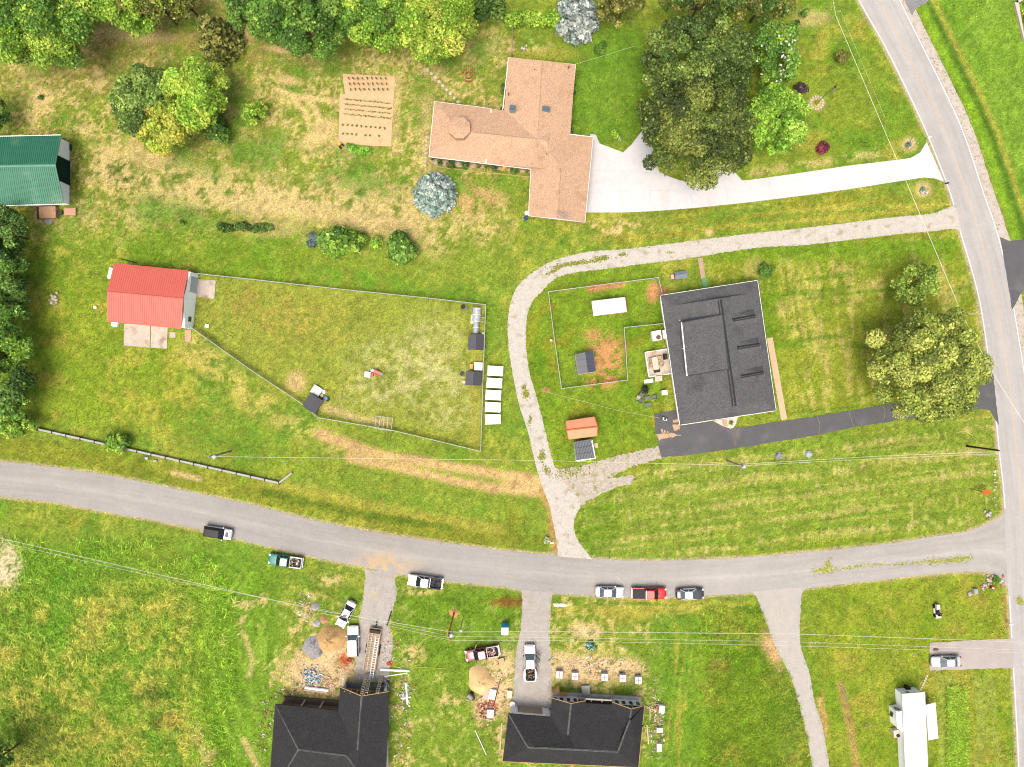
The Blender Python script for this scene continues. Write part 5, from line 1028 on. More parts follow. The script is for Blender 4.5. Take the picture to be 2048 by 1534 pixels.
for k,(x,y,rr,ry,h,cl,lab) in enumerate(((1230,268,11,12,1.2,BR,'bright green shrub with a ring of mulch near the white drive'),(1200,98,13,16,1.5,GN,'rough green shrub on the lawn right of the tan house'),(1146,180,7,16,1.2,DG,'dark shrub against the east wall of the tan house'),(1143,250,6,18,1.2,DG,'dark long shrub at the east wall near the drive'),(1006,180,6,14,1.2,DG,'dark shrub against the west wall of the north wing'),(1002,222,5,10,1.0,DG,'dark shrub in the inner corner of the tan house'),(872,116,9,8,.9,DG,'low dark shrub above the stepping stones'),(364,446,9,6,.7,GN,'low weed clump left of the juniper hedge'),(1816,290,6,7,.7,[(110,150,120),(90,130,104)],'spiky green plant in the ring bed near the mailbox'),(1846,378,5,6,.7,[(110,150,120),(90,130,104)],'small plant in the mulched ring below the white drive'),(1633,206,6,6,.5,YG,'low plant in the straw ring at the flagpole'),(1290,779,9,9,1.6,[(38,44,40),(50,56,48)],'black-looking shrub beside the garden chairs'),(1463,846,5,5,.6,GN,'small plant in the white pebble bed'),(1093,1080,8,7,.9,[(236,240,226),(150,180,90)],'white flowering shrub at the mailbox by the lane mouth'),(1992,1160,10,9,.8,GN,'green planting in the corner rock bed'),(82,195,8,6,.6,DG,'dark weed tuft in a bare ring in the north-west yard'))):
    bush('garden_shrub', lab, x, y, rr, ry, h, cl, 80+k, size=.16, dens=50, lob=7)
# ------------------------------------------------------------ fences, poles, wires
wirem = pm('fence_wire', c(216,219,206), .06, 2, .5, .4)
def chain_mat():
    m = bpy.data.materials.new('chain_link'); m.use_nodes = True; n = m.node_tree.nodes; l = m.node_tree.links
    b = n['Principled BSDF']; b.inputs['Base Color'].default_value = (*c(200,204,196),1); b.inputs['Roughness'].default_value = .5
    tc = n.new('ShaderNodeTexCoord'); nz = n.new('ShaderNodeTexVoronoi'); nz.feature = 'DISTANCE_TO_EDGE'; nz.inputs['Scale'].default_value = 14
    l.new(tc.outputs['Object'], nz.inputs['Vector']); mt = n.new('ShaderNodeMath'); mt.operation = 'LESS_THAN'; mt.inputs[1].default_value = .13; l.new(nz.outputs['Distance'], mt.inputs[0])
    tr = n.new('ShaderNodeBsdfTransparent'); ms = n.new('ShaderNodeMixShader'); l.new(mt.outputs[0], ms.inputs[0]); l.new(tr.outputs[0], ms.inputs[1]); l.new(b.outputs[0], ms.inputs[2]); l.new(ms.outputs[0], n['Material Output'].inputs[0]); return m
chain = chain_mat()
def chain_fence(label, lines, h=1.3, gap=30):
    t = thing('chain_link_fence', label, 'fence', W(*lines[0][0]))
    for pts in lines:
        for a, b in zip(pts[:-1], pts[1:]):
            A, B = W(*a), W(*b); up = Vector((0,0,h)); n = max(1, round((B-A).length*S/gap))
            MB().tube([A+up,B+up], .055, 5).build('rail', wirem, t)
            d = (B-A).normalized(); s_ = Vector((-d.y,d.x,0))*.01
            MB().add([A+s_,B+s_,B+up+s_,A+up+s_],[[0,1,2,3]]).build('mesh_panel', chain, t)
            for k in range(n+(1 if b == pts[-1] else 0)):
                p = A.lerp(B,k/n); MB().tube([p-Vector((0,0,.2)),p+Vector((0,0,h+.06))], .04, 6).build('post', wirem, t)
    return t
chain_fence('long chain-link fence enclosing the yard right of the red-roofed shed', [[(398,549),(520,562),(700,582),(860,598),(972,611),(968,720),(962,901),(790,860),(640,834),(607,806),(500,735),(388,655)]])
chain_fence('chain-link fence around the dog run west of the grey house', [[(1322,592),(1314,557),(1096,585),(1108,680),(1122,777),(1253,760),(1250,710),(1246,656),(1326,648)]], 1.2, 26)
pf = thing('panel_fence', 'low grey panel fence along the side road verge', 'fence', W(320, 915))
panm, pdk = pm('weathered_panel', c(196,198,196), .12, 2, .9), pm('dark_post', c(66,62,58), .2, 4, .9)
A0, B0 = (80,858), (560,965); pm_ = None
for k in range(17):
    a = W(A0[0]+(B0[0]-A0[0])*k/17, A0[1]+(B0[1]-A0[1])*k/17); b = W(A0[0]+(B0[0]-A0[0])*(k+1)/17, A0[1]+(B0[1]-A0[1])*(k+1)/17); an = math.atan2(b.y-a.y,b.x-a.x); m = (a+b)/2
    MB().obox(m.x,m.y,0.05,.62,(b-a).length-.10,.30,an).build('panel', panm, pf); MB().obox(a.x,a.y,0,.70,.12,.55,an+.12).build('post', pdk, pf)
a, b = W(560,965), W(586,945); m=(a+b)/2; MB().obox(m.x,m.y,0.05,.65,(b-a).length,.28,math.atan2(b.y-a.y,b.x-a.x)).build('panel', panm, pf); MB().obox(a.x,a.y,0,.7,.14,.5,.3).build('post', pdk, pf)
tf = thing('garden_rail_fence', 'thin wooden rail fence running north from the tan house', 'fence', W(1026,75)); a, b = W(1026,50), W(1024,114)
MB().tube([a+Vector((0,0,1.1)),b+Vector((0,0,1.1))], .07, 5).build('rail', pm('grey_wood', c(150,140,124),.2,3), tf)
for k in range(4): p=a.lerp(b,k/3); MB().tube([p,p+Vector((0,0,1.2))], .07, 6).build('post', MATS['grey_wood'], tf)
polem = pm('pole_wood', c(190,178,162), .15, 2, .9); poled = pm('creosote_pole', c(66,54,44), .2, 2, .9); polor = pm('new_pole', c(240,176,96), .12, 2, .9)
def upole(label, base, h, mat, arm=None, can=False, arm_h=.6):
    t = thing('utility_pole', label, 'utility pole', W(*base)); b = W(*base)
    MB().tube([b-Vector((0,0,.3)), b+Vector((0,0,h))], .17, 10, .12).build('post', mat, t)
    if arm is not None:
        d = Vector((math.cos(arm),math.sin(arm),0))*1.15; cz = Vector((0,0,h-arm_h)); o = MB().tube([b+cz-d,b+cz+d], .08, 5).build('crossarm', mat, t)
        for q in (-1,-.4,.4,1): p = b+cz+d*q*.92; MB().cyl(p.x,p.y,p.z+.06,p.z+.28,.06,.03,8).build('insulator', pm('insulator', c(220,224,224),.05,3,.3), t)
    if can: 
        p = b+Vector((.42,-.1,0)); MB().cyl(p.x,p.y,h-1.9,h-.9,.32,.32,12).cyl(p.x,p.y,h-.9,h-.8,.32,.18,12).build('transformer', pm('transformer_grey', c(214,220,226),.06,2,.4), t)
    MB().cyl(b.x,b.y,h,h+.05,.13,.02,8).build('cap', metalg, t)
    return t
upole('dark pole leaning over the road edge at the right', (1933,892), 8.0, poled); upole('pale pole with a transformer in the south-east lawn', (1453,921), 8.4, polem, math.radians(70), True)
upole('pole with a lamp head above the grey panel fence', (461,903), 8.3, polem, None, True); upole('orange-brown pole with a transformer on the building plot', (908,1226), 11.0, polor, math.radians(-80), True)
sp_ = thing('service_pole', 'short service mast with a meter arm right of the orange-brown pole', 'utility pole', W(925,1240)); b = W(925,1240)
MB().tube([b,b+Vector((0,0,5.5))], .08, 6).build('post', metalg, sp_); MB().tube([b+Vector((0,0,5.4)),b+Vector((2.4,1.2,4.6))], .04, 5).build('guy_arm', metalg, sp_); MB().obox(b.x+.1,b.y,4.6,5.2,.4,.3).build('meter_box', trim, sp_)
st_ = thing('stub_pole', 'short pale stub pole with a crossbar under the power line', 'utility pole', W(1915,632)); b = W(1915,632); MB().tube([b,b+Vector((.3,.1,2.4))], .12, 6).build('post', polem, st_); MB().obox(b.x+.9,b.y+.12,2.2,2.35,1.5,.2,.05).build('crossbar', polem, st_)
def wire(label, pts, r=.04, sag=.0, mat=None, grp=None):
    r = r*.7
    P = []
    for a, b in zip(pts[:-1], pts[1:]):
        A, B = W(*a), W(*b); n = 14
        for k in range(n): t = k/n; P.append(A.lerp(B,t)-Vector((0,0,sag*4*t*(1-t))))
    P.append(W(*pts[-1])); MB().tube(P, r, 4).build('overhead_wire', mat or pm('wire_pale', (.44,.44,.36),.05,1,.6), label=label, cat='wire', group=grp)
g1 = 'power lines'
wire('pale power line running down the east lawn beside the main road', [(1655,-60,7.5),(1672,32,7.5),(1760,240,7),(1812,362,7),(1925,630,6.6),(1985,745,7),(2120,960,7.5)], .05, 0, None, g1)
wire('thin telephone line close to the main road beside the power line', [(1680,20,5.5),(1770,235,5.2)], .018, 0, None, g1)
wire('power line crossing the south-east lawn from the transformer pole, upper', [(1488,928,8.0),(1760,912,7.4),(2000,903,7.9)], .035, 0, None, g1); wire('power line crossing the south-east lawn from the transformer pole, lower', [(1488,931,7.4),(1760,917,6.8),(2002,907,7.4)], .03, 0, None, g1)
wire('long line from the lamp pole across the west field to the transformer pole', [(418,913,8.0),(760,917,7.0),(1090,921,6.9),(1486,931,7.8)], .035, 0, None, g1)
wire('thick power line crossing the bottom of the picture, northern strand', [(-80,1057,10),(0,1076,10),(330,1152,9.2),(640,1221,9.4),(903,1264,10),(1100,1263,9.5),(1600,1268,9.5),(2120,1287,10)], .045, 0, None, g1)
wire('middle power line strand crossing the bottom of the picture', [(-80,1066,10),(0,1084,10),(330,1158,9.2),(640,1218,9.2),(904,1273,10),(1100,1275,9.5),(1600,1284,9.5),(2120,1303,10)], .028, 0, None, g1)
wire('southern power line strand crossing the bottom of the picture', [(904,1281,10),(1100,1281,9.6),(1600,1292,9.5),(2120,1308,10)], .028, 0, None, g1); wire('service line from the lower left strand to the orange-brown pole', [(640,1226,8.6),(780,1252,8.8),(903,1281,10)], .025, 0, None, g1)
wire('thin service line running to the corner of the grey house', [(1320,836,3.2),(1240,822,3.6),(1085,782,4.5)], .02, 0, None, g1); wire('thin line from the tan house to the big maple', [(1152,128,3.0),(1270,92,5)], .02, 0, None, g1)
wire('thin line of the white mobile home crossing its roof', [(1806,1424,2.8),(1815,1430,2.82),(1824,1430,2.86)], .025, 0, blackm, g1)
# ------------------------------------------------------------ pads, paths, steps
def slab_thing(name, label, cat, poly, zt, mat, group=None, kind=None):
    o = MB().prism([tuple(W(x,y)[:2]) for x,y in poly], 0.0, zt).build(name, mat, kind=kind)
    return o if kind else tag(o, label, cat, group)
slab_thing('concrete_pad', None, None, [(394,558),(432,561),(429,598),(390,593)], .10, oldconc, kind='structure')
pp = thing('concrete_apron', 'stained concrete apron below the red-roofed shed', 'concrete pad', W(291,674))
MB().prism([tuple(W(x,y)[:2]) for x,y in [(249,648),(301,650),(300,695),(248,691)]], 0,.09).build('slab', oldconc, pp); MB().prism([tuple(W(x,y)[:2]) for x,y in [(302.5,650),(336,654),(334,698),(302,695)]], 0,.095).build('slab', oldconc, pp)
slab_thing('brick_step', 'pink brick step at the corner of the red-roofed shed', 'step', [(371,660),(383,661),(382,684),(370,683)], .12, pm('pink_brick', c(216,176,150),.2,4))
slab_thing('loading_slab', 'small brown slab right of the concrete apron', 'step', [(340,664),(352,665),(351,676),(339,675)], .08, oldconc)
slab_thing('side_walk', None, None, [(1533,676),(1545,675),(1574,838),(1562,840)], .08, pm('tan_walk', c(234,202,164),.08,1.2,.9), kind='structure')
slab_thing('front_path', None, None, [(1395,516),(1405,515),(1411,556),(1402,558)], .07, pm('path_tan', c(200,176,146),.15,2), kind='structure')
slab_thing('green_ramp', 'green carpeted ramp at the north wall of the grey house', 'ramp', [(1402,559),(1411,557),(1415,576),(1406,578)], .22, pm('green_carpet', c(110,178,124),.1,2))
slab_thing('garden_soil', None, None, [(685,148),(790,153),(782,293),(677,289),(680,190),(690,188)], .05, pm('tilled_soil', c(238,202,156),.08,1.2,.95,.05,.4,(c(214,168,116),.8,.6),fine=(7,.14)), kind='structure')
slab_thing('mulch_bed', None, None, [(862,312),(976,325),(1062,336),(1060,347),(975,338),(872,330),(858,322)], .06, pm('bed_gravel', c(206,184,158),.2,3,.95,.1,.3,fine=(8,.3)), kind='structure')
MB().tube([W(x,y,.05) for x,y in smooth_line([(857,300),(855,318),(862,328),(880,334),(975,345),(1062,354)],6)], .09, 5).build('bed_edging', pm('edging', c(206,178,110),.15,2), label='curved tan edging along the flower bed of the tan house', cat='edging')
slab_thing('pebble_bed', None, None, [(1427,842),(1476,833),(1472,846),(1466,856),(1460,857),(1443,851)], .09, pm('white_pebble', c(240,226,212),.1,2,.9,.1,.3,fine=(7,.15)), kind='structure')
slab_thing('brick_walk', 'short brick walk through the white pebble bed', 'path', [(1443,840),(1453,838),(1455,853),(1446,851)], .11, pm('walk_brick', c(206,172,146),.15,4))
ed = thing('raised_planter', 'corner of a pale stone planter with clipped plants at the top right', 'planter', W(2044,30))
stone = pm('pale_stone', c(228,214,200),.12,1.5,.9)
for pts in ([(2026,6),(2033,2),(2044,66),(2052,100),(2044,80)],[(2026,6),(2060,-12),(2062,-6),(2033,8)]): MB().prism([tuple(W(x,y)[:2]) for x,y in pts], 0,.4).build('kerb_stone', stone, ed)
bush('planter_shrub', 'yellow-green plants inside the stone planter at the top right', 2052, 28, 12, 34, .8, YG, 120, size=.16, dens=50, lob=9)
stn = pm('stepping_stone', c(224,216,204), .12, 3, .9); k0 = None
r = random.Random(4)
def stone_at(x, y, s, lab, grp):
    p = W(x,y); return MB().obox(p.x,p.y,0,.05,s,s*.92,r.uniform(0,1.5),.96).build('stepping_stone', stn, label=lab, cat='stepping stone', group=grp)
for k in range(9): stone_at(855+k*7.6, 139+k*8.1, .48, ORD[k]+' square stepping stone from the north in the diagonal line above the tan house', 'diagonal stepping stones')
for k in range(8): stone_at(853-k*.4, 274+k*8.2, .34, ORD[k]+' small stepping stone from the north along the west wall of the tan house', 'west wall stepping stones')
for k in range(7): stone_at(1854-k*2.2, 1352+k*4.6, .34, ORD[k]+' pale stepping stone from the parking pad towards the mobile home', 'mobile home stepping stones')
# ------------------------------------------------------------ vegetable garden
def sprig(name, label, cat, pts, h, cols, grp, seed, rad=.14, dens=70, size=.12, ncol=None):
    pr = None; nc = ncol or len(pts); rows_ = ['top','middle','bottom']
    labs = ['%s %s from the left%s' % (ORD[i%nc], label, (', '+rows_[i//nc]+' row') if nc < len(pts) else '') for i in range(len(pts))]
    for i,(x,y) in enumerate(pts):
        if pr is None:
            p = W(x,y); pr = plant(name, labs[0], cat, p, [(p.x,p.y,h*.6,rad),(p.x+.06,p.y,h*.35,rad*.9)], cols, seed, dens, size, (h,.03), grp, 'foliage', limbs=1)
        else: dup(pr, W(x,y), i*1.3, labs[i])
sprig('staked_plant', 'staked plant in the garden', 'plant', [(699+j*9.2+q*2, 160+q*11) for q in range(3) for j in range(9)], 1.3, DG, 'staked garden plants', 130, .10, 60, ncol=9)
for q,lab in enumerate(('first','second','third','fourth')):
    L = [W(688+k*2.95, 198+q*10+k*.28+(.6*math.sin(k*1.7)), .12) for k in range(33)]
    plant('vegetable_row', lab+' green vegetable row from the top of the garden', 'vegetable row', W(735,200+q*10), [(p.x,p.y,.1,.13) for p in L], OL+GN, 131+q, 60, .12, cname='foliage')
sprig('seedling', 'seedling in the upper dotted garden row', 'plant', [(686+j*9.3, 250+j*.8) for j in range(10)], .3, DG, 'upper row seedlings', 136, .14); sprig('seedling', 'seedling in the lower dotted garden row', 'plant', [(686+j*9, 268+j*.6) for j in (0,1,2,3,5,6,8)], .3, GN, 'lower row seedlings', 137, .16)
plant('lettuce_bed', 'bright green dense bed at the foot of the vegetable garden', 'vegetable bed', W(718,296), [(W(697+k*4.6,291+k*.9+(k%2)*8,.2).x, W(0,291+k*.9+(k%2)*8,.2).y, .15, .42) for k in range(10)], [(120,180,40),(96,156,30),(140,196,50)], 138, 110, .17, cname='foliage')
tl_ = thing('garden_tiller', 'small black and yellow tiller at the garden corner', 'tiller', W(682,292), .8)
MB().obox(0,.2,.4,.75,.5,.5).build('engine', pm('tool_yellow', c(226,196,50),.1,3,.5), tl_, local=True)
for s_ in (-1,1): MB().rings([[Vector((s_*.3+q,.28*math.cos(a)-.2,.28+.28*math.sin(a))) for a in [2*math.pi*k/12 for k in range(12)]] for q in (-.09,.09)]).build('wheel', tyre, tl_, local=True)
for s_ in (-1,1): MB().tube([(s_*.15,0,.6),(s_*.3,-.9,1.0)], .03, 5).build('handle', blackm, tl_, local=True)
fp_ = thing('fire_pit', 'round brick fire pit with curved brick seats north-west of the tan house', 'fire pit', W(937,151))
for (r0,r1,a0,a1,hh,nm) in ((.45,.62,0,360,.35,'pit_ring'),(.95,1.15,20,70,.3,'brick_seat'),(.95,1.15,110,170,.3,'brick_seat'),(.95,1.15,240,310,.3,'brick_seat')):
    n = max(4,int((a1-a0)/15)); b = W(937,151)
    pts = [(b.x+r1*math.cos(math.radians(a0+(a1-a0)*k/n)),b.y+r1*math.sin(math.radians(a0+(a1-a0)*k/n))) for k in range(n+1)]+[(b.x+r0*math.cos(math.radians(a1-(a1-a0)*k/n)),b.y+r0*math.sin(math.radians(a1-(a1-a0)*k/n))) for k in range(n+1)]
    MB().prism(pts, 0, hh).build(nm, pm('pit_brick', c(176,116,78),.2,4), fp_)
# ------------------------------------------------------------ grey house yard
dk = thing('wooden_deck', 'pale wooden deck with railing at the back of the grey house', 'deck', W(1314,726), math.radians(9))
deckm = pm('deck_board', c(232,218,198),.08,2,.85)
for k in range(11): MB().obox(-1.78+k*.355,0,.62,.66,.335,4.1).build('deck_board', deckm, dk, local=True)
MB().obox(0,0,0,.6,3.7,3.9).build('deck_frame', pm('deck_frame', c(176,158,136),.15,2), dk, local=True)
for x0,y0,x1,y1 in ((-1.95,-2.05,-1.95,2.05),(-1.95,2.05,1.7,2.05),(-1.95,-2.05,-.9,-2.05),(.5,-2.05,1.7,-2.05)):
    MB().tube([(x0,y0,1.55),(x1,y1,1.55)], .07, 4).build('rail', trim, dk, local=True)
    for t in (0,.33,.66,1): MB().tube([(x0+(x1-x0)*t,y0+(y1-y0)*t,.6),(x0+(x1-x0)*t,y0+(y1-y0)*t,1.55)], .05, 4).build('baluster', trim, dk, local=True)
for k in range(3): MB().obox(-.2,-2.3-.3*k,0,.5-.15*k,1.2,.3).build('stair_tread', deckm, dk, local=True)
MB().obox(-1.9,-2.75,0,.3,1.5,.6).build('ramp_landing', trim, dk, local=True)
def on(px,py,z): p = W(px,py,z); return p
tb = thing('patio_table', 'long pale patio table in the middle of the wooden deck', 'table', on(1309,727,.66), math.radians(9)); MB().obox(0,0,.70,.75,.95,2.1).build('table_top', deckm, tb, local=True)
for sx in (-1,1):
    for sy in (-1,1): MB().obox(sx*.4,sy*.95,0,.7,.07,.07).build('leg', deckm, tb, local=True)
chm = pm('patio_chair_tan', c(214,186,148),.12,3,.8); chn = None
def chair(lab, px, py, z, a, mat, name='patio_chair', w_=.62):
    t = thing(name, lab, 'chair', on(px,py,z), math.radians(a)); MB().obox(0,0,.38,.44,w_,w_).build('seat', mat, t, local=True); MB().obox(-w_*.48,0,.44,.95,.08,w_).build('backrest', mat, t, local=True)
    for s_ in (-1,1): MB().obox(0,s_*w_*.48,.60,.65,w_,.07).build('armrest', mat, t, local=True)
    for sx in (-1,1):
        for sy in (-1,1): MB().obox(sx*w_*.44,sy*w_*.44,0,.4 if sx>0 else .6,.06,.06).build('leg', mat, t, local=True)
chair('tan patio chair at the head of the deck table', 1307,706,.66,-80,chm); chair('upper tan patio chair left of the deck table', 1301,720,.66,10,chm); chair('lower tan patio chair left of the deck table', 1302,731,.66,10,chm); chair('upper tan patio chair right of the deck table', 1319,716,.66,190,chm); chair('turned tan patio chair right of the deck table', 1322,728,.66,150,chm)
gr_ = thing('gas_grill', 'dark gas grill against the house wall on the deck', 'grill', on(1329,714,.66), math.radians(9)); MB().obox(0,0,.0,.8,.55,.9).build('cart', blackm, gr_, local=True); MB().obox(0,0,.8,1.1,.6,.85,0,.75).build('lid', blackm, gr_, local=True)
mt_ = thing('storage_bench', 'black storage box at the top of the deck steps', 'storage box', on(1313,741,.66), math.radians(9)); MB().obox(0,0,0,.45,.9,.6).build('box', blackm, mt_, local=True); MB().obox(0,0,.45,.52,.95,.65).build('lid', blackm, mt_, local=True)
for (x,y,lab,fan) in ((1311,672,'large white heat pump with a round fan beside the grey house',True),(1329,669,'white equipment cabinet against the grey house wall',False),(1327,785,'small white fan unit at the south end of the grey house wall',True)):
    q = thing('heat_pump', lab, 'air conditioner', W(x,y), math.radians(9)); sx, sy = (1.5,1.6) if x==1311 else (.9,1.4) if not fan else (.85,.75)
    MB().obox(0,0,0,1.05,sx,sy).build('cabinet', trim, q, local=True)
    if fan: MB().cyl(sx*.15,-sy*.2,1.05,1.08,min(sx,sy)*.27).build('fan_grille', pm('fan_dark', c(120,96,90),.4,8) if x==1311 else metalg, q, local=True)
gcm = pm('garden_chair_grey', c(128,130,128),.2,4,.7)
for (x,y,a,lab) in ((1286,785,-40,'pale garden chair next to the dark shrub'),(1281,790,-30,'second garden chair from the dark shrub'),(1276,795,-20,'pale garden chair at the left of the fire circle'),(1280,802,40,'dark garden chair at the lower left of the fire circle'),(1308,794,180,'dark garden chair at the right of the fire circle')): chair(lab,x,y,0,a,gcm if 'dark' in lab else pm('garden_chair_pale',c(206,210,196),.1,3),'garden_chair',.66)
for (x,y,sx,lab) in ((1294,796,.95,'low grey garden table in the middle of the fire circle'),(1295,809,1.2,'long grey garden bench at the bottom of the fire circle')):
    q = thing('garden_table', lab, 'table', W(x,y), math.radians(12)); MB().obox(0,0,.38,.45,sx,.6).build('table_top', gcm, q, local=True)
    for s1 in (-1,1):
        for s2 in (-1,1): MB().obox(s1*sx*.42,s2*.24,0,.38,.07,.07).build('leg', blackm, q, local=True)
gk = thing('push_mower', 'white and black garden machine on the blacktop behind the grey house', 'mower', W(1329,838), math.radians(-25)); MB().obox(0,0,.15,.45,.8,.5,0,.8).build('deck', trim, gk, local=True); MB().obox(-.05,0,.45,.7,.35,.35).build('engine', blackm, gk, local=True); MB().tube([(-.4,.2,.4),(-1.1,.2,1.0),(-1.1,-.2,1.0),(-.4,-.2,.4)], .03, 5).build('handle', blackm, gk, local=True)
for sx in (-1,1):
    for sy in (-1,1): MB().rings([[Vector((sx*.33+.14*math.cos(a),sy*.28+q,.14+.14*math.sin(a))) for a in [2*math.pi*k/10 for k in range(10)]] for q in (-.04,.04)]).build('wheel', tyre, gk, local=True)
for (x,y,lab) in ((1350,842,'small brown doormat at the corner of the grey house'),): slab_thing('door_mat', lab, 'mat', [(x-5,y-2),(x+6,y-4),(x+7,y+2),(x-4,y+4)], .075, pm('mat_tan', c(206,170,134),.2,5))
# yard signs, utility boxes, mailboxes, flag, road signs
for (x,y,a,cl,lab) in ((1557,911,35,(150,160,180),'grey boulder with a dark face on the south-east lawn, left of the blue one'),(1616,908,-20,(196,208,220),'pale blue-white boulder on the south-east lawn')):
    b = W(x,y); rr = np.random.default_rng(x); mb = MB(); mb.rings([[Vector((b.x+q*math.cos(t)*(.8+.35*rr.random()),b.y+q*math.sin(t)*(.8+.35*rr.random()),zz)) for t in [2*math.pi*k/9 for k in range(9)]] for zz,q in ((-.05,.62),(.25,.6),(.5,.38),(.58,.12))]); mb.build('boulder', pm('boulder_%d'%x, c(*cl),.3,2,.9,.1,.3,(c(236,232,228),1.4,.5)), label=lab, cat='boulder')
def mailbox(lab, x, y, a, mat):
    t = thing('mailbox', lab, 'mailbox', W(x,y), math.radians(a)); MB().obox(0,0,0,1.0,.1,.1).build('post', lum, t, local=True)
    MB().rings([[Vector((xx,.13*math.cos(k),1.1+.13*math.sin(k) if math.sin(k)>0 else 1.0)) for k in [math.pi*j/6 for j in range(7)]+[math.pi*1.2,math.pi*1.8]] for xx in (-.28,.28)]).build('box', mat, t, local=True)
mailbox('white mailbox with a plant ring at the top corner of the white drive', 1851, 279, 20, trim); mailbox('dark mailbox at the lower corner of the white drive', 1886, 370, 10, blackm); mailbox('white mailbox among white flowers at the mouth of the gravel lane', 1103, 1083, 0, trim); mailbox('white mailbox at the road edge above the parking pad', 2012, 1244, 0, trim)
fgp = thing('flagpole', 'thin green flagpole with a red, white and blue striped flag', 'flagpole', W(1634,205)); b = W(1634,205)
MB().tube([b,b+Vector((0,0,7.4))], .06, 6, .04).build('post', pm('pole_green', c(90,150,110),.1,2,.4), fgp); MB().cyl(b.x,b.y,7.4,7.55,.1,.05,8).build('finial', pm('gold', c(220,190,90),.05,2,.3), fgp)
fa = b+Vector((.05,-.05,7.1)); 
def cloth(u, v): return fa + Vector((-.9*u*.55-.1*v, -1.5*u*.75+.10*math.sin(u*7), -1.0*v-.35*u))
stm = [pm('flag_red', c(190,70,66),.1,4), trim]
fr_ = MB(); fw = MB(); fbq = MB()
for j in range(7):
    for i in range(8):
        q = [cloth(i/8,j/7),cloth((i+1)/8,j/7),cloth((i+1)/8,(j+1)/7),cloth(i/8,(j+1)/7)]
        (fbq if (i < 3 and j < 4) else fr_ if j%2==0 else fw).add(q,[[0,1,2,3]])
ff = fw.build('flag', trim, fgp); fr_.build('red_stripes', stm[0], ff); fbq.build('canton', pm('flag_blue', c(60,70,130),.1,3), ff)
mb_ = MB(); b = W(1633,206)
for k in range(14): a = 2*math.pi*k/14; mb_.obox(b.x+1.05*math.cos(a),b.y+1.05*math.sin(a),0,.16,.34,.28,a)
o = mb_.build('ring_stones', stone, label='ring of pale edging stones around the flagpole bed', cat='stone ring', kind='stuff')
sg = thing('road_work_sign', 'orange rectangular road sign on a post near the junction', 'sign', W(1940,978)); b=W(1940,978); MB().tube([b,b+Vector((2.2,-.35,1.9))*.8], .05, 5).build('post', blackm, sg); p=W(1974,985,1.9); MB().obox(p.x,p.y,1.75,1.82,1.45,.62,math.radians(-2)).build('sign_board', pm('sign_orange', c(244,104,40),.04,2,.6), sg)
def rocks(label, spots, cols, seed, name='rock_pile', cat='rocks'):
    r = np.random.default_rng(seed); V=[];F=[];Cc=[]
    for (cx,cy,rx,ry,n,s) in spots:
        for k in range(n):
            p = W(cx+r.normal(0,.5)*rx, cy+r.normal(0,.5)*ry); q = s*r.uniform(.5,1.4); b0=len(V); m_ = MB().obox(p.x,p.y,-.02,q*.7,q*1.2,q,r.uniform(0,3),.6); V += [tuple(v) for v in m_.v]; F += [[i+b0 for i in f] for f in m_.f]; Cc += [np.array(c(*cols[r.integers(len(cols))]))*r.uniform(.8,1.15)]*8
    return col_mesh(name, np.array(V), np.array(F), np.array(Cc), attr_mat('rock', .9), label=label, cat=cat, kind='stuff')
GR = [(216,212,206),(190,184,176),(236,232,226)]
rocks('pale rocks and red ornaments in the bed at the road corner', ((1980,1158,8,6,26,.35),(1972,1172,9,8,20,.3),(2004,1165,6,14,16,.3)), GR+[(222,160,120)], 1); rocks('pale stones at the south-east lawn corner by the junction', ((1975,1029,8,6,18,.35),(1990,960,4,40,14,.25)), GR, 2); rocks('pale pile of stones in the lawn west of the red shed', ((108,601,7,12,26,.4),), [(214,206,176),(190,176,140),(230,224,200)], 3); rocks('stones in the mulched ring below the white drive', ((1845,384,10,8,16,.28),(1822,286,12,10,14,.25)), GR, 4); rocks('small white stones along the panel fence verge', ((298,918,6,4,4,.4),(313,922,5,3,3,.4),(1940,1186,3,3,2,.5)), GR, 5)
rocks('ring of pale stones round the bright shrub near the white drive', ((1236,276,10,6,12,.2),(1050,95,10,6,6,.3)), GR, 6)
ri = thing('ornament_sign', 'red and white garden ornament in the corner rock bed', 'ornament', W(1983,1175)); b=W(1983,1175); MB().obox(b.x,b.y,.0,.55,.75,.45,-.5).build('board', pm('ornament_red', c(226,70,56),.1,3), ri); MB().obox(b.x-.1,b.y+.05,.55,.62,.35,.2,-.5).build('panel', trim, ri)
um = thing('utility_box', 'pale grey utility box in the lawn left of the corner rock bed', 'utility box', W(1948,1181), .05); MB().obox(0,0,0,.6,.6,.85).build('cabinet', pm('box_grey', c(206,210,214),.06,3,.6), um, local=True); MB().obox(0,0,.6,.66,.5,.75,0,.8).build('lid', metalg, um, local=True)
# riding mower
rm = thing('riding_mower', 'cream and black riding mower on the lawn near the parking pad', 'mower', W(1875,1222,.4), math.radians(97)); rm.location.z = 0
wht = pm('mower_cream', c(244,236,224),.06,3,.4)
MB().obox(.75,0,.45,.85,.95,.62,0,.86).build('hood', wht, rm, local=True); MB().obox(-.1,0,.3,.42,1.9,.7).build('frame', blackm, rm, local=True); MB().obox(-.35,0,.55,.68,.5,.48).build('seat', blackm, rm, local=True); MB().obox(-.62,0,.68,1.05,.1,.46).build('backrest', blackm, rm, local=True); MB().obox(.05,0,.18,.34,.9,1.15,0,.9).build('mower_deck', wht, rm, local=True); MB().obox(-.85,0,.5,.62,.7,.95,0,.85).build('rear_body', wht, rm, local=True)
MB().tube([(.2+.18*math.cos(a),.18*math.sin(a),1.0) for a in [2*math.pi*k/12 for k in range(13)]], .03, 4).build('steering_wheel', blackm, rm, local=True)
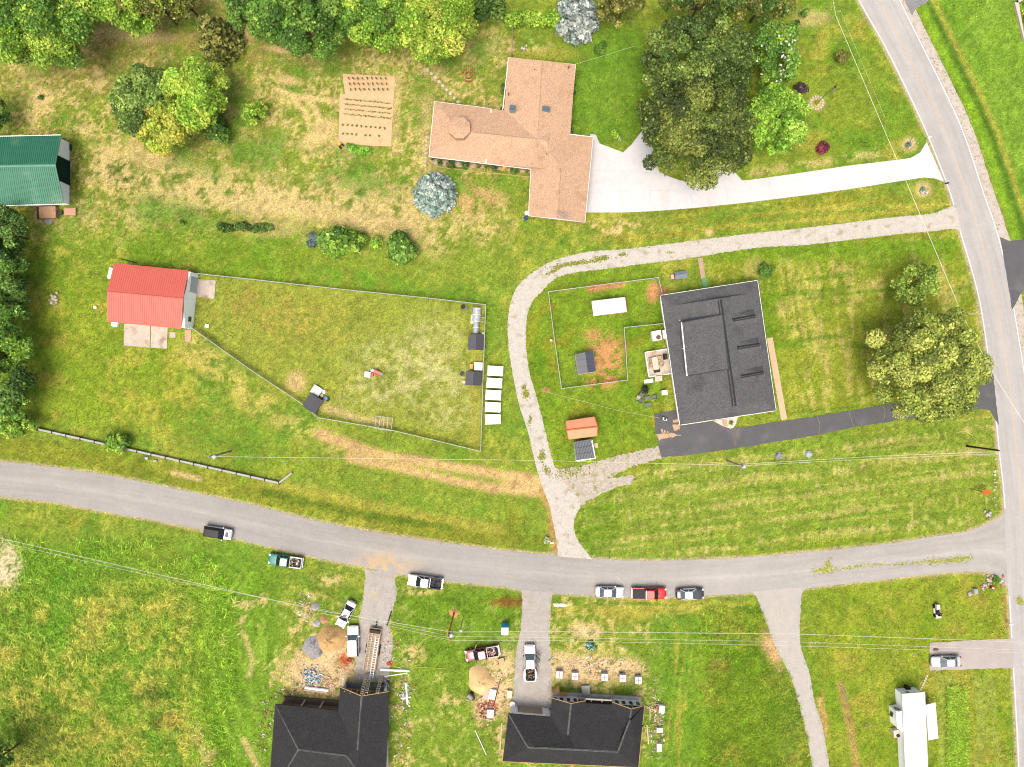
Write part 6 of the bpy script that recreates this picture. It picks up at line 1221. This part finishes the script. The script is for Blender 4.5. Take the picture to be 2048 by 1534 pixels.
for x,yy,rr_ in ((.85,.42,.2),(-.75,.5,.29)):
    for s_ in (-1,1): MB().rings([[Vector((x+rr_*math.cos(a),s_*yy+q,rr_+rr_*math.sin(a))) for a in [2*math.pi*k/12 for k in range(12)]] for q in (-.1,.1)]).build('wheel', tyre, rm, local=True)
dm_ = thing('oil_drain', 'dark oval drain cover on the parking pad above the silver saloon', 'drain cover', W(1871,1299)); MB().rings([[Vector((.5*q*math.cos(a),.27*q*math.sin(a),z_)) for a in [2*math.pi*k/16 for k in range(16)]] for z_,q in ((.041,1.0),(.07,1.0),(.075,.9))]).build('cover', pm('iron', c(110,84,64),.2,4), dm_, local=True)
for (x0,y0,x1,y1,lab) in ((1679,1370,1694,1402,'dark and white curved pipe lying on the lawn left of the mobile home'),(1728,1447,1736,1455,'short dark branch on the lawn left of the mobile home')):
    MB().tube([W(x0,y0,.06),W((x0+x1)/2+3,(y0+y1)/2-2,.09),W(x1,y1,.06)], .09, 6).build('pipe', pm('pipe_grey',c(150,146,138),.4,1.5), label=lab, cat='pipe')
# ------------------------------------------------------------ fenced yard toys, tubs
def tub(lab, x, y, rr, h, mat, cat='tub', name='tub', z0=0):
    t = thing(name, lab, cat, W(x,y)); MB().cyl(0,0,0,h,rr*.85,rr,16).build('shell', mat, t, local=True); MB().cyl(0,0,h,h+.03,rr*1.05,rr*1.05,16).build('lid', mat, t, local=True); return t
yb = pm('yellow_plastic', c(244,186,70),.06,2,.5); cm = pm('cream_plastic', c(240,226,190),.06,2,.5)
def crate(lab, x, y, sx, sy, h, a, mat, lidm=None, cat='box', name='storage_box'):
    t = thing(name, lab, cat, W(x,y), math.radians(a)); MB().obox(0,0,0,h,sx,sy).build('box', mat, t, local=True); MB().obox(0,0,h,h+.06,sx+.08,sy+.08,0,.97).build('lid', lidm or mat, t, local=True); return t
crate('white flat box on the north side of the middle coop', 957,733,1.3,1.25,.7,-2,trim); crate('yellow box between the white box and middle coop', 943,733,.5,.75,.6,0,yb); tub('cream bucket left of the middle coop', 928,764,.26,.4,cm); tub('black and white tub left of the middle coop', 924,748,.32,.35,pm('soot',c(90,92,96),.6,3)); tub('black tub at the north corner of the fenced yard', 926,614,.36,.4,blackm); tub('grey flat pan beside the black tub', 931,617,.34,.12,pm('pan_grey',c(128,134,140),.1,3)); tub('cream bucket beside the plastic run', 944,645,.26,.4,cm); crate('tan box beside the plastic run', 945,636,.45,.9,.5,0,cm); crate('small white feeder between coop and fence', 966,668,.35,.35,.4,0,trim)
pl2 = thing('pallet_frame', 'small wooden frame between the plastic run and the fence', 'frame', W(966,639))
for x0,y0,x1,y1 in ((-.35,-.3,.35,-.3),(-.35,.3,.35,.3),(-.35,-.3,-.35,.3),(.35,-.3,.35,.3)): MB().tube([(x0,y0,.3),(x1,y1,.3)], .05, 4).build('rail', lum, pl2, local=True)
crate('white box lid at the head of the tilted coop', 635,781,1.5,1.35,.6,-33,trim); tub('white bucket right of the tilted coop, upper', 649,784,.27,.4,trim); tub('cream bucket right of the tilted coop, lower', 645,791,.27,.4,cm); tub('orange bucket right of the tilted coop', 654,783,.2,.4,pm('orange_plastic',c(236,110,60),.06,2,.5)); tub('blue tub right of the tilted coop', 652,797,.33,.35,pm('blue_plastic',c(120,160,220),.2,2,.4)); tub('black tub behind the blue tub at the tilted coop', 656,799,.33,.3,blackm)
for q in range(5): crate(ORD[q]+' small white bag from the top along the tilted coop', 647.5-q*1.9, 801+q*3.6, .22,.18,.2,-33,cm,None,'bag','feed_bag')['group'] = 'feed bags at the tilted coop'
pv = thing('pipe_frame_pen', 'open white pipe frame pen beside the south fence of the yard', 'pen', W(770,846), math.radians(-8))
for x in (-1.4,-.72,-.05,.6,1.35): MB().tube([(x,-1.05,0),(x,-1.05,.95),(x,1.05,1.25),(x,1.05,0)], .045, 5).build('hoop', wirem, pv, local=True)
for y,z_ in ((-1.05,.95),(1.05,1.25)): MB().tube([(-1.4,y,z_),(1.35,y,z_)], .045, 5).build('rail', wirem, pv, local=True)
sl_ = thing('toy_slide', 'red and pink plastic slide lying in the fenced yard', 'slide', W(757,746), math.radians(-22)); rdp = pm('red_plastic', c(236,84,74),.1,3,.4)
MB().slab([(-.7,-.28,.7),(.55,-.28,.12),(.55,.28,.12),(-.7,.28,.7)],.05).build('chute', pm('pink_plastic', c(238,150,150),.1,3,.4), sl_, local=True)
for s_ in (-1,1): MB().slab([(-.75,s_*.30-.05,.82),(.6,s_*.30-.05,.22),(.6,s_*.30+.05,.22),(-.75,s_*.30+.05,.82)],.14).build('side_rail', rdp, sl_, local=True)
MB().obox(.7,0,.0,.25,.25,.6).build('foot', pm('teal_plastic', c(100,170,160),.1,3,.4), sl_, local=True)
crate('white toy table left of the red slide', 736,749,.9,.85,.5,-8,trim,None,'table','toy_table'); crate('orange and black toy car between slide and white table', 743,750,.6,.45,.45,10,pm('toy_orange',c(232,130,90),.3,5),None,'toy','toy_car'); crate('white and purple toy above the red slide', 746,741,.5,.4,.5,30,pm('toy_white',c(226,220,232),.3,5),None,'toy','toy_house')
crate('weathered brown wooden box below the green barn', 102,427,2.7,1.9,.9,2,pm('old_boards',c(206,166,132),.25,4,.9,.1,.3)); crate('dark crate left of the brown wooden box', 84,427,.8,1.9,.6,2,pm('dark_crate',c(84,76,66),.2,3)); crate('pinkish wooden platform below the green barn corner', 142,424,1.9,1.2,.3,0,pm('pink_boards',c(222,176,146),.12,4)); tub('grey round pan below the brown wooden box', 98,441,.7,.12,pm('pan2',c(176,176,170),.15,3)); tub('dark planter between the box and the platform', 123,426,.4,.4,pm('planter_dark',c(70,86,60),.3,4))
crate('white panel leaning on the left wall of the red shed', 223,547,.6,1.8,.3,-12,trim,None,'panel','wall_panel'); MB().obox(W(258,522).x,W(258,522).y,.02,.12,2.8,.14,math.radians(-14)).build('beam', pdk, label='dark beam lying behind the red-roofed shed', cat='beam'); crate('white bin below the left corner of the red shed', 233,649,.9,.7,.6,-15,trim); crate('white square block on the grass by the diagonal fence', 415,652,.55,.5,.25,-10,trim,None,'block','block'); tub('white bucket on the lawn left of the red shed', 192,615,.25,.3,trim); crate('white and blue bins at the garage corner of the tan house, blue one', 1051,438,.45,.5,.6,10,pm('bin_blue',c(50,70,150),.1,3,.5),None,'bin','bin'); tub('white round tank at the garage corner of the tan house', 1053,428,.32,.8,trim,'tank','tank')
crate('cream feeder box outside the dog run fence', 1102,681,.32,.3,.5,5,cm); tub('black cooker with a lid at the north end of the mobile home', 1811,1373,.4,.8,blackm,'cooker','cooker')
# ------------------------------------------------------------ building sites
def ladder(lab, a, b, w_=.45, grp=None, mat=None):
    A, B = W(*a), W(*b); d = (B-A).normalized(); s_ = d.cross(Vector((0,0,1))).normalized()*w_/2; t = thing('ladder', lab, 'ladder', (A.x,A.y,0), 0, grp); m = mat or pm('ladder_wood', c(248,234,206),.1,3)
    for k in (-1,1): MB().tube([A+s_*k,B+s_*k], .045, 4).build('rail', m, t)
    n = int((B-A).length/.40)
    for k in range(1,n): p = A.lerp(B,k/n); MB().tube([p-s_,p+s_], .045, 4).build('rung', m, t)
lg = 'ladders at the building site'
ladder('left ladder of the close pair leaning on the garage gable', (733,1346,.05), (723,1390,5.4), .5, lg); ladder('right ladder of the close pair leaning on the garage gable', (741,1345,.05), (732,1389,5.0), .5, lg); ladder('single ladder leaning right of the pair on the garage gable', (763,1352,.05), (754,1388,4.2), .5, lg); ladder('short ladder standing left of the open garage', (686,1341,2.6), (681,1372,2.9), .5, lg); ladder('ladder against the right wall of the unfinished house', (779,1424,.05), (777,1446,2.9), .5, lg)
tr_ = thing('flatbed_trailer', 'long flat trailer stacked with ladders and lumber on the gravel drive', 'trailer', W(747,1296), math.radians(82))
MB().obox(0,0,.55,.68,7.2,1.9).build('bed', pm('trailer_deck',c(196,176,154),.25,2), tr_, local=True)
for s_ in (-1,1):
    MB().tube([(-3.6,s_*.95,.75),(3.6,s_*.95,.75)], .07, 4).build('side_rail', pm('trailer_rust',c(196,150,120),.2,3), tr_, local=True)
    for x in (-.6,.35): MB().rings([[Vector((x+.36*math.cos(a),s_*1.08+q,.36+.36*math.sin(a))) for a in [2*math.pi*k/12 for k in range(12)]] for q in (-.1,.1)]).build('wheel', tyre, tr_, local=True)
MB().tube([(3.6,0,.6),(4.7,0,.5)], .08, 4).build('tow_bar', blackm, tr_, local=True); MB().obox(3.1,0,.68,1.1,.5,1.7).build('tool_bin', pm('bin_dark',c(80,66,58),.3,3), tr_, local=True)
def tp(u, v): p = W(747,1296); a = math.radians(82); x = p.x+u*math.cos(a)-v*math.sin(a); y = p.y+u*math.sin(a)+v*math.cos(a); return (x*S+1024, 767-y*S)
def tpz(u,v,z_): q = tp(u,v); return ((q[0]-1024)/(1-z_/H)+1024, (q[1]-767)/(1-z_/H)+767, z_)
ladder('left ladder lying on the flat trailer', tpz(2.8,.62,.85), tpz(-3.4,.80,.85), .55, lg); ladder('second ladder from the left lying on the flat trailer', tpz(2.8,.12,.9), tpz(-3.2,.22,.9), .5, lg); ladder('long ladder overhanging the tail of the flat trailer', tpz(2.4,-.55,1.0), tpz(-4.6,-.45,1.0), .55, lg, trim)
for k,(v,lab) in enumerate(((.38,'leftmost'),(-.15,'middle'),(-.35,'second from right'),(-.85,'rightmost'))): ps=[W(*tpz(3.0,v,.78)),W(*tpz(-3.3,v+.04,.78))]; MB().tube(ps, .07, 4).build('plank', lum, label=lab+' long plank lying on the flat trailer', cat='plank', group='planks on the trailer')
for k in range(5): crate(ORD[k]+' yellow jack from the left at the head of the flat trailer', *tp(3.0,.7-k*.32), .3,.22,.95,82,yb,None,'tool','scaffold_jack')['group'] = 'jacks on the trailer'
def heap(name, label, px, py, rx, ry, h, mat, seed, groove=0.0, cat='heap'):
    r = np.random.default_rng(seed); b = W(px,py); V = [Vector((b.x,b.y,h*.97))]; n, m = 30, 10; ph = r.uniform(0,6.28,5)
    for j in range(1,m+1):
        q = j/m
        for k in range(n):
            a = 2*math.pi*k/n; e = 1+.10*math.sin(2*a+ph[0])+.07*math.sin(3*a+ph[1])+.05*math.sin(5*a+ph[2]); zz = h*(1-q**1.5)*(1+.10*math.sin(4*a+ph[3]+q*5))+r.normal(0,.02)*h
            if groove: zz -= groove*math.exp(-((a-4.6)/.25)**2)*q*(1-q)*4
            V.append(Vector((b.x+math.cos(a)*rx*q*e/S, b.y+math.sin(a)*ry*q*e/S, max(-.03 if j==m else .01, zz-(.04 if j==m else 0)))))
    F = [[0,1+k,1+(k+1)%n] for k in range(n)]
    for j in range(m-1):
        for k in range(n): F.append([1+j*n+k,1+(j+1)*n+k,1+(j+1)*n+(k+1)%n,1+j*n+(k+1)%n])
    return MB().add(V,F).build(name, mat, smooth=True, label=label, cat=cat)
heap('soil_heap', 'big tan soil heap beside the white sport utility wagon', 662, 1276, 30, 27, 1.9, pm('heap_soil',c(228,188,130),.10,1.5,.95,.05,.5,(c(206,162,106),1.2,.58),fine=(6,.15)), 3, .7)
heap('gravel_heap', 'spread grey gravel heap left of the tan soil heap', 628, 1293, 24, 22, .7, pm('heap_grey',c(168,168,170),.2,1.5,.95,.05,.5,(c(120,118,116),1.0,.55),fine=(6,.25)), 5); heap('sand_heap', 'round orange sand heap covered with a sheet on the building plot', 962, 1361, 27, 29, 1.5, pm('heap_sand',c(252,216,156),.06,1.5,.9,.1,.3,(c(240,184,110),.6,.64),fine=(5,.08)), 6); heap('sand_heap', 'small orange sand heap in front of the second garage', 1055, 1420, 9, 6, .5, MATS['heap_sand'], 7); heap('soil_heap', 'small ring of orange soil around the orange-brown pole', 908, 1226, 9, 9, .25, pm('clay_soil',c(224,160,104),.12,2), 8)
for (x,y,rr_,lab,mt) in ((631,1213,9,'round grey rubble tub left of the white saloon',pm('rubble1',c(176,170,172),.25,4)),(633,1247,8,'pale grey rubble tub below the round grey one',pm('rubble2',c(206,204,206),.2,4)),(648,1239,9,'tan drum with red bricks near the soil heap',pm('rubble3',c(206,160,120),.25,4))):
    heap('rubble_heap', lab, x, y, rr_, rr_*.95, .5, mt, x)
TR = [(250,250,250),(160,206,230),(120,190,180),(240,232,214),(240,244,246),(250,250,250),(246,240,230),(90,150,206)]
junk('heap of blue, green and white rubbish on the bare soil', 624, 1352, 0, 3.2, 3.0, TR, 240, 0.0, .35, 11, 'rubbish_heap'); junk('scatter of green wrapping rubbish north of the brick pallets', 1180, 1291, 10, 1.9, 1.6, [(40,140,110),(90,180,150),(230,236,230),(30,110,90)], 70, 0.0, .2, 12, 'rubbish_heap')
junk('red brick rubble behind the white sport utility wagon', 699, 1320, 0, 1.0, .7, [(206,96,60),(180,80,50)], 26, 0, .15, 13, 'brick_rubble'); junk('red brick rubble right of the flat trailer', 779, 1326, 0, 1.0, .6, [(206,96,60),(226,120,80)], 26, 0, .15, 14, 'brick_rubble')
junk('brick rubble and scraps left of the second unfinished house', 976, 1420, 0, 3.2, 3.6, [(206,110,80),(228,180,150),(236,226,216),(190,90,60)], 130, 0, .12, 15, 'brick_rubble'); junk('bricks and wrapping along the right wall of the second unfinished house', 1316, 1415, 60, 2.4, 2.0, [(226,170,140),(240,236,230),(206,150,120)], 60, 0, .3, 16, 'brick_rubble'); junk('white offcuts right of the first unfinished house', 812, 1385, 70, 4.6, 2.0, [(240,240,238),(226,222,216),(200,190,180)], 44, 0, .15, 17, 'offcuts'); junk('scraps around the open garage corner', 770, 1367, 60, 2.0, 1.6, [(240,238,234),(90,84,80),(220,200,180)], 40, 0, .4, 18, 'offcuts'); junk('small scraps along the left wall of the first unfinished house', 536, 1430, 90, 6.0, 2.2, [(230,226,220),(206,120,80),(180,170,160)], 26, 0, .1, 19, 'offcuts'); junk('red scraps and tools along the porch of the first unfinished house', 575, 1382, 0, 6.0, 2.0, [(206,120,80),(230,226,220),(150,140,130)], 40, 0, .1, 20, 'offcuts'); junk('rubble and tubs in front of the second garage', 1090, 1424, 0, 1.6, .8, [(150,60,50),(220,210,200),(120,110,104)], 30, 0, .5, 21, 'offcuts'); junk('orange and pale scraps below the first unfinished house wall', 800, 1500, 80, 6, 2.2, [(228,170,130),(236,230,220),(206,150,110)], 30, 0, .1, 22, 'offcuts')
MX = [(244,238,228),(226,200,168),(206,120,86),(236,222,200),(180,170,158),(248,246,242)]
for (x,y,lx,ly,n,lab) in ((640,1368,11,4.5,120,'small pale scraps strewn over the bare soil before the first unfinished house'),(806,1400,3.6,13,110,'pale litter strewn along the right side of the first unfinished house'),(975,1400,5.5,11,170,'wide litter of bricks and wrapping left of the second unfinished house'),(1312,1445,3.4,13,150,'wide litter of offcuts along the right side of the second unfinished house'),(522,1450,3.0,12,26,'thin litter along the left side of the first unfinished house'),(1190,1330,14,3.5,90,'pale specks of rubbish around the brick pallets'),(615,1218,3.2,4.5,80,'straw and cement dust crumbs left of the white saloon'),(780,1300,3,9,60,'crumbs of soil and brick along the right edge of the gravel drive')):
    junk(lab, x, y, 0, lx, ly, MX, n, 0.0, .05, x, 'litter')
wrap = pm('white_wrap', c(228,228,232),.05,2,.4); pal = None
for k,(x,y,lab) in enumerate(((1118,1345,'white wrapped brick pallet at the left end of the row'),(1149,1348,'second white wrapped brick pallet from the left'),(1208,1350,'middle white wrapped brick pallet of the row'),(1244,1352,'fourth white wrapped brick pallet from the left'),(1275,1356,'white wrapped brick pallet at the right end of the row'))):
    if pal is None:
        pal = thing('brick_pallet', lab, 'pallet', W(x,y), math.radians(-3), 'white wrapped brick pallets in front of the second house')
        MB().obox(0,0,.12,.95,1.08,1.15).build('wrapped_bricks', wrap, pal, local=True)
        for q in (-.42,0,.42): MB().obox(0,q,0,.12,1.1,.1).build('runner', lum, pal, local=True)
        MB().obox(0,0,.95,.962,.05,1.0).build('strap', blackm, pal, local=True); MB().obox(0,0,.95,.960,.8,.04).build('strap', blackm, pal, local=True)
    else: dup(pal, W(x,y), math.radians(-3+k), lab)
crate('opened pale brick stack right of the second house, nearest the road', 1322,1415,.8,1.2,.7,-8,trim,None,'pallet','brick_stack'); crate('pale brick stack beside the right wall, middle', 1318,1457,.9,.6,.6,0,trim,None,'pallet','brick_stack'); crate('pale brick stack beside the right wall, lowest', 1317,1491,.7,1.2,.7,0,trim,None,'pallet','brick_stack'); crate('stack of grey blocks on the porch of the second house', 1171,1378,1.3,1.5,.5,4,pm('block_grey',c(190,190,182),.2,5),None,'blocks','block_stack')
plq = thing('plywood_sheet', 'tall plywood sheet leaning at the left gable of the second house', 'plywood', W(1110,1372)); MB().slab([W(1104,1378,.1),W(1118,1366,.1),W(1119,1384,1.9),W(1105,1388,1.9)],.04).build('sheet', plyw, plq); pl3 = thing('plywood_sheet', 'short orange plywood piece on the porch of the second house', 'plywood', W(1130,1386)); MB().slab([W(1122,1383,.5),W(1136,1384,.5),W(1136,1390,1.2),W(1122,1388,1.2)],.04).build('sheet', pm('orange_ply',c(244,170,70),.08,2), pl3)
for (x0,y0,x1,y1,r_,m_,lab) in ((761,1339,819,1342,.20,trim,'thick white pipe lying right of the flat trailer'),(768,1353,815,1346,.08,trim,'thin white pole lying right of the flat trailer'),(610,1375,657,1381,.24,trim,'white gutter length lying before the porch'),(609,1379,655,1385,.20,pm('pink_board',c(226,190,168),.1,2),'pinkish board lying before the porch, below the gutter'),(630,1375,637,1364,.05,lum,'short stick leaning on the white gutter, left'),(641,1376,652,1365,.05,lum,'short stick leaning on the white gutter, right'),(1001,1358,987,1412,.07,pm('rust_rod',c(120,66,40),.2,3),'long rusty rod lying by the sand heap'),(1282,1352,1289,1328,.06,lum,'thin stake standing on the last brick pallet'),(812,1366,815,1408,.14,trim,'white offcut board standing out in the scatter, long'),(802,1397,822,1394,.12,trim,'white offcut board in the scatter, short'),(946,1433,985,1441,.07,lum,'thin board left of the second house'),(950,1460,973,1510,.09,metalg,'grey pipe lying left of the second house'),(1004,1445,1000,1500,.12,lum,'plank against the left wall of the second house'),(1300,1412,1300,1440,.08,lum,'upright scaffold board right of the second house'),(1294,1450,1297,1488,.13,lum,'scaffold plank lying along the right wall'),(1291,1412,1312,1422,.12,lum,'board bridging house and brick stack'),(612,1404,622,1394,.06,lum,'stick leaning on the porch, upper'),(603,1408,608,1399,.06,lum,'stick leaning on the porch, lower'),(783,1222,774,1252,.10,pdk,'dark timber lying along the right side of the gravel drive'),(760,1330,768,1300,.05,lum,'lath beside the flat trailer')):
    MB().tube([W(x0,y0,r_),W(x1,y1,r_+.02)], r_, 6).build('board' if 'board' in lab or 'plank' in lab else 'pole', m_, label=lab, cat='board' if 'board' in lab or 'plank' in lab else 'pole')
for kk_, (x0,y0,x1,y1) in enumerate(((1292,1418,1301,1414),(1291,1430,1303,1430),(1288,1455,1300,1455),(1287,1480,1299,1480),(1285,1504,1297,1504))): MB().tube([W(x0,y0,1.6),W(x1,y1,1.6)], .05, 4).build('scaffold_bracket', lum, label=ORD[kk_]+' scaffold bracket from the top on the right wall of the twin-gabled house', cat='bracket', group='scaffold brackets')
for kk_, (x0,y0,x1,y1) in enumerate(((1012,1450,1000,1451),(1010,1478,996,1479),(1008,1505,994,1506))): MB().tube([W(x0,y0,1.6),W(x1,y1,1.6)], .05, 4).build('scaffold_bracket', lum, label=ORD[kk_]+' scaffold bracket from the top on the left wall of the twin-gabled house', cat='bracket', group='left scaffold brackets')
pt = thing('portable_toilet', 'portable toilet with a white roof and blue sides beside the gravel drive', 'portable toilet', W(1010,1253), math.radians(-1)); MB().obox(0,0,0,2.15,1.15,1.2).build('cabin', pm('toilet_blue',(.03,.32,.70),.06,2,.4), pt, local=True); MB().obox(0,0,2.15,2.3,1.2,1.25,0,.92).build('roof', trim, pt, local=True); MB().obox(0,.61,.15,1.95,.75,.04).build('door', MATS['toilet_blue'], pt, local=True)
mx_ = thing('mortar_mixer', 'grey mortar mixer at the left of the sand heap', 'mixer', W(940,1389), math.radians(-40)); MB().rings([[Vector((x,.38*math.cos(a),.75+.38*math.sin(a))) for a in [2*math.pi*k/12 for k in range(12)]] for x in (-.45,.45)]).build('drum', pm('mixer_grey',c(168,166,160),.2,3,.5), mx_, local=True); MB().obox(.7,0,.3,.8,.45,.5).build('engine', pm('mixer_dark',c(96,92,90),.3,3), mx_, local=True); MB().tube([(.9,0,.4),(1.5,0,.3)], .05, 5).build('tow_bar', blackm, mx_, local=True)
for s_ in (-1,1): MB().rings([[Vector((.1+.26*math.cos(a),s_*.55+q,.26+.26*math.sin(a))) for a in [2*math.pi*k/12 for k in range(12)]] for q in (-.07,.07)]).build('wheel', tyre, mx_, local=True)
crate('cream pallet of bags right of the sand heap', 985,1386,1.0,1.5,.5,-12,trim,None,'pallet','bag_pallet'); crate('pale pink pallet left of the cream one', 972,1388,.9,1.5,.35,-12,pm('pink_wrap',c(234,200,188),.1,3),None,'pallet','bag_pallet'); crate('white bin with scraps below the pallets', 981,1424,1.0,1.2,.6,-4,trim,None,'bin','scrap_bin'); crate('tan bag at the left edge of the second drive', 1019,1386,.8,1.2,.5,-5,cm,None,'bag','bag_stack'); tub('round white sack heap at the left corner of the second garage', 1025,1406,.45,.5,trim,'sack','sack'); crate('pale rubbish sack left of the maroon pickup tailgate', 1003,1320,.9,.8,.4,20,pm('sack_tan',c(226,190,150),.15,3),None,'sack','sack')
slab_thing('puddle', None, None, [(1106,1207),(1125,1207),(1140,1211),(1125,1214),(1108,1213)], .03, pm('puddle_grey',c(176,180,172),.1,2,.2,.5), kind='structure')
hose = pm('yellow_hose', c(240,234,100),.1,2,.6); MB().tube([W(x,y,.06) for x,y in smooth_line([(905,1274),(865,1272),(842,1285),(835,1305),(845,1325),(820,1335),(812,1350),(830,1335),(900,1338)],5)], .04, 4).build('extension_cord', hose, label='yellow extension cord winding over the grass to the pole', cat='cord')
MB().tube([W(x,y,.06) for x,y in smooth_line([(1946,872),(1930,862),(1912,866)],5)], .05, 4).build('guy_guard', hose, label='yellow guy wire guard near the dark road pole', cat='guy wire'); MB().tube([W(1421,924,.1),W(1447,927,.6)], .06, 5).build('guy_guard', hose, label='yellow guy wire guard left of the transformer pole', cat='guy wire')
